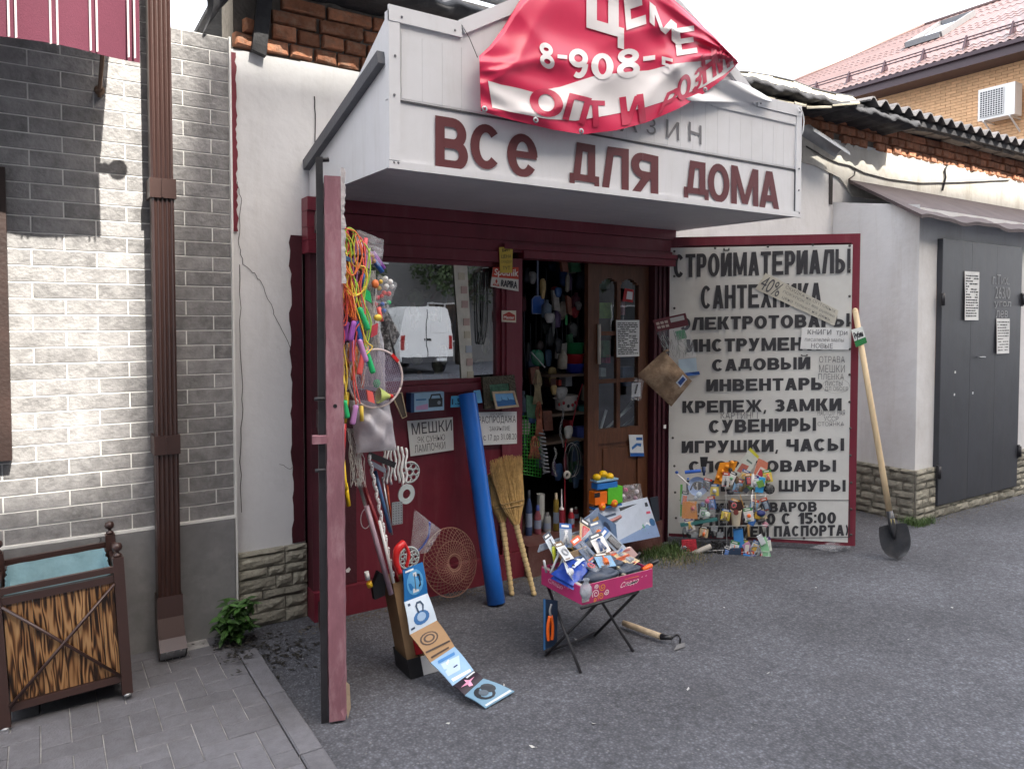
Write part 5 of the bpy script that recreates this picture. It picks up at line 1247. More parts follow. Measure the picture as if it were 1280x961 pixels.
b = MB(); b.bar(onY(463,578,3.095), onY(481,588,3.095), .018, .02); b.build('blade', mat('grey_rubber', (.2,.22,.27), .5), sq)
ch = thing('beaded_pole', 'white pole with twisted red dotted edge standing in the carton', 'pole', onY(491,722,3.0))
b = MB(); pts = [onY(461+30*i/40, 568+152*i/40, 3.05) for i in range(41)]; b.tube([p + V((math.cos(i*1.6)*.004, 0, 0)) for i, p in enumerate(pts)], [.0085 if i % 2 else .0065 for i in range(41)], 7); b.build('chain', M_white, ch)
b = MB()
for i in range(0, 41): b.sph(pts[i] + V((.006*math.cos(i*1.6+1), -.008, 0)), .0028, 5)
b.build('red_dots', mat('dark_red_plastic', '6f1020'), ch)
# brushes, grip, discs
br = thing('hand_brush', 'dustpan brush with yellow and white end lying against the carton top', 'brush', onY(470,735,3.15))
b = MB(); b.prism([(a,c) for a,c in ((0,0),(.05,.01),(.055,.10),(.02,.125),(-.01,.06))], onY(467,748,3.13), (1,0,0), (0,0,1), .03); b.build('bristles', M_black, br)
b = MB(); b.tube([onY(458,714,3.10), onY(460,724,3.10)], .011, 8); b.build('white_end', M_white, br)
b = MB(); b.tube([onY(461,727,3.10), onY(463,733,3.10)], .013, 8); b.build('yellow_end', mat('yellow_plastic', (.7,.42,.02), .35), br)
gr = thing('hose_gun', 'bright red plastic grip wrapped in film at the top of the carton', 'tool', onY(498,722,3.02))
b = MB(); b.tube(smooth([onY(505,678,3.03), onY(497,686,3.02), onY(495,700,3.02), onY(500,716,3.02)]), [.016,.017,.018,.019,.018,.017,.016,.015,.014,.014,.013,.012,.012], 9); b.build('grip', mat('bright_red_plastic', (.60,.02,.02), .3), gr)
b = MB(); b.tube(smooth([onY(506,680,3.03), onY(511,692,3.03), onY(508,708,3.03)]), .008, 7); b.build('lever', MC['bright_red_plastic'], gr)
M_disc = mat('disc_grey', (.36,.40,.40), .5, .1, 20, .1)
def ringdisc(cu, cv, y, ro, ri, label, m=M_disc, holes=0, hr_=0, rh=0, tilt=(0,0)):
    c = onY(cu, cv, y); o = thing('abrasive_disc', label, 'disc', c - V((0,0,ro)))
    ex = V((1, tilt[0], 0)).normalized(); ez2 = V((0, tilt[1], 1)).normalized(); n = ex.cross(ez2).normalized()
    b = MB(); N = 32
    for e in (.003, -.003):
        vs = [c + n*e + (ex*math.cos(2*math.pi*i/N)+ez2*math.sin(2*math.pi*i/N))*r for r in (ri, ro) for i in range(N)]
        b.add(vs, [(i, (i+1)%N, N+(i+1)%N, N+i) for i in range(N)])
    for r in (ri, ro):
        vs = [c + n*e + (ex*math.cos(2*math.pi*i/N)+ez2*math.sin(2*math.pi*i/N))*r for e in (.003,-.003) for i in range(N)]
        b.add(vs, [(i, (i+1)%N, N+(i+1)%N, N+i) for i in range(N)])
    b.build('disc', m, o)
    if holes:
        b = MB()
        for k in range(holes):
            a = 2*math.pi*k/holes; p = c + (ex*math.cos(a)+ez2*math.sin(a))*rh
            b.lathe([(0,0),(hr_,0)], p + n*.0036 if n.y < 0 else p - n*.0036, n, 10)
        b.build('holes', M_dark, o)
    return o
ringdisc(508, 617, 3.12, .046, .022, 'smooth pale grey ring with a big round hole, hanging above the carton', tilt=(.2,0))
def wheelring(cu, cv, y, r, label, n=8, hr_=.3):
    c = onY(cu, cv, y); o = thing('rotor_wheel', label, 'wheel', c - V((0,0,r)))
    b = MB(); b.tube([c + V((r*math.cos(2*math.pi*i/28), 0, r*math.sin(2*math.pi*i/28))) for i in range(29)], .005, 6); b.build('rim', M_disc, o)
    b = MB()
    for k in range(n):
        a = 2*math.pi*k/n; cc = c + V((math.cos(a)*r*.68, 0, math.sin(a)*r*.68)); b.tube([cc + V((r*hr_*math.cos(2*math.pi*i/12), 0, r*hr_*math.sin(2*math.pi*i/12))) for i in range(13)], .0035, 5)
    b.build('ring_cells', M_disc, o)
    b = MB(); b.tube([c + V((r*.33*math.cos(2*math.pi*i/14), 0, r*.33*math.sin(2*math.pi*i/14))) for i in range(15)], .005, 5); b.build('hub', M_disc, o)
wheelring(512, 590, 3.3, .05, 'grey openwork wheel peeping out behind the white rope mop', 7, .28)
wheelring(511, 697, 3.12, .05, 'grey wheel with round holes low beside the bright red grip', 9, .2)
gt = thing('hand_grater', 'small grey perforated plate hanging under the pale ring', 'plate', onY(497,656,3.10))
b = MB(); a = onY(490,656,3.10); c = onY(503,626,3.10); b.box(a.x, c.x, 3.098, 3.102, a.z, c.z); b.build('plate', mat('grey_metal_plate', (.30,.32,.33), .4, metal=.4), gt)
b = MB()
for i in range(4):
    for j in range(9): x = a.x + (c.x-a.x)*(i+.5)/4; z = a.z + (c.z-a.z)*(j+.5)/9; b.box(x-.002, x+.002, 3.0965, 3.0985, z-.002, z+.002)
b.build('holes', M_dark, gt)
# white rope mop
mp_ = thing('rope_mop', 'bundle of thick white twisted rope strands hanging above the squeegee', 'rope', onY(497,600,3.15))
for k in range(7):
    b = MB(); u0 = 484 + k*3.6; pts = [onY(480+k*4.6 + 1.2*math.sin(i*.9+k), 556+abs(k-3)*1.2 + (44+ (k%3)*2)*i/12, 3.14-.01*(k%2)) for i in range(13)]
    b.tube(pts, [.0062 if i % 2 else .0048 for i in range(13)], 6); b.build('strand', M_white, mp_)
# clear bag with blue rim
cl = thing('clear_bag', 'clear plastic bag with a blue rim beside the round wire trap', 'plastic bag', onY(530,680,3.25))
def film(px, y, depth, m, nu=14, nv=14, seed=0, amp=.012):   # puffed, crinkled film over a pixel quad
    P_ = [onY(u_,v_,y) for u_, v_ in px]
    def f(s, t, sg):
        p = (P_[0]*(1-s)+P_[1]*s)*(1-t) + (P_[3]*(1-s)+P_[2]*s)*t
        k = math.sin(math.pi*s)**.5*math.sin(math.pi*t)**.5 if 0 < s < 1 and 0 < t < 1 else 0
        n_ = amp*(math.sin(s*9+t*5+seed+2*math.sin(t*3+seed))+.7*math.sin(t*11-s*7+seed*2+1.5*math.sin(s*5)))*.5
        return p + V((n_*.4*k, -sg*(depth*k + n_*k), n_*.3*k))
    b = MB(); b.grid(lambda s, t: f(s,t,1), nu, nv); b.grid(lambda s, t: f(s,t,-1), nu, nv); return b
film([(512,694),(535,690),(552,662),(518,636)], 3.25, .03, M_clear, seed=2, amp=.02).build('bag_film', M_clear, cl)
b = MB(); b.tube(smooth([onY(537,652,3.24), onY(536,668,3.24), onY(530,680,3.24), onY(522,689,3.24)]), .005, 6); b.build('blue_rim', mat('deep_blue_plastic', (.02,.05,.32), .35), cl)

# ---- goods hanging on the open left leaf
YH = 2.98
neon = {'pink':(.80,.10,.13),'orange':(.85,.22,.06),'lime':(.45,.75,.10),'purple':(.35,.10,.45),'yellow':(.85,.60,.08),'green':(.02,.50,.16),'blue':(.03,.14,.50),'coral':(.85,.14,.12),'lilac':(.55,.25,.55)}
NM = {k: mat('skip_rope_'+k, v, .4, .05, 10, .05) for k, v in neon.items()}
def skip(colr, rope_pts, handles, label, hm, y=YH):
    t_ = thing('skipping_rope', label, 'skipping rope', onY(*rope_pts[0][:2], y), 'skipping ropes bundled on the open door leaf')
    y -= .10; sx = lambda u_: 434 + (u_-431)*1.25
    b = MB(); b.tube(smooth([onY(sx(p[0]),p[1], y) for p in rope_pts], 5), .0028, 6)
    b.tube(smooth([onY(sx(p[0]) + 5*math.sin(p[1]*.05+len(rope_pts)) + rnd(-1,1), p[1]+rnd(-2,3), y-.006) for p in rope_pts[1:]], 5), .0028, 6)
    b.build('rope', NM[colr], t_)
    for (u0,v0,u1,v1) in handles:
        b = MB(); p, q = onY(sx(u0),v0,y-.01), onY(sx(u1),v1,y-.01); b.tube([p, p.lerp(q,.06), p.lerp(q,.2), p.lerp(q,.9), q], [.006,.0115,.0105,.0125,.010], 10)
        for j in range(5): pass
        b.build('handle', NM[hm], t_)
    return t_
skip('pink', [(427,284),(424,300),(428,322),(424,345),(432,372),(430,392),(441,380),(436,345),(430,318),(433,296),(427,284),(431,330),(434,380),(437,420)], [(436,424,436,452)], 'pink skipping rope looped at the top of the bundle, with a lilac handle', 'lilac')
skip('coral', [(430,288),(425,310),(430,335),(433,362),(429,398),(424,402),(430,372),(436,340),(429,300),(434,345),(439,400),(443,420)], [(443,424,450,452)], 'coral red skipping rope hanging straight, with a pinkish handle', 'lilac', 2.965)
skip('yellow', [(422,297),(428,291),(434,306),(436,330),(446,336),(451,350),(447,364),(438,367),(431,355),(430,332),(426,312),(430,330),(440,370),(446,400),(448,425),(452,435),(446,443)], [], 'yellow skipping rope making the wide loop on the right of the bundle', 'yellow', 2.955)
skip('lime', [(420,302),(424,292),(430,300),(432,318),(436,300),(437,290),(431,286),(424,300),(430,330),(441,355),(444,380)], [(443,384,452,412)], 'lime skipping rope with a bright green handle in the upper bundle', 'green', 2.96)
skip('orange', [(419,306),(424,300),(432,312),(434,334),(431,352),(427,371),(430,394),(434,372),(433,340),(427,318),(432,380),(443,415),(447,430)], [(450,438,457,466)], 'orange skipping rope with a green handle hanging lowest above the racket', 'green', 2.97)
skip('purple', [(440,305),(438,320),(434,338),(434,370),(432,395)], [(431,402,428,426)], 'purple skipping rope with a violet handle close to the door edge', 'purple', 2.99)
skip('lilac', [(441,308),(437,330),(438,350),(440,390)], [(440,400,445,428)], 'lilac skipping rope with a deep blue handle', 'blue', 2.975)
skip('coral', [(436,292),(446,300),(449,330),(442,360),(446,390),(440,420),(437,470),(440,505)], [(440,506,436,530)], 'long coral skipping rope running down past the orange net to a lilac handle', 'lilac', 2.96)
skip('pink', [(425,292),(421,320),(424,352),(420,385),(424,420),(422,455)], [(423,456,426,480)], 'pink skipping rope nearest the door edge, ending in a yellow handle', 'yellow', 2.95)
skip('lime', [(444,300),(452,312),(454,340),(448,372),(452,405),(447,440)], [(447,441,443,468)], 'lime skipping rope right of the wide yellow loop, with a coral handle', 'coral', 2.97)
skip('orange', [(430,286),(441,292),(446,320),(437,344),(428,330),(424,350),(433,372),(438,400)], [(438,401,434,426)], 'orange skipping rope knotted in the middle, with a purple handle', 'purple', 2.94)
skip('yellow', [(424,300),(420,330),(426,362),(421,398),(427,430),(431,470),(428,500)], [(428,500,431,522)], 'thin yellow skipping rope hanging lowest, with a green handle', 'green', 2.955)
tie = thing('rope_tie', 'blue cloth band tied round the skipping rope bundle', 'band', onY(428,322,2.94)); b = MB()
for k in range(3): b.tube(smooth([onY(423,317+k*2,2.87), onY(431,320+k*2,2.835), onY(441,325+k*1.5,2.87)]), .004, 6)
b.build('band', mat('denim_blue', (.05,.13,.24), .8), tie)
# packaged toy flute/pen set
tk = thing('toy_package', 'pink, purple and blue tubes in a clear wrapper jutting from the rope bundle', 'package', onY(462,322,3.0))
for k, (u0,v0,u1,v1,cc) in enumerate(((444,303,462,318,'pink'),(447,301,466,320,'lilac'),(462,318,478,340,'blue'),(466,315,480,336,'purple'))):
    b = MB(); b.tube([onY(u0,v0,3.0+.01*k), onY(u1,v1,3.0+.01*k)], .011, 8); b.build('tube', NM[cc], tk)
film([(446,312),(476,334),(480,312),(448,300)], 2.985, .012, M_clear, seed=5, amp=.01).build('wrapper', M_clear, tk)
wr = thing('foam_wrap', 'crumpled tan paper wad tied where the string bag hangs', 'wrapping', onY(456,330,2.99))
for c_, r_ in (((448,332),.018),((456,326),.020),((463,321),.020),((456,337),.017),((446,340),.014),((466,326),.016)):
    b = MB(); b.sph(onY(*c_, 2.985), (r_, r_*.9, r_*.8), 9); b.build('wad', mat('tan_paper', (.48,.28,.15), .8, .3, 25, .6), wr)
# string bag
sg = thing('string_bag', 'long white string net bag hanging from the tan wad down to the racket', 'net bag', onY(465,480,3.0))
b = MB()
for k in range(46):
    u0 = 456 + rnd(-3, 12); w_ = rnd(-14, 18); ph = rnd(0, 6)
    b.tube(smooth([onY(u0 + w_*(i/9)**1.2 + 2.6*math.sin(i*1.9+ph), 338 + 145*i/9, 3.0 + rnd(-.01,.01)) for i in range(10)], 2), .0011, 3, cap=False)
for k in range(22):
    v_ = 350 + k*6.2; w_ = 6 + k*.6; b.tube(smooth([onY(460 - w_*.7 + w_*2*i/6, v_ + 4*math.sin(i*2.2+k), 2.995 + rnd(-.01,.01)) for i in range(7)], 2), .001, 3, cap=False)
b.build('net', mat('string_white', (.60,.58,.55), .8), sg)
film([(448,486),(482,490),(480,430),(470,390)], 3.03, .022, mat('grey_white_film', (.55,.56,.62), .3, .1, 12, .8, 12, clear=.3), seed=1).build('inner_bag', MC['grey_white_film'], sg)
# dark patterned cloth behind
cf = thing('patterned_cloth', 'black and white patterned fabric hanging behind the string bag beside the glass', 'cloth', onY(482,440,3.1))
P0 = film([(476,435),(485,448),(500,418),(476,372)], 3.10, .012, M_black, seed=3); P0.build('cloth', mat('black_white_pattern', (.05,.05,.055), .7, .9, 60, .2, dirt=(.6,.6,.6), dscale=55, damt=.8), cf)
# ball bag
bb = thing('ball_bag', 'clear bag of small coloured balls hanging beside the window glass', 'bag of balls', onY(478,400,3.02))
for u_, v_, k, r_ in ((482,348,'w',.012),(488,352,'w',.012),(490,358,'w',.011),(483,358,'w',.0125),(476,352,'yellow',.010),(474,360,'yellow',.011),(480,366,'red',.012),(486,367,'red',.012),(477,370,'red',.010),(472,372,'pink',.011),(469,380,'pink',.012),(474,386,'pink',.011),(478,380,'blue',.010),(480,388,'blue',.010),(486,378,'green',.011),(474,394,'blue',.010),(470,398,'pink',.009)):
    b = MB(); b.sph(onY(u_, v_, 3.02 + rnd(-.01,.01)), r_, 10); b.build('ball', M_white if k == 'w' else (mat('bright_red_plastic','c01010') if k == 'red' else NM[k]), bb)
film([(468,402),(480,400),(497,354),(472,342)], 3.02, .026, M_clear, seed=8, amp=.008).build('bag_film', M_clear, bb)
# orange net of twine
for _k in range(3): pass
on = thing('twine_net_bag', 'orange crumpled net bag hanging left of the racket', 'net bag', onY(440,476,2.95))
for u_, v_, r_ in ((438,440,.036),(443,455,.036),(438,466,.030),(432,448,.024)):
    b = MB(); b.sph(onY(u_, v_, 2.95), (r_, r_*.7, r_*1.1), 12); b.build('pouch', mat('orange_mesh', (.72,.24,.05), .7, .35, 60, .9, 90), on)
b = MB()
for k in range(18): b.tube(smooth([onY(430+k*1.4+3*math.sin(i+k), 428+ (52+k%5*2)*i/6, 2.92+rnd(-.006,.006)) for i in range(7)], 2), .0011, 3, cap=False)
b.build('netting', MC['string_white'], on)
# badminton racket
rk = thing('badminton_racket', 'badminton racket with white oval frame and violet strings hanging on the door leaf', 'racket', onY(470,508,2.97))
c_ = onY(470, 473, 2.94); exr = V((.93,0,-.36)).normalized(); ezr = V((.36,0,.93)).normalized(); ra, rb_ = .120, .124
el = lambda a, k=1: c_ + exr*ra*k*math.cos(a) + ezr*rb_*k*math.sin(a)
b = MB(); b.tube([el(2*math.pi*i/48) for i in range(49)], .0048, 8); b.build('frame', mat('pinkish_white_frame', (.66,.55,.53), .35), rk)
b = MB()
for k in range(-13, 14):
    x = k/14; h = math.sqrt(1-x*x); b.tube([c_ + exr*ra*x + ezr*rb_*h, c_ + exr*ra*x - ezr*rb_*h], .0009, 3, cap=False)
for k in range(-16, 17):
    x = k/17; h = math.sqrt(1-x*x); b.tube([c_ + ezr*rb_*x + exr*ra*h, c_ + ezr*rb_*x - exr*ra*h], .0009, 3, cap=False)
b.build('strings', mat('violet_string', (.36,.28,.40), .5), rk)
b = MB(); b.bar(el(math.radians(75)), el(math.radians(55)), .012, .014); b.build('throat', mat('bright_red_plastic','c01010'), rk)
b = MB(); b.tube([el(math.radians(65)), el(math.radians(65)) + V((-.02,.02,.12))], .005, 6); b.build('shaft', M_black, rk)
sp = thing('shuttlecock', 'yellow-green plastic shuttlecock with a red tip tucked in the racket strings', 'shuttlecock', onY(480,495,2.92))
b = MB(); a = onY(488,495,2.925); bdir = (onY(470,494,2.925)-a).normalized(); b.lathe([(.008,0),(.012,.012),(.032,.048),(.034,.055)], a, bdir, 14); b.build('skirt', mat('yellow_green_plastic', (.50,.58,.16), .4, clear=.15), sp)
b = MB(); b.lathe([(0,-.014),(.008,-.011),(.010,-.002),(.009,.004)], a, bdir, 12); b.build('tip', mat('bright_red_plastic','c01010'), sp)
# grey plastic bag
gb = thing('plastic_bag', 'translucent greyish plastic bag hanging below the racket', 'plastic bag', onY(465,565,3.0))
film([(446,566),(496,562),(486,500),(436,500)], 2.98, .055, M_haze, 18, 18, seed=4, amp=.02).build('film', M_haze, gb)
# red and yellow toy bow
tb_ = thing('toy_sword', 'long red and yellow plastic toy sword hanging by the door edge', 'toy', onY(432,635,2.95))
for nm, cc, seq in (('yellow_part','yellow',((434,490),(430,528))),('red_part','red',((430,529),(428,572))),('yellow_blade','yellow',((428,573),(430,598),(432,612))),('tip','yellow',((432,604),(436,632)))):
    b = MB(); mm = mat('bright_red_plastic','c01010') if cc == 'red' else mat('vivid_yellow', (.85,.55,.01), .35)
    b.tube([onY(u_,v_,2.95) for u_,v_ in seq], .011 if nm != 'tip' else .009, 8); b.build(nm, mm, tb_)
for u0,v0,u1,v1,cc,lb in ((424,420,427,445,'lilac','pink'),(424,446,426,462,'green','green'),(425,470,425,488,'purple','maroon'),(425,489,428,505,'green','dark green')):
    b = MB(); b.bar(onY(u0,v0,2.90), onY(u1,v1,2.90), .018, .02); tag(b.build('toy_clip', NM[cc]), lb+' plastic item hanging in the column right at the door edge', 'toy')
cs = thing('sock_pack', 'black sports item with white stripes hanging against the door edge', 'package', onY(424,420,2.93))
b = MB(); b.prism([(-.012,0),(.028,-.06),(.03,.02),(-.008,.085)], onY(422,405,2.91), (1,0,0), (0,0,1), .01); b.build('wrap', M_black, cs)
b = MB(); b.prism([(.0,0),(.02,-.04),(.02,-.025),(.0,.015)], onY(422,405,2.903), (1,0,0), (0,0,1), .002); b.build('stripes', M_white, cs)
ss = thing('string_tassel', 'hank of pale strings hanging beside the toy sword', 'string', onY(445,600,2.98)); b = MB()
for k in range(40):
    u0 = 440 + rnd(-6,10); b.tube(smooth([onY(u0 + rnd(-3,3) + (6*i/5), 535 + (rnd(62,75))*i/5, 3.0+rnd(-.01,.01)) for i in range(6)], 2), .0011, 3, cap=False)
b.build('strings', MC['string_white'], ss)
lp = thing('wire_loop', 'white wire loop hanging behind the poles', 'wire', onY(455,660,3.2)); b = MB(); c_ = onY(457,648,3.2)
b.tube([c_ + V((.024*math.cos(2*math.pi*i/20),0,.045*math.sin(2*math.pi*i/20))) for i in range(21)], .0022, 5); b.build('loop', M_white, lp)
b = MB(); p = onY(432,712,3.84); b.prism([(0,0),(.02,.012),(.028,0),(.018,-.016),(.004,-.014)], p, (1,0,0), (0,0,1), .003); tag(b.build('sticker_scrap', M_paper), 'small torn white sticker low on the burgundy panel', 'sticker')

# ---- papers, pictures and boxes on the shop front
card([(513,570),(567,562),(566,521),(509,526)], 3.862, 'white sheet with the hand-lettered word for sacks, left of the blue roll', 'notice', 'paper_notice', M_paper, .0012, .003,
     prints=[('МЕШКИ', .08, .60, .97, .93, M_pen, .004), ('ЭК СУНЬЮ', .18, .34, .80, .52, M_pen, -.008), ('ЛАМПОЧКИ', .10, .08, .80, .30, M_pen, -.004)])
card([(601,556),(646,554),(646,514),(597,515)], 3.846, 'white sheet announcing a clearance sale, right of the blue roll', 'notice', 'paper_notice', M_paper, .0012, .003,
     prints=[('МАГАЗИН', .30, .90, .62, .97, M_pen, -.01), ('РАСПРОДАЖА', .0, .62, .97, .88, M_pen, .0), ('ЗАКРЫТИЕ', .26, .42, .80, .56, M_pen, -.006), ('с 17 до 31.08.20', .08, .10, .98, .32, M_pen, -.004)])
rb_ = thing('radio_box', 'pale blue packaging box with a picture of a radio on the window ledge', 'box', onY(535,514,3.80))
a = onY(514,516,3.78); c = onY(555,490,3.78); 
b = MB(); b.box(a.x, c.x+.0, 3.78, 3.84, a.z+.004, c.z+.003); b.build('carton', F('8fb2cc'), rb_)
b = MB(); b.box(a.x-.002, a.x+.018, 3.778, 3.842, a.z+.002, c.z+.004); b.build('dark_end', F('1d3f6b'), rb_)
W_ = c.x-a.x; H_ = c.z-a.z; rq = lambda x, z: V((a.x+W_*x, 3.7785, a.z+.004+H_*z))
for pg, mm in (([(.52,.2),(.95,.2),(.95,.66),(.52,.66)], F('2a3138')), ([(.55,.66),(.60,.66),(.63,.82),(.85,.82),(.88,.66),(.93,.66),(.88,.9),(.6,.9)], F('2a3138')), ([(.14,.1),(.5,.1),(.5,.4),(.14,.3)], F('b58fb6')), ([(.14,.6),(.45,.6),(.45,.68),(.14,.68)], F('3c6f9c'))):
    b = MB(); b.poly([rq(*p) for p in pg]); b.build('print', mm, rb_)
b = MB(); p = rq(.84,.42) - V((0,.0008,0)); b.lathe([(0,0),(.011,0)], p, (0,-1,0), 12); b.build('print', F('7c8890'), rb_)
def frame(px, y, depth, label, fm, inner, fw=.16, prints=(), yb=None):
    yb = yb or y
    P_ = [onY(px[0][0],px[0][1],yb), onY(px[1][0],px[1][1],yb), onY(px[2][0],px[2][1],y), onY(px[3][0],px[3][1],y)]
    f = lambda s, t, e=0: (P_[0]*(1-s)+P_[1]*s)*(1-t) + (P_[3]*(1-s)+P_[2]*s)*t + V((0,-e,0))
    o = thing('framed_picture', label, 'picture', (P_[0]+P_[1])/2); b = MB(); h = fw*(P_[1]-P_[0]).length/max(.001,(P_[3]-P_[0]).length)
    for (x0,y0,x1,y1) in ((0,0,1,h),(0,1-h,1,1),(0,h,fw,1-h),(1-fw,h,1,1-h)):
        b.add([f(x0,y0,depth),f(x1,y0,depth),f(x1,y1,depth),f(x0,y1,depth),f(x0,y0),f(x1,y0),f(x1,y1),f(x0,y1)], [(0,1,2,3),(7,6,5,4),(0,4,5,1),(1,5,6,2),(2,6,7,3),(3,7,4,0)])
    b.build('frame', fm, o); b = MB(); b.poly([f(fw,h,depth*.5),f(1-fw,h,depth*.5),f(1-fw,1-h,depth*.5),f(fw,1-h,depth*.5)]); b.build('picture', inner, o)
    for pg, mm in prints:
        b = MB(); b.poly([f(fw+(1-2*fw)*x, h+(1-2*h)*z, depth*.5+.001) for x, z in pg]); b.build('print', mm, o)
    return o
frame([(604,511),(646,508),(641,468),(601,471)], 3.83, .018, 'dark ornate picture frame with a green landscape behind the small blue picture', mat('dark_gilt', (.06,.05,.03), .4, .5, 60, .8, 80, metal=.3), mat('green_picture', (.06,.16,.10), .6, .7, 40, 0), .2)
frame([(619,511),(648,508),(642,488),(614,489)], 3.80, .01, 'small light wooden frame with a blue picture standing by the door post', mat('light_wood', (.42,.33,.22), .5, .2, 20), F('6aa2cf'), .09,
      prints=[([(0,0),(1,0),(1,.4),(.8,.5),(.6,.42),(.4,.5),(.2,.4),(0,.45)], F('2a5f96')), ([(.3,.42),(.34,.8),(.36,.42)], F('345f86')), ([(.62,.42),(.66,.75),(.70,.42)], F('345f86'))])
card([(563,509),(578,508),(576,494),(564,495)], 3.80, 'small blue and white tag on the ledge left of the blue roll', 'sticker', 'price_tag', F('4da3cf'), .003, prints=[('1.5', .1,.25,.9,.75, F('16324f'), .02)])
card([(594,504),(603,503),(600,487),(592,488)], 3.80, 'light blue card just behind the right edge of the blue roll', 'card', 'blue_card', F('6fb2dc'), .003)
frame([(502,523),(508,520),(502,490),(488,492)], 3.60, .01, 'thin wooden frame edge hanging behind the racket', mat('light_wood','6b4a32'), F('4a4039'), .12)
card([(625,341),(640,341),(641,308),(624,309)], 3.827, 'yellow printed tag pinned on the door post above the red label', 'label', 'yellow_tag', F('d3b548'), .002, .002,
     prints=[('БИТ', .2,.82,.8,.93,M_ink,.01), ('ЦЕНА', .12,.55,.88,.7,M_ink,.0), ('СКИДКИ', .12,.36,.9,.48,M_ink,-.01), ('ТУТ', .2,.12,.8,.26,M_ink,.0)])
card([(613,358),(648,364),(648,334),(616,334)], 3.832, 'red and white advertising label on the door post', 'label', 'advert_label', F('d6d2c8'), .003,
     prints=[(0,.5,1,1,F('c2402a')), ('Sputnik', .08,.52,.98,.92,F('efe9df'),.02), ('RAPIRA', .36,.10,.94,.40,M_ink,.03), (None, [(.06,.08),(.30,.08),(.18,.42)], F('c2402a')), ('М', .12,.12,.24,.28,F('efe9df'),.02)])
card([(627,402),(645,403),(645,388),(627,388)], 3.835, 'small cream and red logo sticker at mid height on the door post', 'sticker', 'small_sticker', F('d8cdb8'), .002,
     prints=[(None, [(.08,.18),(.92,.18),(.92,.62),(.5,.9),(.08,.62)], F('b03a2e')), ('Master', .14,.28,.86,.54,F('efe9df'),.02)])
# ---- on the glazed door
o = notice(770, 400, 799, 446, 'typed price list taped on the upper panes of the brown door', 18, y=3.925, seed=6)
card([(788,570),(805,570),(803,543),(786,543)], 3.92, 'white and blue card hanging low on the brown door', 'card', 'blue_white_card', F('cfd6dd'), .003,
     prints=[(0,.0,1,.16,F('2a5fa8')), (.5,.75,.95,.88,F('2a5fa8')), (None, [(.15,.3),(.55,.5),(.8,.45),(.85,.6),(.5,.62),(.12,.42)], F('3f74b5'))])
card([(778,376),(791,378),(792,362),(781,360)], 3.93, 'small red packet on the upper right pane', 'packet', 'red_packet', F('a8232a'), .003, prints=[(.3,.2,.9,.8,F('cfd2d4'))])
# bag hanging on the ribbed post and blister packs bridging to the leaf
sbg = thing('brown_sack', 'crumpled brown patterned bag hanging by one corner beside the wares list', 'bag', onY(832,505,3.35))
P_ = [onY(797,468,3.60), onY(839,508,3.50), onY(865,476,3.36), onY(830,438,3.48)]
def sk_(s, t, sg):
    p = (P_[0]*(1-s)+P_[1]*s)*(1-t) + (P_[3]*(1-s)+P_[2]*s)*t; k = (math.sin(math.pi*s)*math.sin(math.pi*t))**.5 if 0 < s < 1 and 0 < t < 1 else 0
    n_ = .008*(math.sin(s*9-t*5+math.sin(t*4))+.5*math.sin(s*3+t*9))*k; return p + V((-.5,-.8,.1))*sg*(.022*k) + V((-.5,-.8,0))*n_
b = MB(); b.grid(lambda s,t: sk_(s,t,1), 20, 20); b.grid(lambda s,t: sk_(s,t,-.6), 20, 20); b.build('sack', mat('brown_pattern_cloth', (.25,.165,.10), .7, .35, 14, .4, 20, dirt=(.48,.38,.26), dscale=14, damt=.6), sbg)
b = MB(); b.tube([P_[3] + V((-.02,-.02,-.005)), P_[3] + V((.01,-.03,.005))], .007, 7); b.build('tied_corner', MC['brown_pattern_cloth'], sbg)
b = MB(); f4 = lambda s, t: sk_(s, t, 1) + V((-.5,-.8,.1))*.003; b.grid(lambda s,t: f4(.72+.16*s, .60+.32*t), 4, 4); b.build('tag', F('c4cbd6'), sbg)
b = MB(); f5 = lambda s, t: sk_(s, t, 1) + V((-.5,-.8,.1))*.005; b.grid(lambda s,t: f5(.75+.10*s, .64+.24*t), 4, 4); b.build('tag_print', F('2c4a86'), sbg)
bp_ = thing('blister_pack', 'clear blister pack with dark red header hanging at the left edge of the wares list', 'package', onY(840,450,3.4))
Q = [onY(833,452,3.56), onY(871,446,3.44), onY(857,391,3.46), onY(816,400,3.60)]
fq = lambda s, t, e=0: (Q[0]*(1-s)+Q[1]*s)*(1-t) + (Q[3]*(1-s)+Q[2]*s)*t + V((-.5,-.86,0))*e
b = MB(); b.grid(lambda s,t: fq(s,.72+.28*t), 4, 3); b.build('header_card', F('6b2c33'), bp_)
b = MB(); b.grid(lambda s,t: fq(.5+.42*s,.86+.1*t,.002), 2, 2); b.build('header_label', F('c9c4bd'), bp_)
b = MB()
for i in range(3):
    for j in range(2): b.grid(lambda s,t: fq(.06+.13*i+.1*s,.78+.09*j+.06*t,.002), 1, 1)
b.build('header_print', F('cbb8a8'), bp_)
b = MB(); b.grid(lambda s,t: fq(s,.72*t,.012*math.sin(math.pi*s)*math.sin(math.pi*t)+.004*math.sin(s*23+t*11)), 16, 16); b.build('film', M_clear, bp_)
b = MB()
for i in range(60):
    s0 = rnd(.08,.9); t0 = rnd(.03,.5); b.tube([fq(s0,t0,-.004), fq(min(.95,s0+rnd(-.1,.1)), min(.68,t0+rnd(.1,.25)), -.004)], .0016, 4)
b.build('contents', mat('silver_grass', (.32,.34,.30), .4, .4, 30, 0, metal=.3), bp_)
b = MB(); b.grid(lambda s,t: fq(.55+.3*s,.45+.2*t,-.003), 4, 4); b.build('green_item', F('3f8f5a'), bp_)
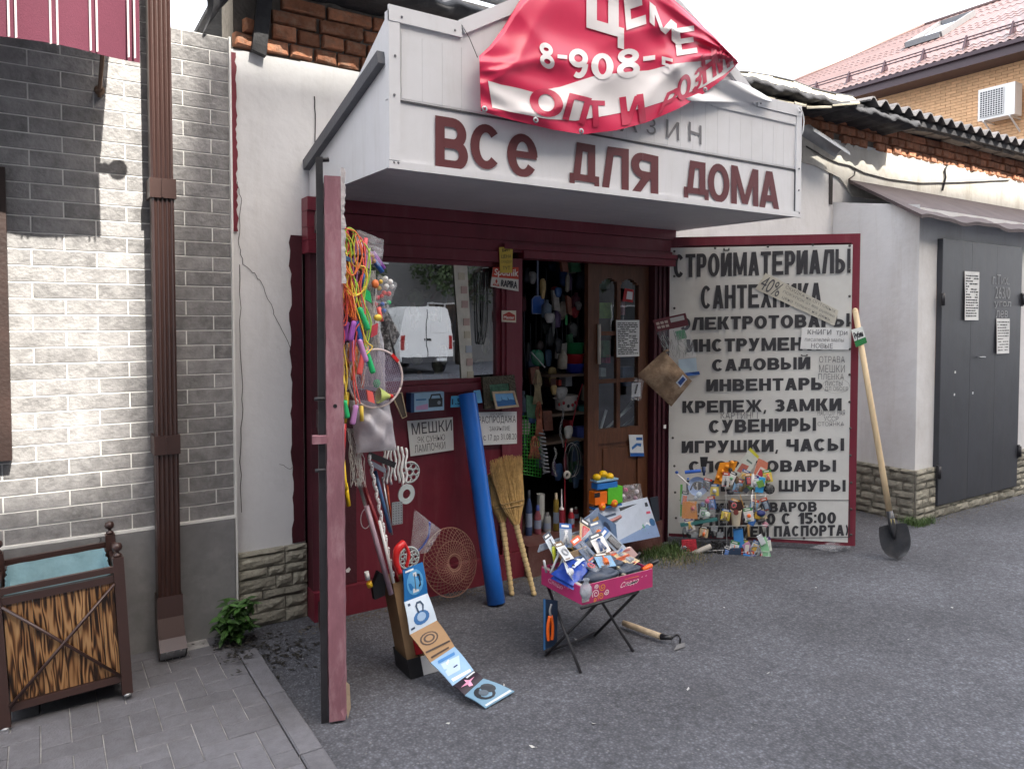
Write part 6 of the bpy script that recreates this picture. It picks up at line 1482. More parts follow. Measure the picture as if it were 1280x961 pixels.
slip([(849,470),(872,469),(870,447),(848,449)], 'small pale blue card peeping from behind the blister pack', [], 'card', 'blue_card', F('b9cfdf'), .028)
slip([(855,470),(875,468),(874,464),(855,466)], 'deep blue printed strip at the foot of the pale blue card', [], 'card', 'blue_strip', F('2f5aa5'), .032)
hp_ = thing('small_packet', 'small clear packet with a dark tool hanging on the brown door edge', 'packet', onY(796,500,3.8))
film([(788,499),(801,501),(805,474),(793,472)], 3.86, .008, M_clear, 8, 8, seed=3, amp=.006).build('film', M_clear, hp_)
b = MB(); b.box(*(lambda a,c: (a.x,c.x,3.872,3.876,a.z,c.z))(onY(790,496,3.87), onY(801,478,3.87))); b.build('backing', F('c6cace'), hp_)
b = MB(); b.bar(onY(797,480,3.862), onY(794,492,3.862), .008, .008); b.build('tool', M_black, hp_)
b = MB(); p = onY(831,533,3.865); b.prism([(-.012,-.012),(.012,-.014),(.013,.014),(-.011,.012)], p, (1,0,0), (0,0,1), .002); tag(b.build('small_tag', M_paper), 'tiny white tag stuck to the ribbed dark post', 'sticker')

# ---- folding stool with the magenta tray
fs = thing('folding_stool', 'low folding stool with dark crossed metal legs under the magenta tray', 'stool', (2.28, 2.76, 0))
zt = .300; x0, x1, y0, y1 = 2.07, 2.50, 2.63, 2.95
L1 = [(2.025,2.83,0),(2.40,2.66,0)]
def leg(a, c): b = MB(); b.tube([a, c], .0075, 7); b.build('leg', M_iron, fs)
leg((2.055,2.62,.0), (1.99+.10,2.93,zt)); leg((2.02,2.85,.0), (2.16,2.63,zt))
leg((2.405,2.655,.0), (2.33,2.93,zt)); leg((2.36,2.90,.0), (2.42,2.64,zt))
b = MB(); b.tube([(2.02,2.85,.02),(2.19,2.84,.03),(2.36,2.90,.02)], .006, 7); b.build('crossbar', M_iron, fs)
b = MB(); b.tube([(2.055,2.62,.30),(2.42,2.64,.298)], .007, 7); b.tube([(2.09,2.93,.30),(2.40,2.93,.298)], .007, 7); b.build('top_bars', M_iron, fs)
M_mag = mat('magenta_card', (.46,.035,.15), .45, .06, 5, .05)
ty = thing('magenta_tray', 'magenta cardboard tray with swirls and white script, standing on the folding stool', 'tray', (2.28, 2.8, .31))
zb = .309
tray = [('tray_bottom', (x0, x1, y0, y1, zb, zb+.004)), ('front_wall', (x0, x1, y0-.004, y0, zb, zb+.088)), ('back_wall', (x0, x1, y1, y1+.004, zb, zb+.088)), ('left_wall', (x0-.004, x0, y0, y1, zb, zb+.082)), ('right_wall', (x1, x1+.004, y0, y1, zb, zb+.088))]
for nm, q in tray: b = MB(); b.box(*q); b.build(nm, M_mag, ty)
b = MB(); b.box(x0+.0005, x1, y0+.0003, y0+.002, zb+.004, zb+.0885); b.box(x0+.0003, x0+.02, y0, y1, zb+.0825, zb+.0838); b.build('inside_lining', mat('grey_card', (.42,.38,.35), .8), ty)
b = MB(); b.box(x0-.0055, x0+.035, y0-.0065, y0-.0045, zb+.012, zb+.075); b.build('white_flap', mat('offwhite_card', (.55,.53,.5), .7), ty)
def spiral(cx, cz, r, m, turns=1.6, w_=.004, y=y0-.0055):
    b = MB(); N = 26
    L_ = []
    for i in range(N+1):
        a = 2*math.pi*turns*i/N; rr = r*(.18+.82*i/N); L_.append((cx+rr*math.cos(a), cz+rr*math.sin(a)*.95))
    for (xa,za),(xb_,zb_) in zip(L_, L_[1:]):
        d = V((xb_-xa,0,zb_-za)).normalized(); n = V((-d.z,0,d.x))*w_/2; b.poly([V((xa,y,za))-n, V((xb_,y,zb_))-n, V((xb_,y,zb_))+n, V((xa,y,za))+n])
    b.build('swirl', m, ty)
M_wp = F('f0dfe4'); M_or = F('e79a3c')
spiral(x0+.075, zb+.038, .022, M_wp); spiral(x0+.115, zb+.062, .020, M_or, -1.6); spiral(x0+.105, zb+.020, .018, M_or); spiral(x0+.14, zb+.034, .015, M_wp, -1.5); spiral(x0+.08, zb+.070, .012, M_wp); spiral(x0+.07, zb+.012, .010, M_or, -1.4)
text('Сладофф', lambda x, y: V((x0+.215+.165*x + .02*y, y0-.0052, zb+.028+.032*y+.008*x)), M_wp, ty, 'script', .0)
text('Сладофф', lambda x, y: V((x0-.0052, y1-.06-.17*x, zb+.022+.026*y)), F('e0b8c6'), ty, 'script', .0)
b = MB(); b.box(x0+.25, x0+.34, y0-.0056, y0-.0046, zb+.070, zb+.0715); b.build('gold_line', M_or, ty)
# tools heaped in the tray
def tool(name, label, cat, loc): return thing(name, label, cat, loc)
def piece(t_, name, mb, m): return mb.build(name, m, t_)
zt2 = zb+.05
# blue plastic-wrapped item front left
o = tool('glove_pack', 'bright blue plastic-wrapped pack lying at the left end of the tray', 'package', (2.12,2.70,.39))
b = MB()
def gp(s, t): 
    p = V((2.055,2.68,.385)) + V((.19,.075,.045))*s + V((-.03,.135,.02))*t; k = (math.sin(math.pi*s)*math.sin(math.pi*t)); return p + V((0,0,.03*max(k,0)**.5+.005*math.sin(s*20)*math.sin(t*9)))
b.grid(gp, 16, 12); b.grid(lambda s,t: gp(s,t)-V((0,0,.02)), 16, 12); piece(o, 'wrapped_pack', b, mat('royal_blue_plastic', (.02,.06,.34), .25, .15, 20, .4, 18))
b = MB(); b.grid(lambda s,t: gp(.35+.5*s,.30+.12*t)+V((0,-.004,.006)), 6, 2); piece(o, 'white_print', b, F('c8d4ee'))
# grey wrapped goods in the middle
random.seed(21)
greyb = mat('dark_blue_grey_cloth', (.05,.065,.095), .5, .35, 20, .6, 20)
for k, (x, y, z, sx_, sy_, sz_, lab) in enumerate(((2.24,2.70,.40,.09,.06,.028,'dark blue-grey work glove bundled in the middle of the tray'),(2.33,2.76,.415,.08,.06,.03,'second dark glove bundle, behind the middle of the tray'),(2.40,2.69,.395,.07,.04,.022,'flattened dark glove near the front right of the tray'))):
    b = MB(); b.grid(lambda s,t: (x + sx_*(1+.12*math.sin(t*14+k))*math.cos(2*math.pi*s)*math.sin(math.pi*t), y + sy_*math.sin(2*math.pi*s)*math.sin(math.pi*t), z + sz_*math.cos(math.pi*t)+.005*math.sin(s*19+t*9+k)+.004*math.sin(t*15-s*6)), 26, 14); tag(b.build('work_glove', greyb), lab, 'glove')
# small clear bag hanging over the front edge
o = tool('hanging_bag', 'small clear bag of screws hanging over the near corner of the tray', 'plastic bag', (2.13,2.60,.33)); 
b = MB(); c0_ = onY(732,750,2.615); c1_ = onY(733,722,2.61)
b.lathe([(.002,0),(.018,.012),(.030,.035),(.026,.065),(.010,.085),(.016,.10)], c0_, c1_-c0_, 12); piece(o, 'film', b, mat('bag_film_blueish', (.5,.54,.6), .15, .3, 30, 1, 22, clear=.4))
b = MB(); 
for i in range(24): p = c0_ + V((rnd(-.018,.018), rnd(-.01,.01), rnd(.012,.045))); b.tube([p, p+V((rnd(-.008,.008),0,rnd(-.008,.008)))], .002, 4)
piece(o, 'screws', b, M_steel)
# orange-handled pliers, knives, screwdrivers...
def handletool(u0,v0,u1,v1,y,r,hm,label,name='screwdriver',cat='screwdriver', tipm=None, tl=.35):
    p, q = onY(u0,v0,y), onY(u1,v1,y); o = thing(name, label, cat, p); d = q-p
    b = MB(); b.tube([p, p+d*.08, p+d*.3, p+d*(1-tl)], [r*.6, r, r*1.05, r*.75], 9); b.build('handle', hm, o); b = MB(); b.tube([p+d*(1-tl), q], r*.3, 6); b.build('blade', tipm or M_steel, o); return o
Mo = mat('orange_grip', (.75,.12,.01), .35); Mbl = mat('bright_red_plastic','c01010')
handletool(815,706,795,716,2.66,.013,Mo,'thick orange-red handled tool at the right end of the tray','hand_tool','tool',M_black,.4)
handletool(823,700,806,708,2.72,.011,M_black,'black handled tool at the far right end of the tray','hand_tool','tool',M_black,.3)
handletool(790,704,768,720,2.72,.008,Mo,'slim orange handled tool lying on the gloves','hand_tool','tool',M_black,.4)
handletool(797,725,770,735,2.63,.006,M_black,'slim black tool along the front edge of the tray','hand_tool','tool',M_black,.4)
handletool(800,690,776,716,2.80,.010,M_black,'black cylinder tool leaning at the right back of the tray','hand_tool','tool',M_black,.3)
o = handletool(692,683,693,713,2.90,.013,M_black,'yellow and black screwdriver standing upright at the left back of the tray'); b = MB(); p = onY(692,683,2.885); q = onY(693,703,2.885); b.tube([p, p.lerp(q,.4), q], [.007,.010,.006], 8); b.build('yellow_grip', mat('lemon_plastic', (.72,.75,.05), .35), o)
# blister cards standing in the tray
card([(706,706),(737,700),(720,668),(688,680)], 2.92, 'kraft blister card with a yellow tool standing in the tray', 'card', 'tool_card', F('b4977a'), .003, .006, prints=[(None, blob((.45,.55),(.28,.22),10), F('cfae3c')), (None, blob((.45,.55),(.14,.10),8), F('4a3d2c')), (.1,.1,.9,.25,F('d8d0c4'))])
card([(744,714),(757,697),(738,662),(726,674)], 2.86, 'white blister card with grey cutter standing in the middle of the tray', 'card', 'tool_card', F('c3ccd8'), .003, .004, prints=[(None, [(.25,.15),(.75,.15),(.75,.6),(.25,.6)], F('2b3038')), (None, blob((.5,.72),(.2,.08),10), F('e8ecef')), (.2,.84,.8,.92,F('4a6c9c'))])
card([(723,716),(744,712),(733,682),(712,690)], 2.83, 'beige card with brown print in front of the white blister card', 'card', 'tool_card', F('a7906f'), .003, .004, prints=[(.15,.2,.85,.4,F('6b5a48')), (.2,.55,.8,.8,F('c7b48f'))])
card([(757,706),(798,694),(788,683),(752,693)], 2.80, 'long pale pink cutter pack lying at the back right of the tray', 'package', 'cutter_pack', F('d9bdb8'), .012, .0, prints=[(.15,.3,.7,.6,F('3b2f55')), (.05,.75,.9,.9,F('c26f6a'))])
card([(766,709),(790,700),(786,692),(762,701)], 2.74, 'red and white pliers pack on top of the gloves', 'package', 'pliers_pack', F('cf6a4a'), .008, .0, prints=[(.2,.2,.8,.5,F('e6e2de'))])
card([(752,668),(773,690),(770,655),(748,640)], 2.95, 'blue-grey translucent blister sheet at the back of the tray', 'card', 'tool_card', F('5d7596'), .003, .004, prints=[(None, blob((.4,.6),(.2,.2),10), F('39465e'))])
card([(730,664),(752,650),(748,634),(724,652)], 2.97, 'upright clear hook pack sticking up at the back of the tray', 'package', 'hook_pack', F('7c8ba3'), .004, .004, prints=[(None, [(.2,.2),(.4,.2),(.45,.8),(.3,.8)], F('c9d0da')), (.55,.2,.85,.5,F('d7a45a'))])
o = tool('saw_pack', 'long grey wrapped saw slanting from the left end to the back of the tray', 'saw', onY(673,686,2.92)); b = MB()
P_ = [onY(673,690,2.92), onY(676,681,2.92), onY(778,644,3.0), onY(772,652,3.0)]
b.add(P_ + [p+V((0,.01,0)) for p in P_], [(0,3,2,1),(4,5,6,7),(0,1,5,4),(1,2,6,5),(2,3,7,6),(3,0,4,7)]); piece(o, 'wrapped_blade', b, mat('grey_film_over_steel', (.36,.42,.50), .2, .3, 20, .6, 16))
b = MB(); b.tube(smooth([onY(745,664,2.96), onY(755,654,2.96), onY(766,650,2.97), onY(776,645,2.97)]), [.010]*13, 7); piece(o, 'handle', b, mat('dusky_pink_handle', (.30,.13,.12), .4))
b = MB(); b.tube(smooth([onY(733,690,2.9), onY(741,676,2.9), onY(752,668,2.9), onY(764,672,2.9)]), .008, 7); tag(b.build('cable_ring', greyb), 'loop of dark cord lying in the middle of the tray', 'cord')
for k, (u_,v_,u2,v2,cc,lab) in enumerate(((683,715,680,700,'b9bcc0','white'),(688,716,700,688,'c6c8c8','pale grey'),(698,714,706,690,'9aa0a4','grey'),(703,712,712,698,'c05a28','orange'),(711,712,707,700,'a8401c','rust-red'),(752,690,765,700,'c9d2dc','whitish'),(741,722,760,708,'3c4a66','dark blue'))):
    b = MB(); b.tube([onY(u_,v_,2.88-.02*(k%3)), onY(u2,v2,2.88-.02*(k%3))], .006, 7); tag(b.build('small_tool', F(cc)), 'small '+lab+' stick-like tool poking up among the tray goods', 'tool')
# heap of small bits under everything so the tray reads full
b = MB()
for i in range(120):
    p = V((rnd(x0+.02,x1-.02), rnd(y0+.02,y1-.01), zb+.02+rnd(0,.065))); d = V((rnd(-1,1),rnd(-1,1),rnd(-.3,.5))).normalized()*rnd(.02,.05); b.tube([p-d,p+d], rnd(.003,.008), 5, i % 5)
b.build('hardware_bits', [M_steel, M_black, F('6f7c90'), F('8f8578'), F('45546e')], kind='stuff')
# secateurs on blue card hanging at the left leg
o = card([(679,812),(696,805),(697,750),(679,748)], 2.82, 'dark blue card with orange-handled secateurs hanging from the left end of the stool', 'card', 'secateurs_card', F('23364f'), .003, prints=[(0,.0,.14,1,F('3f78b0'))])
for xx in (-.012, .010):
    b = MB(); a = onY(688,772,2.80); b.tube(smooth([a+V((xx*.3,0,.01)), a+V((xx*1.1,0,-.03)), a+V((xx*1.2,0,-.075)), a+V((xx*.8,0,-.105))]), .0085, 7); b.build('handle', Mo, o)
b = MB(); a = onY(688,768,2.80); b.tube(smooth([a+V((.004,0,-.01)), a+V((-.004,0,.02)), a+V((.006,0,.05))]), .006, 6); b.build('blade', M_steel, o)
# ---- hoe on the ground
ho = thing('hoe', 'small hoe with pale handle and black neck lying on the asphalt beside the stool', 'hoe', onZ(815,790))
a, c = onZ(779,778,.03), onZ(826,795,.03); b = MB(); b.tube([a, a.lerp(c,.2), c], [.015,.0165,.016], 10); b.build('handle', mat('pale_worn_wood', (.42,.33,.22), .7, .2, 30, .3), ho)
d = onZ(840,797,.035); b = MB(); b.tube([c, d], [.0155,.010], 10); b.build('socket', M_black, ho)
b = MB(); b.tube(smooth([d, onZ(846,793,.05), onZ(850,797,.05), onZ(850,803,.02)]), .005, 7); b.build('neck', M_black, ho)
b = MB(); P_ = [onZ(842,813,.004), onZ(857,808,.004), onZ(856,803,.018), onZ(846,806,.018)]; b.add(P_+[p+V((0,0,.003)) for p in P_], [(0,3,2,1),(4,5,6,7),(0,1,5,4),(1,2,6,5),(2,3,7,6),(3,0,4,7)]); b.build('blade', mat('grey_blade', (.10,.10,.105), .5), ho)
# ---- poster box with tool picture, and the toy truck
bs = thing('plier_set_box', 'large white and blue box picturing a set of pliers, standing tilted beside the step', 'box', onY(790,678,3.55))
Pq = [onY(768,681,3.50), onY(825,670,3.62), onY(809,621,3.68), onY(744,636,3.56)]
n = (Pq[1]-Pq[0]).cross(Pq[3]-Pq[0]).normalized(); n = n if n.y < 0 else -n
fb = lambda s, t, e=0: (Pq[0]*(1-s)+Pq[1]*s)*(1-t) + (Pq[3]*(1-s)+Pq[2]*s)*t + n*e
b = MB(); b.add([fb(*q) for q in ((0,0),(1,0),(1,1),(0,1))] + [fb(*q, -.05) for q in ((0,0),(1,0),(1,1),(0,1))], [(0,1,2,3),(7,6,5,4),(0,4,5,1),(1,5,6,2),(2,6,7,3),(3,7,4,0)]); b.build('carton', F('b9c5d6'), bs)
def bpr(poly, m, e=.001): b = MB(); b.poly([fb(x,y,e) for x,y in poly]); b.build('print', m, bs)
bpr([(0,0),(1,0),(1,.34),(0,.22)], F('7f97bd')); bpr([(.40,.12),(.78,.12),(.76,.9),(.40,.9)], F('2d3237'), .0016)
for k in range(4):
    x = .45+k*.085; bpr([(x,.2),(x+.025,.2),(x+.03,.6),(x+.01,.84),(x-.01,.6)], F('b9c0c2') if k % 2 == 0 else F('5fa08a'), .0022)
bpr(blob((.80,.30),(.075,.11),14), F('dfe6ee'), .0016); bpr(blob((.93,.38),(.06,.10),14), F('31608f'), .0016); bpr(blob((.80,.30),(.045,.06),10), F('7da0c4'), .0022)
bpr([(.82,.78),(.96,.78),(.96,.88),(.82,.88)], F('1f2833'), .0016); bpr([(.84,.6),(.96,.6),(.96,.66),(.84,.66)], F('c64f6a'), .0016); bpr([(.08,.72),(.3,.74),(.3,.80),(.08,.78)], F('44546c'), .0016)
bpr([(.05,.4),(.3,.3),(.33,.44),(.1,.55)], F('5c7396'), .0016)
tt = thing('toy_truck', 'yellow, green, blue and orange plastic toy truck perched on the box by the door', 'toy truck', onY(758,636,3.60))
def TT(u_, v_): return onY(u_, v_, 3.58)
def tbx(nm, u0, v0, u1, v1, m, d=.05, y=3.58, bev=0):
    a, c = onY(u0,v0,y), onY(u1,v1,y); b = MB(); b.box(a.x, c.x, y-d/2, y+d/2, a.z, c.z); return b.build(nm, m, tt)
Mtg = mat('toy_green', (.10,.50,.03), .35); Mty = mat('toy_yellow', (.80,.50,.01), .35); Mtb = mat('toy_blue', (.02,.16,.50), .35); Mto = mat('toy_orange', (.75,.16,.01), .35)
o = tbx('cab', 740, 630, 755, 612, Mto, .06); b = MB(); a, c = onY(743,622,3.549), onY(750,615,3.549); b.poly([V((a.x,3.549,a.z)),V((c.x,3.549,a.z)),V((c.x,3.549,c.z)),V((a.x,3.549,c.z))]); b.build('window', M_black, o)
tbx('chassis', 740, 634, 774, 630, Mtb, .055); tbx('body', 756, 629, 774, 606, Mtg, .065); tbx('hopper', 743, 611, 768, 600, Mtb, .06); tbx('hopper_lip', 742, 600, 769, 598, mat('pale_toy_blue', (.25,.45,.65), .35), .065)
b = MB(); b.lathe([(.030,0),(.034,.02),(.030,.04),(.012,.046),(0,.046)], onY(770,628,3.60), (0,0,1), 12); b.build('green_drum', Mtg, tt)
for u_, v_ in ((746,596),(754,592),(762,595)):
    b = MB(); b.sph(onY(u_,v_,3.58), (.026,.03,.022), 12); b.build('yellow_load', Mty, tt)
for u_, v_ in ((753,633),(768,629)):
    b = MB(); c = onY(u_, v_, 3.545); b.lathe([(0,-.012),(.018,-.012),(.025,-.004),(.025,.016),(0,.016)], c, (0,1,0), 16); wh = b.build('wheel', Mto, tt); b = MB(); b.lathe([(0,-.0145),(.008,-.0145),(.010,-.0125)], c, (0,1,0), 10); b.build('hub', Mty, wh)
o = thing('ratchet_bag', 'clear bag with pink and grey trinkets behind the toy truck', 'bag', onY(787,628,3.7)); 
for k,(u_,v_,cc) in enumerate(((782,612,'b0436a'),(790,609,'8f8a96'),(796,614,'c9c0c8'),(786,620,'5c2f3c'),(794,622,'a07a86'),(779,620,'d8cfd6'))): b = MB(); b.sph(onY(u_,v_,3.72), .016, 8); b.build('trinket', F(cc), o)
film([(776,628),(804,624),(800,604),(778,606)], 3.71, .025, M_clear, 10, 10, seed=6).build('bag_film', M_clear, o)
card([(741,652),(750,664),(748,640),(739,634)], 3.60, 'black and yellow card standing behind the plier box', 'card', 'black_card', F('1c1a18'), .003, prints=[(.2,.2,.6,.35,F('c2a24a'))])
card([(818,652),(824,650),(822,620),(812,622)], 3.75, 'dark pack leaning beside the ribbed post', 'package', 'dark_pack', F('2d3540'), .01)
# dark red wrinkled plastic behind at foot
o = thing('clear_bag', 'crumpled clear bag lying at the foot of the wares board', 'plastic bag', onZ(1045,688)); film([(1012,684),(1062,693),(1062,679),(1040,677)], 3.06, .02, M_clear, 12, 8, seed=9, amp=.014).build('film', M_clear, o)

# ---- shovel
sv = thing('shovel', 'round-point shovel with new pale handle leaning on the wares board edge', 'shovel', onZ(1122,700))
tip = onZ(1122, 700) + V((0,0,.004)); hd_top = onP(1069, 388, hp + hn*.05, hn)
ht = hd_top; neckp = tip.lerp(ht, .165)
ax_ = (ht-tip).normalized(); side = ax_.cross(V((.55,.83,0))).normalized(); 
if side.x < 0: side = -side
nrm = side.cross(ax_).normalized(); nrm = nrm if nrm.dot(EYE-tip) > 0 else -nrm
b = MB()
hw = [0,.055,.080,.094,.100,.102,.101,.098,.092]; Lb = .235
def bl2(s, t, e=0):
    q = t*8; i = min(int(q),7); w_ = hw[i]*(1-(q-i))+hw[i+1]*(q-i); x = (s*2-1)
    return tip + ax_*(Lb*t) + side*w_*x + nrm*(.030*x*x*(.5+.5*t) - .012*t + e)
b.grid(lambda s,t: bl2(s,t), 14, 16); b.grid(lambda s,t: bl2(s,t,-.003), 14, 16); b.build('blade', mat('black_painted_blade', (.03,.032,.037), .35, .25, 14, .1, dirt=(.09,.085,.08), dscale=12, damt=.5), sv)
b = MB(); b.tube([tip+ax_*.14+nrm*.006, tip+ax_*.20+nrm*.008, tip+ax_*.245+nrm*.006, tip+ax_*.33], [.008,.020,.024,.022], 12); b.build('socket', MC['black_painted_blade'], sv)
b = MB(); b.tube([tip+ax_*.325+nrm*.0, tip+ax_*.6, tip+ax_*.9, ht], [.0195,.0205,.020,.0185], 12); b.sph(ht, .0186, 10); b.build('handle', mat('new_birch_wood', (.60,.46,.28), .55, .1, 9, .1, stretch=(8,8,1)), sv)
b = MB(); p = tip+ax_*.26+nrm*.024; b.bar(p-ax_*.02, p+ax_*.02, .024, .004, up=nrm); b.build('yellow_sticker', F('c9b878'), sv)
b = MB(); p = tip.lerp(ht,.90)+nrm*.024
q1 = V((.80,.1,-.12)).normalized(); lb_ = [onP(1064,412,p,hn), onP(1078,408,p,hn), onP(1084,428,p,hn), onP(1070,434,p,hn)]
b.poly(lb_); b.build('label_card', F('e4e8e2'), sv); b = MB(); b.poly([lb_[3].lerp(lb_[0],.0)+hn*.001, lb_[2]+hn*.001, lb_[2].lerp(lb_[1],.35)+hn*.001, lb_[3].lerp(lb_[0],.35)+hn*.001]); b.build('label_green', F('2f7d46'), sv)
text('Рубин', lambda x, y: lb_[0].lerp(lb_[1], .1+.75*x)*(.35+.45*y) + lb_[3].lerp(lb_[2], .1+.75*x)*(1-.35-.45*y) + hn*.0015, M_ink, sv, 'lettering', .02)

# ---- wire rack with small goods in front of the wares board
yr = 3.30
def PR(u_, v_, e=0): 
    p = onP(u_, v_, hp+hn*(.17+e), hn); return p
wk = thing('wire_rack', 'tiered white wire basket rack crammed with small household goods in front of the wares board', 'rack', PR(935,705))
for vv, nm in ((705,'bottom_basket'),(657,'middle_shelf'),(619,'top_shelf')):
    b = MB()
    for e in (-.04, .05):
        b.tube([PR(908 if vv > 700 else 905, vv-(0 if vv<700 else 0), e), PR(960, vv-1, e)], .0022, 5)
        if vv > 700: b.tube([PR(908, vv-9, e), PR(962, vv-10, e)], .0018, 5); b.tube([PR(908, vv-15, e), PR(962, vv-16, e)], .0018, 5)
    for k in range(7): 
        u_ = 908 + 53*k/6; b.tube([PR(u_, vv, .05), PR(u_, vv-.5, -.04)], .0015, 4)
        if vv > 700: b.tube([PR(u_, vv, .05), PR(u_, vv-15, .05)], .0015, 4)
    b.build(nm, M_white, wk)
for u_ in (909, 958): b = MB(); b.tube([PR(u_, 705, -.04), PR(u_-2, 600, -.04)], .003, 6); b.build('upright', M_white, wk)
def rg(name, label, cat, mb, m): o = mb.build(name, m); tag(o, label, cat); return o
def rbox(u0,v0,u1,v1,e,d,m,name,label,cat,rot=0):
    a, c, t = PR(u0,v0,e), PR(u1,v0,e), PR(u0,v1,e); ex_ = (c-a)/2; ez2 = V((0,0,(t.z-a.z)/2)); 
    if rot: q_ = Quaternion(hn, rot); ex_ = q_ @ ex_; ez2 = q_ @ ez2
    b = MB(); b.obox((a+c)/2 + V((0,0,(t.z-a.z)/2)), ex_, hn*d, ez2, 0); return rg(name, label, cat, b, m)
def rcyl(u0,v0,u1,v1,e,r,m,name,label,cat):
    b = MB(); p, q = PR(u0,v0,e), PR(u1,v1,e); b.tube([p, p.lerp(q,.05), p.lerp(q,.95), q], [r*.9,r,r,r*.9], 12); return rg(name, label, cat, b, m)
rbox(917,683,929,661,.02,.018,F('3f86c8'),'blue_bottle','blue flat bottle on the second tier of the wire rack','bottle', .1)
rbox(951,700,961,672,.03,.015,F('8fc79a'),'green_packet','pale green packet at the lower right of the wire rack','packet', .25)
rbox(912,692,926,684,.04,.02,F('2e4058'),'dark_box','dark blue-grey box at the lower left of the wire rack','box')
rbox(911,703,926,696,.05,.02,F('b7c2cc'),'grey_box','pale grey box under the dark one in the bottom basket','box')
rbox(929,702,937,692,.05,.015,F('3f8ad0'),'bright_packet','sky blue packet in the bottom basket','packet'); rbox(937,702,944,693,.045,.015,F('3b3f9a'),'violet_packet','violet-blue packet in the bottom basket','packet')
rbox(930,694,940,678,.03,.012,F('b888a8'),'pink_packet','pink translucent packet above the bottom basket','packet', .4)
ringd = MB(); c = PR(944,688,.055); ringd.tube([c + (hd*math.cos(a)+V((0,0,1))*math.sin(a))*.034 for a in [2*math.pi*i/20 for i in range(21)]], .005, 6); rg('tape_ring', 'grey ring of tape in the middle of the bottom basket', 'tape', ringd, F('8f949a'))
rbox(910,655,928,626,.03,.02,F('3a2420'),'coffee_pack','dark brown end of the paper cup pack on the middle tier','package')
cp = thing('paper_cup_pack', 'cream paper cup printed with a brown picture on the middle tier of the rack', 'cup', PR(920,655,.06)); b = MB(); b.lathe([(.026,0),(.036,.10),(.038,.105),(.034,.106)], PR(920,656,.06), V((0,0,1)), 18); b.build('cup', F('d9cdb4'), cp)
b = MB(); c = PR(920,640,.098); b.poly([c + hd*x*.018 + V((0,0,z*.02)) for x, z in blob((0,0),(1,1),12)]); b.build('print', F('7a3b34'), cp)
for k,(u_,v_,r_,hh,cc,lab) in enumerate(((913,613,.022,.03,'2a2a30','dark lidded jar on the top tier'),(925,610,.02,.05,'6d5a3c','brown glass jar on the top tier'),(932,608,.018,.06,'8a7a52','olive bottle on the top tier'),(921,600,.018,.05,'5c4630','small brown bottle behind the jars of the top tier'))):
    b = MB(); b.lathe([(r_*.9,0),(r_,.005),(r_,hh*.7),(r_*.6,hh*.85),(r_*.6,hh),(0,hh)], PR(u_,v_+4,.02), V((0,0,1)), 14); rg('jar', lab+' of the wire rack', 'jar', b, F(cc))
wr2 = rcyl(939,608,940,592,.04,.017,F('d9d9d6'),'white_roll','white paper roll standing on the top tier','roll')
b = MB(); c = PR(940,591.5,.04); b.lathe([(0,0),(.010,0)], c+V((0,0,.003)), V((0,0,1)), 12); b.build('open_end', M_black, wr2)
b = MB(); b.tube([PR(913,600,.0), PR(913,588,.0)], [.016,.014], 10); b.sph(PR(913,587,0), .015, 10); rg('brush_head', 'black rounded brush head left on the top tier', 'brush', b, M_black)
o = thing('sink_strainer', 'round black perforated strainer at the right end of the rack', 'strainer', PR(962,620,.02)); c = PR(962,611,.02); b = MB(); b.lathe([(0,.004),(.034,.002),(.036,-.004)], c, hn, 20); b.build('plate', M_black, o)
b = MB()
for i in range(-3,4):
    for j in range(-3,4):
        if i*i+j*j < 10: b.lathe([(0,0),(.0022,0)], c + hd*i*.0085 + V((0,0,j*.0085)) + hn*.0052, hn, 6)
b.build('holes', F('a9a9a6'), o)
rbox(945,615,955,596,.03,.01,F('3fa3d8'),'blue_sponge','bright blue sponge packet on the top tier','packet', -.15)
# cards fanned at the top
def rcard(px, e, label, m, pr_=(), name='seed_packet'):
    P_ = [PR(u_,v_,e) for u_,v_ in px]; b = MB(); b.add(P_ + [p-hn*.003 for p in P_], [(0,1,2,3),(7,6,5,4),(0,4,5,1),(1,5,6,2),(2,6,7,3),(3,7,4,0)]); o = tag(b.build(name, m), label, 'packet')
    f = lambda s,t: (P_[0]*(1-s)+P_[1]*s)*(1-t)+(P_[3]*(1-s)+P_[2]*s)*t + hn*.001
    for pg, mm in pr_: b = MB(); b.poly([f(*q) for q in pg]); b.build('print', mm, o)
rcard([(915,592),(932,600),(949,570),(938,559)], .0, 'large pale packet with yellow edge sticking up at the top of the rack', F('c9ccc2'), [([(0,.9),(1,.9),(1,1),(0,1)], F('c8c23a')), ([(.15,.15),(.7,.15),(.7,.5),(.15,.45)], F('b4685a')), ([(.3,.6),(.8,.6),(.8,.66),(.3,.66)], F('6a7a70'))])
rcard([(941,596),(958,598),(960,578),(948,572)], -.01, 'salmon pink packet behind the pale one', F('d07f66'))
rcard([(944,594),(957,602),(960,588),(951,583)], .01, 'small white and red packet with a green edge at the top right of the rack', F('d9d4cc'), [([(.1,.2),(.6,.2),(.6,.8),(.1,.8)], F('c23b44')), ([(.85,0),(1,0),(1,1),(.85,1)], F('8fae3a'))])
og = thing('orange_mould', 'orange plastic dumpling mould leaning at the top left of the rack', 'mould', PR(900,600,-.03))
for u_, v_ in ((897,596),(903,589),(909,583),(915,578),(901,600),(908,594)): b = MB(); b.sph(PR(u_,v_,-.02), (.016,.016,.016), 10); b.build('cup', mat('orange_mould_plastic', (.85,.32,.02), .35), og)
b = MB(); P_ = [PR(u_,v_,-.03) for u_,v_ in ((892,604),(912,606),(922,576),(900,578))]; b.add(P_, [(0,1,2,3)]); b.build('sheet', MC['orange_mould_plastic'], og)
wb = thing('wire_whisk', 'bundle of thin blue and white handles between the rack tiers', 'utensils', PR(940,640,.03))
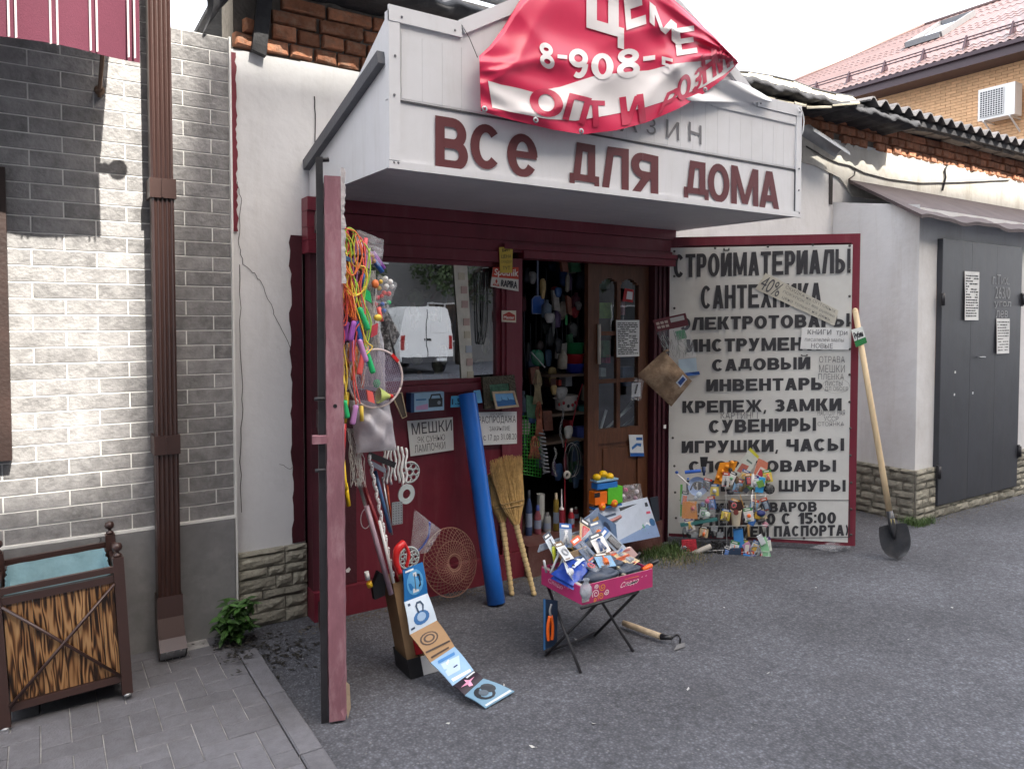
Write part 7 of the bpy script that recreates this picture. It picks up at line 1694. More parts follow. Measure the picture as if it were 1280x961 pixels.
for k,(a_,b_,c_,d_,mm) in enumerate(((938,650,941,612,M_white),(942,652,939,618,M_white),(945,640,944,616,F('c9a86a')),(933,645,925,618,F('b08a4a')),(938,655,937,645,F('1f2f6a')))): b = MB(); b.tube([PR(a_,b_,.05), PR(c_,d_,.05)], .003, 6); b.build('handle', mm, wb)
b = MB(); b.sph(PR(951,641,.03), (.036,.03,.022), 12); rg('navy_pouch', 'navy blue fabric pouch at the right of the middle tier', 'pouch', b, mat('navy_cloth', (.02,.03,.13), .7, .3, 30, .4))
b = MB(); b.sph(PR(950,650,.03), (.040,.03,.014), 12); rg('black_pouch', 'black flat pouch under the navy one', 'pouch', b, M_black)
rcyl(936,670,935,655,.05,.009,F('b48f5a'),'wooden_brush','short wooden handled brush below the middle tier','brush')
rbox(948,680,955,668,.05,.01,F('d4d8da'),'white_plug','small white plug above the green packet','plug',.5)
# left heap on the rack: masks, sponge, visors
lh = thing('bagged_toy_set', 'clear bag with a blue-white visor and orange block hanging left of the rack', 'package', PR(868,650,.0))
b = MB(); b.lathe([(.030,0),(.062,.010),(.068,.016)], PR(872,607,.03), hn, 20); b.build('visor', F('9db4dd'), lh)
b = MB(); b.tube(smooth([PR(863,612,.06), PR(868,603,.065), PR(877,603,.065), PR(884,612,.06)]), .005, 6); b.build('visor_rim', M_black, lh)
b = MB(); P_ = [PR(u_,v_,.02) for u_,v_ in ((852,646),(872,647),(870,627),(853,625))]; b.add(P_+[p+hn*.03 for p in P_], [(0,3,2,1),(4,5,6,7),(0,1,5,4),(1,2,6,5),(2,3,7,6),(3,0,4,7)]); b.build('orange_block', F('d98a26'), lh)
for u_,v_,cc,r_ in ((874,618,'c9dbe6',.025),(884,626,'c04a7a',.020),(878,630,'31507f',.020),(884,643,'cfdcd4',.026),(860,598,'2f66b5',.010),(870,622,'e4edf2',.018)): b = MB(); b.sph(PR(u_,v_,.045), (r_,r_*.7,r_*.9), 10); b.build('bagged_item', F(cc), lh)
P_ = [PR(u_,v_,.07) for u_,v_ in ((848,652),(896,645),(886,598),(853,604))]
b = MB(); b.grid(lambda s,t: (P_[0]*(1-s)+P_[1]*s)*(1-t)+(P_[3]*(1-s)+P_[2]*s)*t + hn*(.02*math.sin(math.pi*s)*math.sin(math.pi*t)+.004*math.sin(s*25+t*13)), 16, 16); b.build('bag_film', M_clear, lh)
b = MB(); P_ = [PR(u_,v_,.02) for u_,v_ in ((850,653),(896,646),(897,649),(851,657))]; b.add(P_+[p+hn*.03 for p in P_], [(0,3,2,1),(4,5,6,7),(0,1,5,4),(1,2,6,5),(2,3,7,6),(3,0,4,7)]); b.build('card_base', F('3f7a78'), lh)
rbox(850,645,853,605,.03,.004,F('5fae4a'),'green_strip','narrow green card at the left side of the hanging bag','card')
pb = thing('paint_brush', 'flat paint brush with dark bristles standing above the blue rod', 'brush', PR(880,592,0)); b = MB(); P_ = [PR(u_,v_,.0) for u_,v_ in ((876,583),(883,583),(885,571),(875,571))]; b.add(P_+[p-hn*.012 for p in P_], [(0,1,2,3),(7,6,5,4),(0,4,5,1),(1,5,6,2),(2,6,7,3),(3,7,4,0)]); b.build('bristles', M_black, pb)
b = MB(); b.tube([PR(880,583,.0), PR(880,594,.0)], [.012,.008], 8); b.build('handle', F('3a4a6a'), pb)
rcyl(856,590,876,588,.02,.012,F('2f62c0'),'blue_rod','short bright blue rod lying across the top of the hanging bag','rod')
b = MB(); b.tube([PR(846,592,.04), PR(862,606,.06)], .006, 7); wt_ = thing('white_tube', 'white tube with a blue knob slanting over the visor', 'tube', PR(862,606,.06)); b.build('tube', M_white, wt_)
b = MB(); b.sph(PR(846,590,.04), (.013,.013,.011), 8); b.build('end_knob', F('274f9e'), wt_)
rl = thing('red_crate_net', 'red knitted sponge pack on the lowest left shelf by the weeds', 'sponge', PR(862,700,.02)); b = MB(); P_ = [PR(u_,v_,.02) for u_,v_ in ((853,699),(872,699),(870,673),(852,674))]; b.add(P_+[p+hn*.03 for p in P_], [(0,3,2,1),(4,5,6,7),(0,1,5,4),(1,2,6,5),(2,3,7,6),(3,0,4,7)]); b.build('pack', mat('crimson_net', (.50,.03,.05), .6, .4, 60, .7, 60), rl)
gr2 = rcyl(866,692,889,682,.06,.019,F('b9b4ac'),'grey_roll','grey cardboard-cored roll lying on the lowest left shelf','roll')
b = MB(); c = PR(889.5,682,.06); b.lathe([(0,0),(.011,0)], c + (PR(889,682,.06)-PR(866,692,.06)).normalized()*.003, (PR(889,682,.06)-PR(866,692,.06)), 12); b.build('core_opening', M_black, gr2)
lk = thing('low_wire_shelf', 'low wire shelf holding the red pack and grey roll at the foot of the board', 'rack', PR(870,700,.0)); 
for vv in (697, 690): b = MB(); b.tube([PR(852,vv,.07), PR(905,vv-3,.07)], .0016, 5); b.tube([PR(852,vv,.0), PR(905,vv-3,.0)], .0016, 5); b.build('wire', M_white, lk)
for u_ in (853, 878, 903): b = MB(); b.tube([PR(u_,699,.07), PR(u_,688,.07)], .0016, 5); b.build('wire', M_white, lk)
b = MB(); 
for i in range(70):
    p = PR(rnd(888,908), rnd(676,692), rnd(.0,.06)); d = V((rnd(-1,1),rnd(-1,1),rnd(-1,1))).normalized()*rnd(.006,.02); b.tube([p-d,p+d], rnd(.002,.005), 4)
b.build('black_net', M_black, kind='stuff')
b = MB()
for i in range(90):
    p = PR(rnd(886,908), rnd(630,655), rnd(.0,.03)); d = V((rnd(-1,1),rnd(-1,1),rnd(-1,1))).normalized()*rnd(.006,.02); b.tube([p-d,p+d], .0012, 3)
b.build('steel_wool', mat('steel_wool', (.25,.25,.27), .4, metal=.5), kind='stuff')

# more small goods crammed between the tiers of the rack and in the tray
random.seed(77)
pal = ['b9432f','3f6fb0','d8d4cc','6d9a4a','caa23a','8a5f9a','3a3f48','c98f9f','5fa8b8','a88a62','e0e2e2','7a2f3a']
for k in range(18):
    tier = k % 3; u_ = rnd(911, 957); v_ = (rnd(598,617), rnd(632,655), rnd(680,702))[tier]; c = PR(u_, v_, rnd(-.035,.045)); q_ = Quaternion(hn, rnd(-.7,.7))
    b = MB(); b.obox(c, q_ @ (hd*rnd(.010,.022)), hn*rnd(.008,.014), q_ @ V((0,0,rnd(.012,.026))))
    tag(b.build('small_packet', F(pal[k % 12])), 'small packet of household goods crammed into the '+('top','middle','bottom')[tier]+' tier of the wire rack', 'packet', 'packets in the '+('top','middle','bottom')[tier]+' tier of the rack')
for k in range(5):
    u_, v_ = ((858,662),(868,668),(880,664),(893,660),(900,668))[k]; c = PR(u_, v_, .03); b = MB(); b.obox(c, hd*.022, hn*.008, V((.002,0,.018)))
    tag(b.build('small_packet', mat('dim_clear_pack', (.35,.37,.38), .2, .3, 30, .5, 20, clear=.35)), 'dull see-through packet hooked under the hanging toy bag', 'packet', 'see-through packets left of the rack')
for k in range(12):
    x = rnd(2.11, 2.46); y = rnd(2.66, 2.92); z = zb + .07 + (y-2.66)*.28 + rnd(0,.03); a = rnd(-1.2,1.2); q_ = Quaternion((rnd(-.3,.3), rnd(-.2,.2), 1), a)
    L_ = rnd(.025,.055); b = MB()
    if k % 2: b.obox((x,y,z), q_ @ V((L_,0,rnd(-.2,.5)*L_)), q_ @ V((0,rnd(.010,.02),.006)), V((0,-.002,rnd(.003,.008))))
    else: b.tube([V((x,y,z)) - q_ @ V((L_,0,-.01)), V((x,y,z)), V((x,y,z)) + q_ @ V((L_*1.2,0,.02))], [.008,.007,.003], 7)
    tag(b.build('small_tool', F(['28364e','3c5a86','1c1f24','8d959c','a5a9ad','c4572a','44586e','b0a890','20242a','6a7686','d0d4d8'][k % 11])), ('small packaged tool' if k % 2 else 'small handled tool')+' heaped in the magenta tray', 'tool', ('packaged' if k % 2 else 'handled')+' tools heaped in the magenta tray')

# denser column of toys along the leaf: small wrapped things between the ropes
random.seed(99)
for k in range(16):
    u_ = 447 + rnd(0, 26); v_ = 300 + k*14 + rnd(-4, 4); p = onY(u_, v_, 2.93 + rnd(-.03,.05)); cc = ('pink','purple','lilac','blue','orange','green','coral','yellow')[k % 8]
    b = MB()
    if k % 3 == 0: b.tube([p, p + V((rnd(-.02,.02), 0, -rnd(.04,.07)))], .009, 8)
    elif k % 3 == 1: b.sph(p, (rnd(.014,.02), .012, rnd(.014,.022)), 9)
    else: b.obox(p, V((.014,0,rnd(-.008,.008))), V((0,.006,0)), V((rnd(-.006,.006),0,.024)))
    tag(b.build('small_toy', NM[cc]), 'small '+({'coral':'coral red','lilac':'lilac'}.get(cc,cc))+' toy hanging in the column of toys on the left door leaf', 'toy', cc+' toys hanging on the left door leaf')
hb = thing('toy_wrapper_bag', 'clear crumpled wrapper bag at the top of the toy column', 'plastic bag', onY(458,300,2.92)); film([(440,318),(478,320),(480,300),(446,286)], 2.93, .02, M_clear, 10, 10, seed=12, amp=.012).build('film', M_clear, hb)

# blister cards: printed card, coloured item and clear dome
def blister(c, ax_, up_, w_, h_, cc, hc, ic, kind, label, group=None, back=.12):
    c = V(c); ax_ = V(ax_).normalized(); up_ = V(up_).normalized(); n = ax_.cross(up_).normalized()
    if n.dot(EYE - c) < 0: n = -n
    o = thing('blister_card', label, 'blister pack', c - up_*h_/2, group); P = lambda x, y, e=0: c + ax_*(w_*x/2) + up_*(h_*y/2) + n*e
    b = MB(); b.obox(c, ax_*w_/2, n*.0008, up_*h_/2); b.build('card', F(cc), o)
    b = MB(); b.poly([P(-1,.55,.0014), P(1,.55,.0014), P(1,1,.0014), P(-1,1,.0014)]); b.poly([P(-.8,-.93,.0014), P(.3,-.93,.0014), P(.3,-.8,.0014), P(-.8,-.8,.0014)]); b.build('print', F(hc), o)
    b = MB(); b.poly([P(-.7,.68,.002), P(.5,.68,.002), P(.5,.86,.002), P(-.7,.86,.002)]); b.build('title_print', F('e6e4de' if hc != 'e6e4de' else '2a2f38'), o)
    b = MB(); r = w_*.16
    if kind == 0: b.tube([P(0,-.75,.006), P(0,-.2,.007), P(0,-.1,.006)], [r,r*1.1,r*.7], 8); b.tube([P(0,-.1,.006), P(0,.42,.006)], r*.35, 6)
    elif kind == 1: b.tube([P(-.35,-.7,.006), P(-.12,-.1,.006), P(.2,.4,.006)], r*.6, 7); b.tube([P(.35,-.7,.006), P(.12,-.1,.006), P(-.2,.4,.006)], r*.6, 7)
    elif kind == 2: b.obox(P(0,-.15,.006), ax_*w_*.28, n*.005, up_*h_*.25)
    elif kind == 3: b.sph(P(0,-.15,.005), w_*.24, 10)
    else: b.tube([P(.5*math.cos(a), -.15+.4*math.sin(a)*w_/h_*1.4, .006) for a in [2*math.pi*i/14 for i in range(15)]], r*.5, 6)
    b.build('item', F(ic), o)
    b = MB(); b.grid(lambda s,t: P(-.7+1.4*s, -.85+1.3*t, .004+.012*(math.sin(math.pi*s)*math.sin(math.pi*t))**.5 if 0<s<1 and 0<t<1 else .002), 8, 8); b.build('dome', M_clear, o)
random.seed(123)
CN = {'d9d7d0':'cream','c9d4df':'pale blue','2f5f9f':'blue','e0c94a':'yellow','b8402f':'brick red','d4d9dc':'light grey','3a4656':'slate','c3b08a':'kraft','7fa8c9':'sky blue','e2dfda':'white','8b98a8':'grey-blue','5d7290':'steel blue','4a5c78':'dark blue'}
cw = ['d9d7d0','c9d4df','2f5f9f','e0c94a','b8402f','d4d9dc','3a4656','c3b08a','7fa8c9','e2dfda']; hw_ = ['c03a2c','2f5fa0','e6e4de','20242c','e0a42f','3f8a4f','c9542a','5a3a7a']; iw = ['1f2226','e06a1f','2f6fc0','c8c9ca','c02a30','e0b52f','6f7f8f','3f9a5a']
for k in range(24):
    tier = k % 3; j = k//3; u_ = 909 + j*7 + rnd(-2,2); v_ = (604, 643, 692)[tier] + rnd(-6,5) - (8 if j % 2 else 0); c = PR(u_, v_, .055 - .012*(j % 4)); q_ = Quaternion(hn, rnd(-.45,.45))
    blister(c, q_ @ hd, q_ @ V((0,0,1)), rnd(.045,.062), rnd(.075,.105), cw[(k*3) % 10], hw_[k % 8], iw[(k*5) % 8], k % 5, (CN[cw[(k*3) % 10]] + ' blister card with a ' + ['screwdriver','handle pair','boxed item','round knob','coil'][k % 5] + ' on the ' + ('left' if j < 3 else 'middle' if j < 6 else 'right') + ' of the ' + ['top','middle','bottom'][tier] + ' rack tier'), 'blister cards on the wire rack')
for k, (u_, v_) in enumerate(((856,622),(866,634),(879,640),(890,628),(862,655),(884,604),(893,612),(856,684),(880,664))):
    q_ = Quaternion(hn, rnd(-.5,.5)); blister(PR(u_, v_, .035+.01*(k % 3)), q_ @ hd, q_ @ V((0,0,1)), rnd(.045,.06), rnd(.07,.095), cw[(k*7+1) % 10], hw_[(k+3) % 8], iw[(k*3+1) % 8], (k+2) % 5, CN[cw[(k*7+1) % 10]] + ' blister card with a ' + ['boxed item','round knob','coil','screwdriver','handle pair'][k % 5] + ' bunched left of the wire rack', 'blister cards left of the wire rack')
tc_ = ['c9d4df','8b98a8','c3b08a','5d7290','d4d9dc','4a5c78','e2dfda','8b98a8','c9d4df','3a4656','7fa8c9','c3b08a']; th_ = ['3a4656','2f5fa0','20242c','5a6f8c','6b5a48','c9542a']; ti_ = ['1f2226','44505e','e06a1f','c8c9ca','2f4f80','8f959c','c02a30']
for k in range(12):
    x = 2.11 + (k % 4)*.10 + rnd(-.03,.03); row = k//4; y = 2.91 - row*.08 + rnd(-.01,.01); z = zb + .13 + (2-row)*.042 + rnd(-.015,.02); tilt = .55 + .3*row + rnd(-.2,.2)
    q_ = Quaternion((0,1,0), rnd(-1.0,1.0)); q2_ = Quaternion((0,0,1), rnd(-.4,.4)); up_ = q2_ @ (q_ @ V((0, math.sin(tilt), math.cos(tilt)))); a_x = q2_ @ (q_ @ V((1,0,0)))
    blister((x,y,z), a_x, up_, rnd(.055,.085), rnd(.10,.15), tc_[k], th_[k % 6], ti_[(k*3) % 7], k % 5, CN[tc_[k]] + ' blister card with a ' + ['screwdriver','pair of pliers','grey block','round knob','coil'][k % 5] + ' standing ' + ['at the back','midway','at the front'][row] + ' of the magenta tray', 'blister cards in the magenta tray')
# ================================================================ INSIDE THE DOORWAY
random.seed(31)
def hangy(u_, v_, y): return onY(u_, v_, y)
ds = thing('dust_shovel', 'blue plastic scoop on a thin pale rod hanging at the top of the doorway', 'scoop', onY(672,392,4.10))
b = MB(); b.tube([onY(672,314,4.10), onY(672,372,4.10)], .006, 7); b.build('rod', mat('pale_blue_rod', (.30,.36,.50), .4), ds)
a = onY(672,392,4.10); k_ = .0049
b = MB(); b.prism([(-.045,0),(.045,0),(.05,.02),(.05,.095),(.028,.118),(-.028,.118),(-.05,.095),(-.05,.02)], a, (1,0,0), (0,0,1), .012); b.build('scoop', mat('scoop_blue', (.03,.12,.45), .4), ds)
b = MB(); L_ = [(-.045,0),(.045,0),(.05,.02),(.05,.095),(.028,.118),(-.028,.118),(-.05,.095),(-.05,.02),(-.045,0)]; b.tube([a+V((x,-.008,z)) for x, z in L_], .003, 5); b.build('rim', MC['pale_blue_rod'], ds)
# shelf with buckets
def shelf(name, x0, x1, y0, y1, z, label): b = MB(); b.box(x0, x1, y0, y1, z-.018, z); return tag(b.build(name, mat('shelf_board', (.16,.11,.08), .7, .2, 6)), label, 'shelf')
a, c = onY(683,468,4.15), onY(728,468,4.15)
shelf('wooden_shelf', a.x, c.x+.12, 4.1, 4.4, a.z, 'wooden shelf carrying the three stacked coloured basins inside the doorway')
for v0, v1, cc, nm, r0, r1 in ((466,454,'2b3aa0','blue',.060,.066),(454,442,'b0202a','red',.060,.066),(442,428,'1f7a48','green',.058,.066)):
    p, q = onY(718,v0,4.18), onY(718,v1,4.18); b = MB(); b.lathe([(0,0),(r0,0),(r1,q.z-p.z-.004),(r1+.004,q.z-p.z),(r1-.006,q.z-p.z),(r0-.006,.01)], p, (0,0,1), 20)
    tag(b.build('basin', mat(nm+'_basin', cc, .35)), nm+' plastic basin in the stack of three on the inner shelf', 'basin')
b = MB(); c = onY(718,428,4.18); b.tube([c + V((.06*math.cos(math.pi*i/14), 0, .045*math.sin(math.pi*i/14))) for i in range(15)], .0025, 6); b.build('arched_handle', M_black, [o_ for o_ in C.objects if o_.name.startswith('basin')][-1])
pot = thing('enamel_pot', 'white enamel pot decorated with red flowers inside the doorway', 'pot', onY(707,512,4.15)); p = onY(707,512,4.15)
b = MB(); b.lathe([(0,0),(.060,0),(.074,.008),(.080,.10),(.086,.104),(.080,.106),(.07,.02)], p, (0,0,1), 22); b.build('body', mat('white_enamel', (.62,.60,.56), .25), pot)
b = MB()
for s_ in (-1,1): b.tube([p+V((s_*.08,0,.085)), p+V((s_*.105,-.01,.09)), p+V((s_*.105,.01,.09)), p+V((s_*.08,.01,.085))], .005, 6)
b.build('handles', MC['white_enamel'], pot)
b = MB()
for i in range(7):
    a = -1.2 + i*.4 - math.pi/2+.0; r = .081; cc_ = p + V((r*math.cos(a), r*math.sin(a), .045+.012*math.sin(i*2)))
    b.sph(cc_, (.013,.004,.013), 8, i % 3 == 2 and 1 or 0)
b.build('flowers', [mat('flower_red', (.35,.02,.03), .5), M_black], pot)
b = MB(); b.tube(smooth([onY(728,480,4.05), onY(722,500,4.05), onY(715,530,4.05), onY(707,553,4.05), onY(706,600,4.05), onY(706,655,4.0)]), .004, 6); tag(b.build('hanging_string', mat('red_cord', (.35,.015,.03), .6)), 'thin red cord hanging diagonally over the enamel pot', 'cord')
for k,(u_,v_,sx,sz,cc,lab) in enumerate(((690,478,.022,.03,'6a4a44','brownish small box'),(709,476,.028,.035,'8d8f94','grey boxed item'),(698,478,.012,.02,'c2453a','tiny red box'),(728,512,.05,.03,'1f5f5c','teal box'),(727,540,.055,.04,'45539a','violet-blue box'),(712,530,.014,.03,'a02a34','red packet'))):
    p = onY(u_, v_, 4.20); b = MB(); b.box(p.x-sx, p.x+sx, 4.18, 4.26, p.z-sz, p.z+sz); tag(b.build('goods_box', F(cc)), lab+' on the shelves inside the doorway', 'box')
for z_, lab in ((onY(700,548,4.2).z, 'inner shelf board with boxes below the enamel pot'), (onY(707,514,4.2).z, 'inner shelf board under the enamel pot')): shelf('wooden_shelf', 2.80, 3.25, 4.12, 4.4, z_, lab)
# green crate net
gn = thing('green_grid_basket', 'bright green plastic grid basket on edge at the left of the doorway', 'basket', onY(660,585,4.02)); b = MB()
A0, A1, A2, A3 = onY(652,592,4.02), onY(676,596,4.05), onY(676,518,4.05), onY(652,520,4.02)
for i in range(8): b.tube([A0.lerp(A1,i/7), A3.lerp(A2,i/7)], .0032, 4)
for j in range(19): b.tube([A0.lerp(A3,j/18), A1.lerp(A2,j/18)], .0032, 4)
b.build('grid', mat('bright_green_plastic', (.06,.42,.06), .4), gn)
b = MB(); b.tube([A3+V((0,-.005,0)), A2+V((0,-.005,0))], .006, 6); b.build('rim', MC['bright_green_plastic'], gn)
b = MB(); b.box(onY(653,515,4.06).x, onY(668,515,4.06).x, 4.05, 4.08, onY(660,519,4.06).z, onY(660,506,4.06).z); tag(b.build('blue_packet', F('4a7fb8')), 'light blue packet above the green grid basket', 'packet')
# hanging rope hanks
def hank(u_, v0, v1, w_, m, label, n=9, y=4.0, name='rope_hank'):
    o = thing(name, label, 'rope', onY(u_, v1, y)); b = MB()
    for k in range(n):
        x = (k-(n-1)/2)*w_/n
        b.tube(smooth([onY(u_ + x*.4, v0, y), onY(u_ + x*1.2 + rnd(-1,1), v0+(v1-v0)*.35, y+rnd(-.02,.02)), onY(u_ + x*.9, v0+(v1-v0)*.55, y-.01), onY(u_+x*1.6, v1, y)], 3), .0035, 5)
    b.build('strands', m, o)
hank(674, 500, 545, 7, mat('terracotta_rope', (.34,.12,.07), .8, .3, 40, .3), 'terracotta rope hank hanging beside the green grid basket', 9)
hank(668, 545, 573, 11, MC['terracotta_rope'], 'lower loops of terracotta cord over the green grid basket', 8, 3.98)
hank(672, 462, 505, 8, mat('straw_twine', (.33,.27,.16), .8, .3, 40, .3), 'beige twine hank at the upper left of the shelves', 9)
tb2 = thing('spiral_hose', 'grey spiral hose coil hanging low in the doorway', 'hose', onY(679,620,4.0)); b = MB(); P0_, P1_ = onY(676,538,4.0), onY(683,592,4.0)
b.tube([P0_.lerp(P1_, i/60) + V((.022*math.cos(i*1.2), .022*math.sin(i*1.2), 0)) for i in range(61)], .006, 6); b.build('coil', mat('grey_hose', (.22,.24,.26), .5), tb2)
for u_,v0,v1,mm,lab in ((693,560,596,M_steel,'bright steel chain hanging left of centre'),(702,505,560,M_steel,'dark steel chain hanging from the enamel pot'),(651,470,500,M_iron,'dark chain at the left edge of the doorway')):
    o = thing('chain', lab+' inside the doorway', 'chain', onY(u_,v1,4.0)); b = MB(); N = 16
    for i in range(N):
        c = onY(u_ + 2*math.sin(i*.5), v0 + (v1-v0)*i/N, 4.0); h_ = (onY(u_,v0,4.0).z-onY(u_,v1,4.0).z)/N*.62; ex = V((1,0,0)) if i % 2 else V((.3,1,0)).normalized()
        b.tube([c + ex*.007*math.cos(t/8*2*math.pi) + V((0,0,h_*math.sin(t/8*2*math.pi))) for t in range(9)], .0022, 4)
    b.build('links', mm, o)
o = thing('wire_coils', 'loops of shiny wire and cable hanging right of centre inside the doorway', 'wire', onY(717,600,4.0)); b = MB()
for k in range(9):
    c = onY(714+k*1.2, 575, 4.0+.008*k); rx_, rz_ = rnd(.03,.06), rnd(.08,.13)
    b.tube([c + V((rx_*math.sin(t/18*2*math.pi), 0, rz_*math.cos(t/18*2*math.pi))) for t in range(19)], rnd(.0012,.003), 4, k % 3)
b.build('loops', [M_steel, M_black, mat('green_hose', (.02,.08,.05), .5)], o)
b = MB(); c = onY(708,593,3.97); b.lathe([(.014,0),(.028,0),(.028,.01),(.014,.01)], c, (0,-1,0), 18); tag(b.build('tape_roll', F('b9b6ae')), 'small pale tape ring hanging inside the doorway', 'tape')
# floor bottles
def bottle(u_, vb, vt, r, cc, label, cap=None, neck=.55, y=3.99, name='bottle'):
    p, q = onY(u_, vb, y), onY(u_, vt, y); p.z = .197; h = q.z - p.z; o = thing(name, label, 'bottle', p)
    b = MB(); b.lathe([(0,0),(r*.94,0),(r,.006),(r,h*.62),(r*neck,h*.78),(r*neck*.8,h*.84)], p, (0,0,1), 16); b.build('body', F(cc), o)
    b = MB(); b.lathe([(r*.5,h*.82),(r*.5,h),(0,h)], p, (0,0,1), 12); b.build('cap', F(cap or 'b8b8b8'), o); 
    b = MB(); b.lathe([(r*1.01,h*.2),(r*1.01,h*.5)], p, (0,0,1), 16); b.build('label', F('8f9db5' if cc != '8f9db5' else 'd0d0d0'), o); return o
bottle(672,658,631,.024,'8a4a55','pinkish spray bottle on the doorway step, blue base','3c4f96', .5); bottle(661,650,612,.022,'3b4f78','blue-grey bottle at the far left of the step','2a2f3a', .5)
bottle(684,658,640,.026,'9aa0a0','squat grey jar on the step between the bottles','6d6d70', .9)
bottle(695,660,616,.019,'8f7a30','tall mustard yellow can on the step','c7b9a0', .95); bottle(714,655,635,.022,'a0202c','red bottle with dark label on the step','c9c9c9', .6)
bottle(661,657,640,.02,'2a2c30','short black bottle at the left of the step','4a4a4a', .6, 4.05); bottle(720,650,633,.02,'6a1f28','dark red can behind the red bottle','aaaaaa', .9, 4.12)
o = thing('sealant_tube', 'maroon and white sealant cartridge with a long nozzle on the step', 'tube', V((onY(702,664,3.93).x,3.93,.197))); p = V(o.location); q = onY(702,611,3.93)
b = MB(); b.lathe([(0,0),(.0165,0),(.0165,.03)], p, (0,0,1), 14); b.build('base', M_white, o); b = MB(); b.lathe([(.0163,.03),(.0163,.155)], p, (0,0,1), 14); b.build('body', F('8f2a3a'), o)
b = MB(); b.lathe([(.0165,.155),(.0165,.165),(.006,.172),(.0025,q.z-p.z)], p, (0,0,1), 12); b.build('nozzle', M_white, o)
o = thing('paper_cups', 'column of stacked pale plastic cups standing behind the bottles', 'cups', V((onY(676,630,4.08).x,4.08,.197))); b = MB()
z_ = .197
for i in range(14): b.lathe([(.020,0),(.027,.022),(.0285,.022),(.022,0)], (o.location.x, 4.08, z_ + .012*i + .06), (0,0,1), 14)
b.lathe([(.0,0),(.026,0),(.026,.06)], (o.location.x,4.08,.197), (0,0,1), 14); b.build('cups', F('a5a8a6'), o)
# dim hanging goods filling the upper opening
hang = [(706,345,.055,.075,'2b4f8a','blue bag',4.5),(726,350,.05,.065,'23283c','dark ball-like bundle',4.35),(704,382,.018,.075,'5a5f5a','pale green strip',4.4),(703,388,.035,.06,'8d8478','beige cloth puppet',4.15),(719,390,.030,.035,'9a2a34','red cup',4.15),
        (723,382,.026,.026,'8f8a88','grey rosette',4.12),(716,412,.04,.05,'8a8c8c','grey packet column',4.3),(708,400,.012,.03,'3f9a5a','green tag',4.1),(688,420,.03,.07,'2f3336','dark pouch',4.2),(675,432,.028,.03,'3d3230','brown packet',4.15),
        (692,405,.012,.08,'6a6d6c','grey thin strip',4.12),(682,410,.03,.04,'2a2f2c','dark olive pouch',4.25),(698,432,.03,.05,'303236','charcoal pouch',4.1),(655,380,.02,.05,'5d3038','dull red packet',4.3),(659,344,.03,.05,'2d2f3a','dark blue-black pouch',4.4),
        (693,360,.028,.01,'a03038','small red bowl',4.4),(731,440,.012,.05,'1f2230','black strip',4.2),(706,448,.008,.03,'c2c4c4','small white tag',4.05),(690,333,.04,.03,'20304f','dark blue lid',4.6),(668,470,.03,.06,'22262a','black pouch',4.2),(660,440,.018,.06,'1d2226','slim black pouch',4.15)]
for k,(u_,v_,sx,sz,cc,nm,y) in enumerate(hang):
    p = onY(u_, v_, y); o = None
    b = MB(); b.grid(lambda s,t: (p.x + sx*math.cos(2*math.pi*s)*math.sin(math.pi*t)**.6*(1+.15*math.sin(t*9+k)), y + sx*.6*math.sin(2*math.pi*s)*math.sin(math.pi*t)**.6, p.z + sz*math.cos(math.pi*t) + .006*math.sin(s*19+k)), 16, 10)
    tag(b.build('hanging_item', mat('goods_'+cc, cc, .5, .35, 22, .5, 25)), nm+' hanging in the dim doorway'+(' near the door glass' if u_ > 715 else ' by the left jamb' if u_ < 670 else ' at the middle'), 'goods')
o = thing('green_sack', 'dark green shiny bag with a strap hanging at the middle left of the doorway', 'bag', onY(671,458,4.05)); p = onY(672,447,4.05)
b = MB(); b.grid(lambda s,t: (p.x + .05*math.cos(2*math.pi*s)*math.sin(math.pi*t)**.5 + .03*(t-.5), 4.05 + .025*math.sin(2*math.pi*s)*math.sin(math.pi*t), p.z + .05*math.cos(math.pi*t)+.008*math.sin(s*25+t*9)), 18, 12); b.build('sack', mat('shiny_green', (.02,.16,.09), .3, .4, 20, .6, 20), o)
b = MB(); b.bar(onY(664,440,4.0), onY(681,459,4.0), .01, .006); b.build('strap', M_steel, o)
for k in range(12):   # dark dangling cords
    u_ = 650 + k*6.5; b = MB(); v0 = 330 + (k*37) % 90; b.tube(smooth([onY(u_, v0, 4.3), onY(u_+rnd(-2,2), v0+50, 4.3), onY(u_+rnd(-3,3), v0+rnd(80,130), 4.28)]), rnd(.003,.007), 5)
    tag(b.build('dangling_cord', random.choice([M_iron, M_black, mat('dark_cable', (.05,.055,.07), .5)])), ('thin','medium','thick')[k % 3]+' dark cord dangling '+('by the left jamb','left of the middle','right of the middle','beside the brown door')[k//3]+' of the dim doorway', 'cord', 'dark cords dangling inside the doorway')
# goods behind the door panes
for k,(u_,v_,sx,sz,cc,lab) in enumerate(((755,338,.05,.04,'8a9088','silvery pack at the top left pane'),(754,352,.045,.05,'5f6a68','grey pack under the silvery one'),(755,388,.055,.055,'6f9a3c','lime green pack behind the middle left pane'),(784,350,.03,.08,'3d4a58','blue-grey bottle behind the top right pane'),(777,384,.016,.055,'a05a6a','pink brush behind the upper right pane'),
        (756,436,.03,.06,'5f8a68','pale green box behind the third left pane'),(758,448,.02,.03,'b04a6a','pink packet by the pale green box'),(752,465,.025,.03,'b0b6b0','white packet under the pink one'),(783,470,.05,.07,'2f4a68','dark blue tub behind the right panes'),(784,420,.04,.09,'4a5058','grey tub behind the price list'))):
    p = onY(u_, v_, 4.02); b = MB(); b.box(p.x-sx, p.x+sx, 4.0, 4.05, p.z-sz, p.z+sz); tag(b.build('shelf_goods', mat('goods_'+cc, cc, .4, .3, 25, .3)), lab+' of the brown door', 'goods')
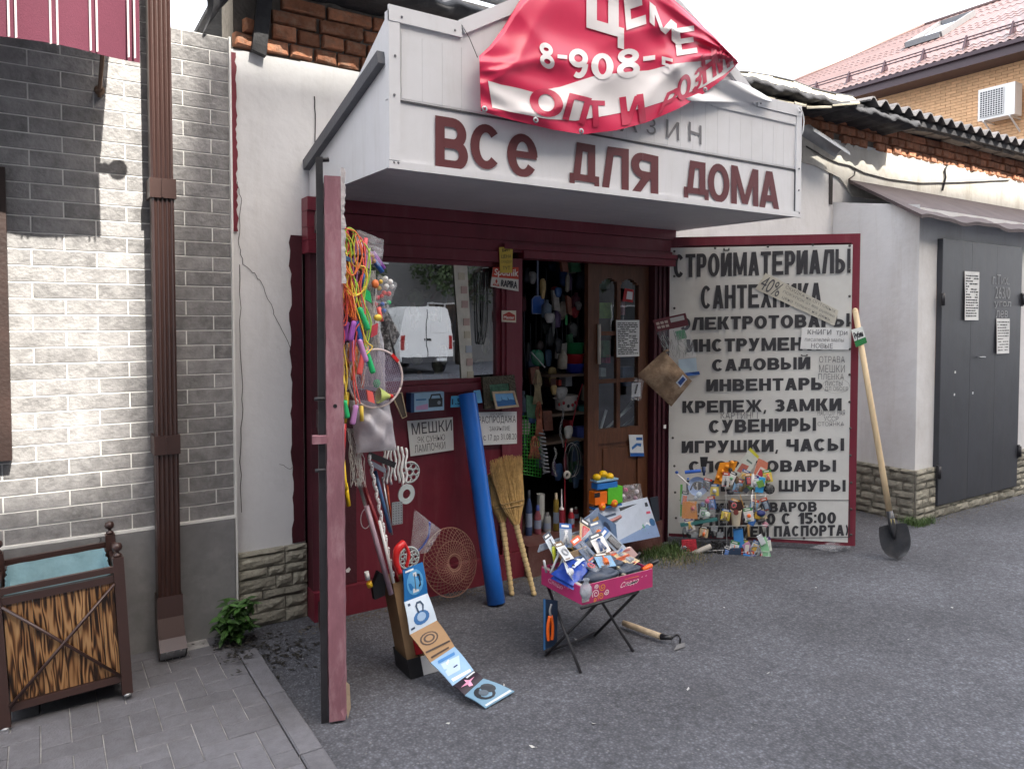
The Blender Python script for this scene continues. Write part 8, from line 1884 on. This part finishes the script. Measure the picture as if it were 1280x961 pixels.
for k,(u0,v0,u1,v1,cc) in enumerate(((747,548,758,512,'d5d8da'),(753,540,788,508,'b9bfc2'),(760,548,795,520,'8f979c'),(766,530,792,500,'c2c6c8'))):
    b = MB(); b.tube([onY(u0,v0,4.01+.01*k), onY(u1,v1,4.01+.01*k)], .010, 8); tag(b.build('plastic_tube', F(cc)), ('first','second','third','fourth')[k]+' of the pale tubes leaning behind the lower door panes, counted from the left', 'tube')
# ================================================================ WINDOW DISPLAY
b = MB(); P_ = [onY(u_,v_,3.882) for u_,v_ in ((578,484),(592,480),(584,331),(567,330))]; b.add(P_+[p+V((0,.004,0)) for p in P_], [(0,1,2,3),(7,6,5,4),(0,4,5,1),(1,5,6,2),(2,6,7,3),(3,7,4,0)])
o = tag(b.build('price_strip', mat('pale_strip', (.75,.72,.62), .8, .15, 12)), 'tall pale strip hung with little packets on the shop window glass', 'display strip')
for u_, v_ in ((577,345),(580,362),(581,380),(583,402),(584,418),(586,436),(587,452),(588,468)):
    p = onY(u_, v_, 3.878); b = MB(); b.box(p.x-.020, p.x+.020, 3.874, 3.881, p.z-.022, p.z+.02); b.build('small_packet', F(random.choice(['d8d6d0','c4a9a0','b9c0c8','cfc7b0','8f9a9f'])), o)
for k,(u_,v_,sx,sz,cc,lab) in enumerate(((520,372,.05,.05,'4a5a30','leafy green artificial plant'),(497,370,.04,.04,'3a3a34','dark lamp'),(540,362,.03,.05,'5a3a34','brown figurine'),(600,345,.04,.02,'7a7a74','grey box'),(600,360,.035,.03,'4f5a44','olive box'),(603,372,.018,.015,'4f9a5a','small green disc'),(612,400,.02,.12,'5f625c','grey hanging chain pack'),
        (490,470,.05,.04,'5a5248','heap of beige packets'),(515,478,.06,.03,'6a6256','pile of tan packets'),(545,476,.05,.035,'55504a','pile of brown packets'),(565,474,.03,.03,'7a5044','reddish packet'),(608,470,.03,.03,'7a8088','grey-blue packet'),(600,456,.03,.03,'8a9096','pale packet'),(618,462,.02,.04,'4a3a34','brown packet'))):
    p = onY(u_, v_, 4.02); b = MB(); b.grid(lambda s,t: (p.x + sx*math.cos(2*math.pi*s)*math.sin(math.pi*t)**.5*(1+.2*math.sin(t*11+k+s*7)), 4.02 + .03*math.sin(2*math.pi*s)*math.sin(math.pi*t), p.z + sz*math.cos(math.pi*t)+.008*math.sin(s*21+k)), 14, 10)
    tag(b.build('display_item', mat('goods_'+cc, cc, .6, .5, 40, .5, 40)), lab+' in the window display', 'goods')
for k in range(3):
    b = MB(); cx = 601 + k*3; b.tube(smooth([onY(cx-6,340,3.88), onY(cx-5,400,3.88), onY(cx-3,430,3.88), onY(cx+2,400,3.88), onY(cx+3,340,3.88)], 6), .004 if k != 1 else .003, 5); tag(b.build('bead_string', F(('2a2c2a','8f948f','3f423f')[k])), ('outer dark','middle pale','inner dark')[k]+' string of beads looped down the right side of the window glass', 'beads')
c = onY(549,412-0,3.95); b = MB(); c = onY(548,411,3.95); c = onY(549,360,3.95); b.lathe([(.0,0),(.018,0),(.02,.004),(.0,.006)], c, (0,-1,0), 14); tag(b.build('small_dial', F('8f9a98')), 'small round dial hanging high in the window', 'dial')
b = MB(); b.box(1.47, 2.39, 3.93, 4.25, 1.20, 1.235); tag(b.build('display_shelf', mat('shelf_board', (.16,.11,.08), .7, .2, 6)), 'wooden shelf of the window display behind the glass', 'shelf')
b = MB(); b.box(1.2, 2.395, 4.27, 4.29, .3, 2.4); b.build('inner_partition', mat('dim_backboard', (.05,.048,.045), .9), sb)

# ================================================================ ACROSS THE STREET (van seen in the glass, added block that throws the shade, added trees)
M_van = mat('white_van_paint', (.88,.88,.85), .25, .03, 2, .02, coat=.5)
vn = thing('white_van', 'white panel van parked across the street, seen in the window reflection', 'van', (9.8, -14.5, 0))
vx, vy = 10.0, -12.6
def vb(s, t):  # body cross-section lofted along y (rear face at vy)
    prof = [(-.86,.38),(-.90,.55),(-.90,1.05),(-.84,1.55),(-.72,1.98),(-.60,2.06),(0,2.09),(.60,2.06),(.72,1.98),(.84,1.55),(.90,1.05),(.90,.55),(.86,.38)]
    q = s*(len(prof)-1); i = min(int(q), len(prof)-2); f_ = q-i; x = prof[i][0]*(1-f_)+prof[i+1][0]*f_; z = prof[i][1]*(1-f_)+prof[i+1][1]*f_
    y = vy - 4.3*t; k = 1 - .5*max(0, (t-.72)/.28)**1.5; zz = .38 + (z-.38)*k
    return (vx + x*(1-.04*max(0,(t-.8))*5*.5), y, zz)
b = MB(); b.grid(vb, 24, 20); b.poly([vb(i/24, 0) for i in range(25)]); b.poly([vb(i/24, 1) for i in range(25)]); b.build('body', M_van, vn)
b = MB(); b.box(vx-.012, vx+.012, vy+.001, vy+.006, .50, 1.98); b.box(vx-.80, vx+.80, vy+.001, vy+.005, .48, .492); b.build('door_gap', M_black, vn)
for s_ in (-1, 1):
    b = MB(); b.box(vx+s_*.10-.06*s_-.05, vx+s_*.10+.05, vy+.004, vy+.02, 1.02, 1.10); b.build('door_handle', M_black, vn)
    b = MB(); b.box(vx+s_*.42-.28, vx+s_*.42+.28, vy+.001, vy+.012, 1.30, 1.80); b.build('door_panel', M_van, vn)
    b = MB(); b.box(vx+s_*.80-.06, vx+s_*.80+.06, vy-.02, vy+.02, .75, 1.20); b.build('tail_light', mat('tail_red', (.35,.02,.02), .3), vn)
    for yy in (vy-.75, vy-3.4):
        b = MB(); b.tube([(vx+s_*.66, yy, .31), (vx+s_*.90, yy, .31)], .31, 20); w_ = b.build('wheel', M_black, vn); b = MB(); b.tube([(vx+s_*.89, yy, .31), (vx+s_*.91, yy, .31)], .18, 16); b.build('rim', M_steel, w_)
    b = MB(); b.box(vx+s_*.9-.005, vx+s_*.9+.005, vy-3.3, vy-2.5, 1.15, 1.65); b.build('side_window', M_black, vn)
b = MB(); b.box(vx-.84, vx+.84, vy-.05, vy+.10, .34, .52); b.build('bumper', mat('grey_bumper', (.06,.06,.065), .6), vn)
b = MB(); b.box(vx+.28, vx+.62, vy+.101, vy+.104, .38, .48); b.build('number_plate', M_paper, vn)
# added out-of-view block: parapet shades street and shop, notch shapes the sun patch
ab = thing('shade_block', 'tall plain block added out of view behind the viewpoint to shade the shop', 'building', (0, -18, 0))
YB = -18.0
M_ab = mat('block_render', (.16,.155,.15), .85, .1, .6, .2, 6, dirt=(.08,.08,.08), dscale=.5, damt=.4)
# shadow edge on wall plane Y=3.92: z_w -> parapet z = z_w + dy*.65/.62 ; x shift = dy*.11/.62
dyb = 3.92 - YB; kz = .65/.62; kx = .11/.62
zp = lambda zw: zw + dyb*kz
xp = lambda xw: xw + dyb*kx
segs = [(-45, xp(-1.2), 3.1), (xp(-1.2), xp(.66), .86), (xp(.66), 44.0, 3.05)]
for x0_, x1_, zw in segs:
    b = MB(); b.box(x0_, x1_, YB-12, YB, 0, zp(zw)); b.build('wall', M_ab, ab)
M_win = mat('dark_window', (.03,.035,.04), .1, .2, 2, 0); wm = MB(); wm.box(-.7, .7, -.03, .02, 0, 1.4); wme = wm.mesh('window'); wme.materials.append(M_win)
fm = MB(); fm.box(-.76,-.70,-.03,.05,-.06,1.46); fm.box(.70,.76,-.03,.05,-.06,1.46); fm.box(-.7,.7,-.03,.05,-.06,0); fm.box(-.7,.7,-.03,.05,1.4,1.46); fm.box(-.03,.03,-.02,.045,0,1.4); fme = fm.mesh('window_frame'); fme.materials.append(M_white)
for fl in range(8):
    for i in range(26):
        x = -30 + i*3.1; z = .9 + fl*2.9
        if z > 22: continue
        w1 = put('window', wme, (x, YB+.012, z), ab); f1 = bpy.data.objects.new('window_frame', fme); C.objects.link(f1); f1.parent = w1

# trees added behind the van to darken what the window glass reflects
M_crown = mat('added_tree_leaves', (.045,.07,.022), .7, .5, 3, 0, rand=.1)
M_bark = mat('tree_bark', (.06,.045,.035), .9, .3, 8, .4)
def added_tree(x, y, h, r, label):
    t_ = thing('added_tree', label, 'tree', (x, y, 0)); b = MB(); b.tube([(x,y,0),(x+.05,y,h*.35),(x-.1,y+.1,h*.7)], [.17,.13,.06], 9)
    for k in range(6): a = k*1.05; b.tube([(x,y,h*(.3+.05*k)), (x+math.cos(a)*r*.5, y+math.sin(a)*r*.5, h*(.45+.07*k)), (x+math.cos(a)*r*.8, y+math.sin(a)*r*.8, h*(.55+.07*k))], [.06,.04,.015], 6)
    b.build('trunk', M_bark, t_); b = MB()
    cl_ = [(x+rnd(-1,1)*r*.7, y+rnd(-1,1)*r*.7, h*rnd(.38,1), rnd(.35,.6)*r*.6) for _ in range(26)]
    for i in range(5200):
        c = random.choice(cl_); d = V((random.gauss(0,1),random.gauss(0,1),random.gauss(0,1))).normalized()*c[3]*rnd(.6,1.05); p = V(c[:3]) + d
        e1_ = V((rnd(-1,1),rnd(-1,1),rnd(-1,1))).normalized()*.09; e2_ = e1_.orthogonal().normalized()*.05; b.add([p-e1_, p+e2_, p+e1_, p-e2_], [(0,1,2,3)])
    b.build('crown', M_crown, t_)
added_tree(7.6, -16.2, 6.5, 2.3, 'leafy tree added to darken the reflection behind the left rear corner of the white van')
added_tree(13.2, -16.4, 7.5, 2.5, 'leafy tree added to darken the reflection behind the right rear corner of the white van')
added_tree(17.0, -16.0, 6.0, 2.2, 'leafy tree added to darken the reflection, farthest along the opposite pavement')
added_tree(3.2, -16.4, 6.8, 2.3, 'leafy tree added to darken the reflection, nearest the left end of the opposite pavement')
# more stock filling the dim doorway
random.seed(41)
names = ['pouch','packet','bundle','brush','box','bottle']
for k in range(44):
    u_ = rnd(653, 732); v_ = rnd(322, 600); y = rnd(4.0, 4.22); p = onY(u_, v_, y); cc = ['5a6a7a','7a4a3a','3a5a8a','8a8578','4a7a5a','9a9a98','6a3a4a','2f3f5a','a08a5a','5a4a6a','b4b0a8','37506a'][k % 12]
    b = MB(); r1, r2, h_ = rnd(.014,.036), rnd(.01,.02), rnd(.03,.075)
    if k % 3 == 0: b.lathe([(0,-h_),(r1,-h_*.9),(r1,h_*.4),(r1*.4,h_*.7),(r1*.4,h_),(0,h_)], p, (rnd(-.15,.15),0,1), 10)
    elif k % 3 == 1: b.obox(p, V((r1*1.2,0,rnd(-.01,.01))), V((0,r2,0)), V((rnd(-.01,.01),0,h_)))
    else: b.grid(lambda s,t: (p.x + r1*1.4*math.cos(2*math.pi*s)*math.sin(math.pi*t)**.5*(1+.2*math.sin(s*13+t*7)), y + r2*math.sin(2*math.pi*s)*math.sin(math.pi*t), p.z + h_*math.cos(math.pi*t)), 12, 8)
    nm = ['bottle','box','pouch'][k % 3]; cn_ = {'5a6a7a':'slate','7a4a3a':'brown','3a5a8a':'blue','8a8578':'grey-beige','4a7a5a':'green','9a9a98':'light grey','6a3a4a':'plum','2f3f5a':'navy','a08a5a':'mustard','5a4a6a':'violet','b4b0a8':'off-white','37506a':'petrol blue'}[cc]
    lb_k = cn_ + ' ' + nm + ' ' + ('high up' if v_ < 410 else 'at mid height' if v_ < 500 else 'low down') + ' ' + ('by the left jamb' if u_ < 680 else 'in the middle' if u_ < 706 else 'beside the brown door') + ' of the dim doorway'
    tag(b.build('stock_item', mat('stock_'+cc, cc, .45, .3, 25, .3)), lb_k, 'goods', {'bottle':'bottles','box':'boxes','pouch':'pouches'}[nm]+' among the stock in the doorway')
# more stock behind the window glass
for k in range(30):
    u_ = rnd(486, 615); v_ = rnd(335, 480); y = rnd(3.93, 4.05); p = onY(u_, v_, y); cc = ['8a8a84','5a5648','a09a88','6a5a4a','4a5a48','b8b4a8','7a6058','55606a'][k % 8]; r1, h_ = rnd(.012,.035), rnd(.02,.06)
    b = MB(); b.grid(lambda s,t: (p.x + r1*math.cos(2*math.pi*s)*math.sin(math.pi*t)**.5*(1+.25*math.sin(s*17+t*9+k)), y + .015*math.sin(2*math.pi*s), p.z + h_*math.cos(math.pi*t)+.006*math.sin(s*29)), 12, 8)
    tag(b.build('display_item', mat('stock_'+cc, cc, .5, .4, 40, .4)), 'small item dimly seen in the crowded window display', 'goods', 'small items in the window display')
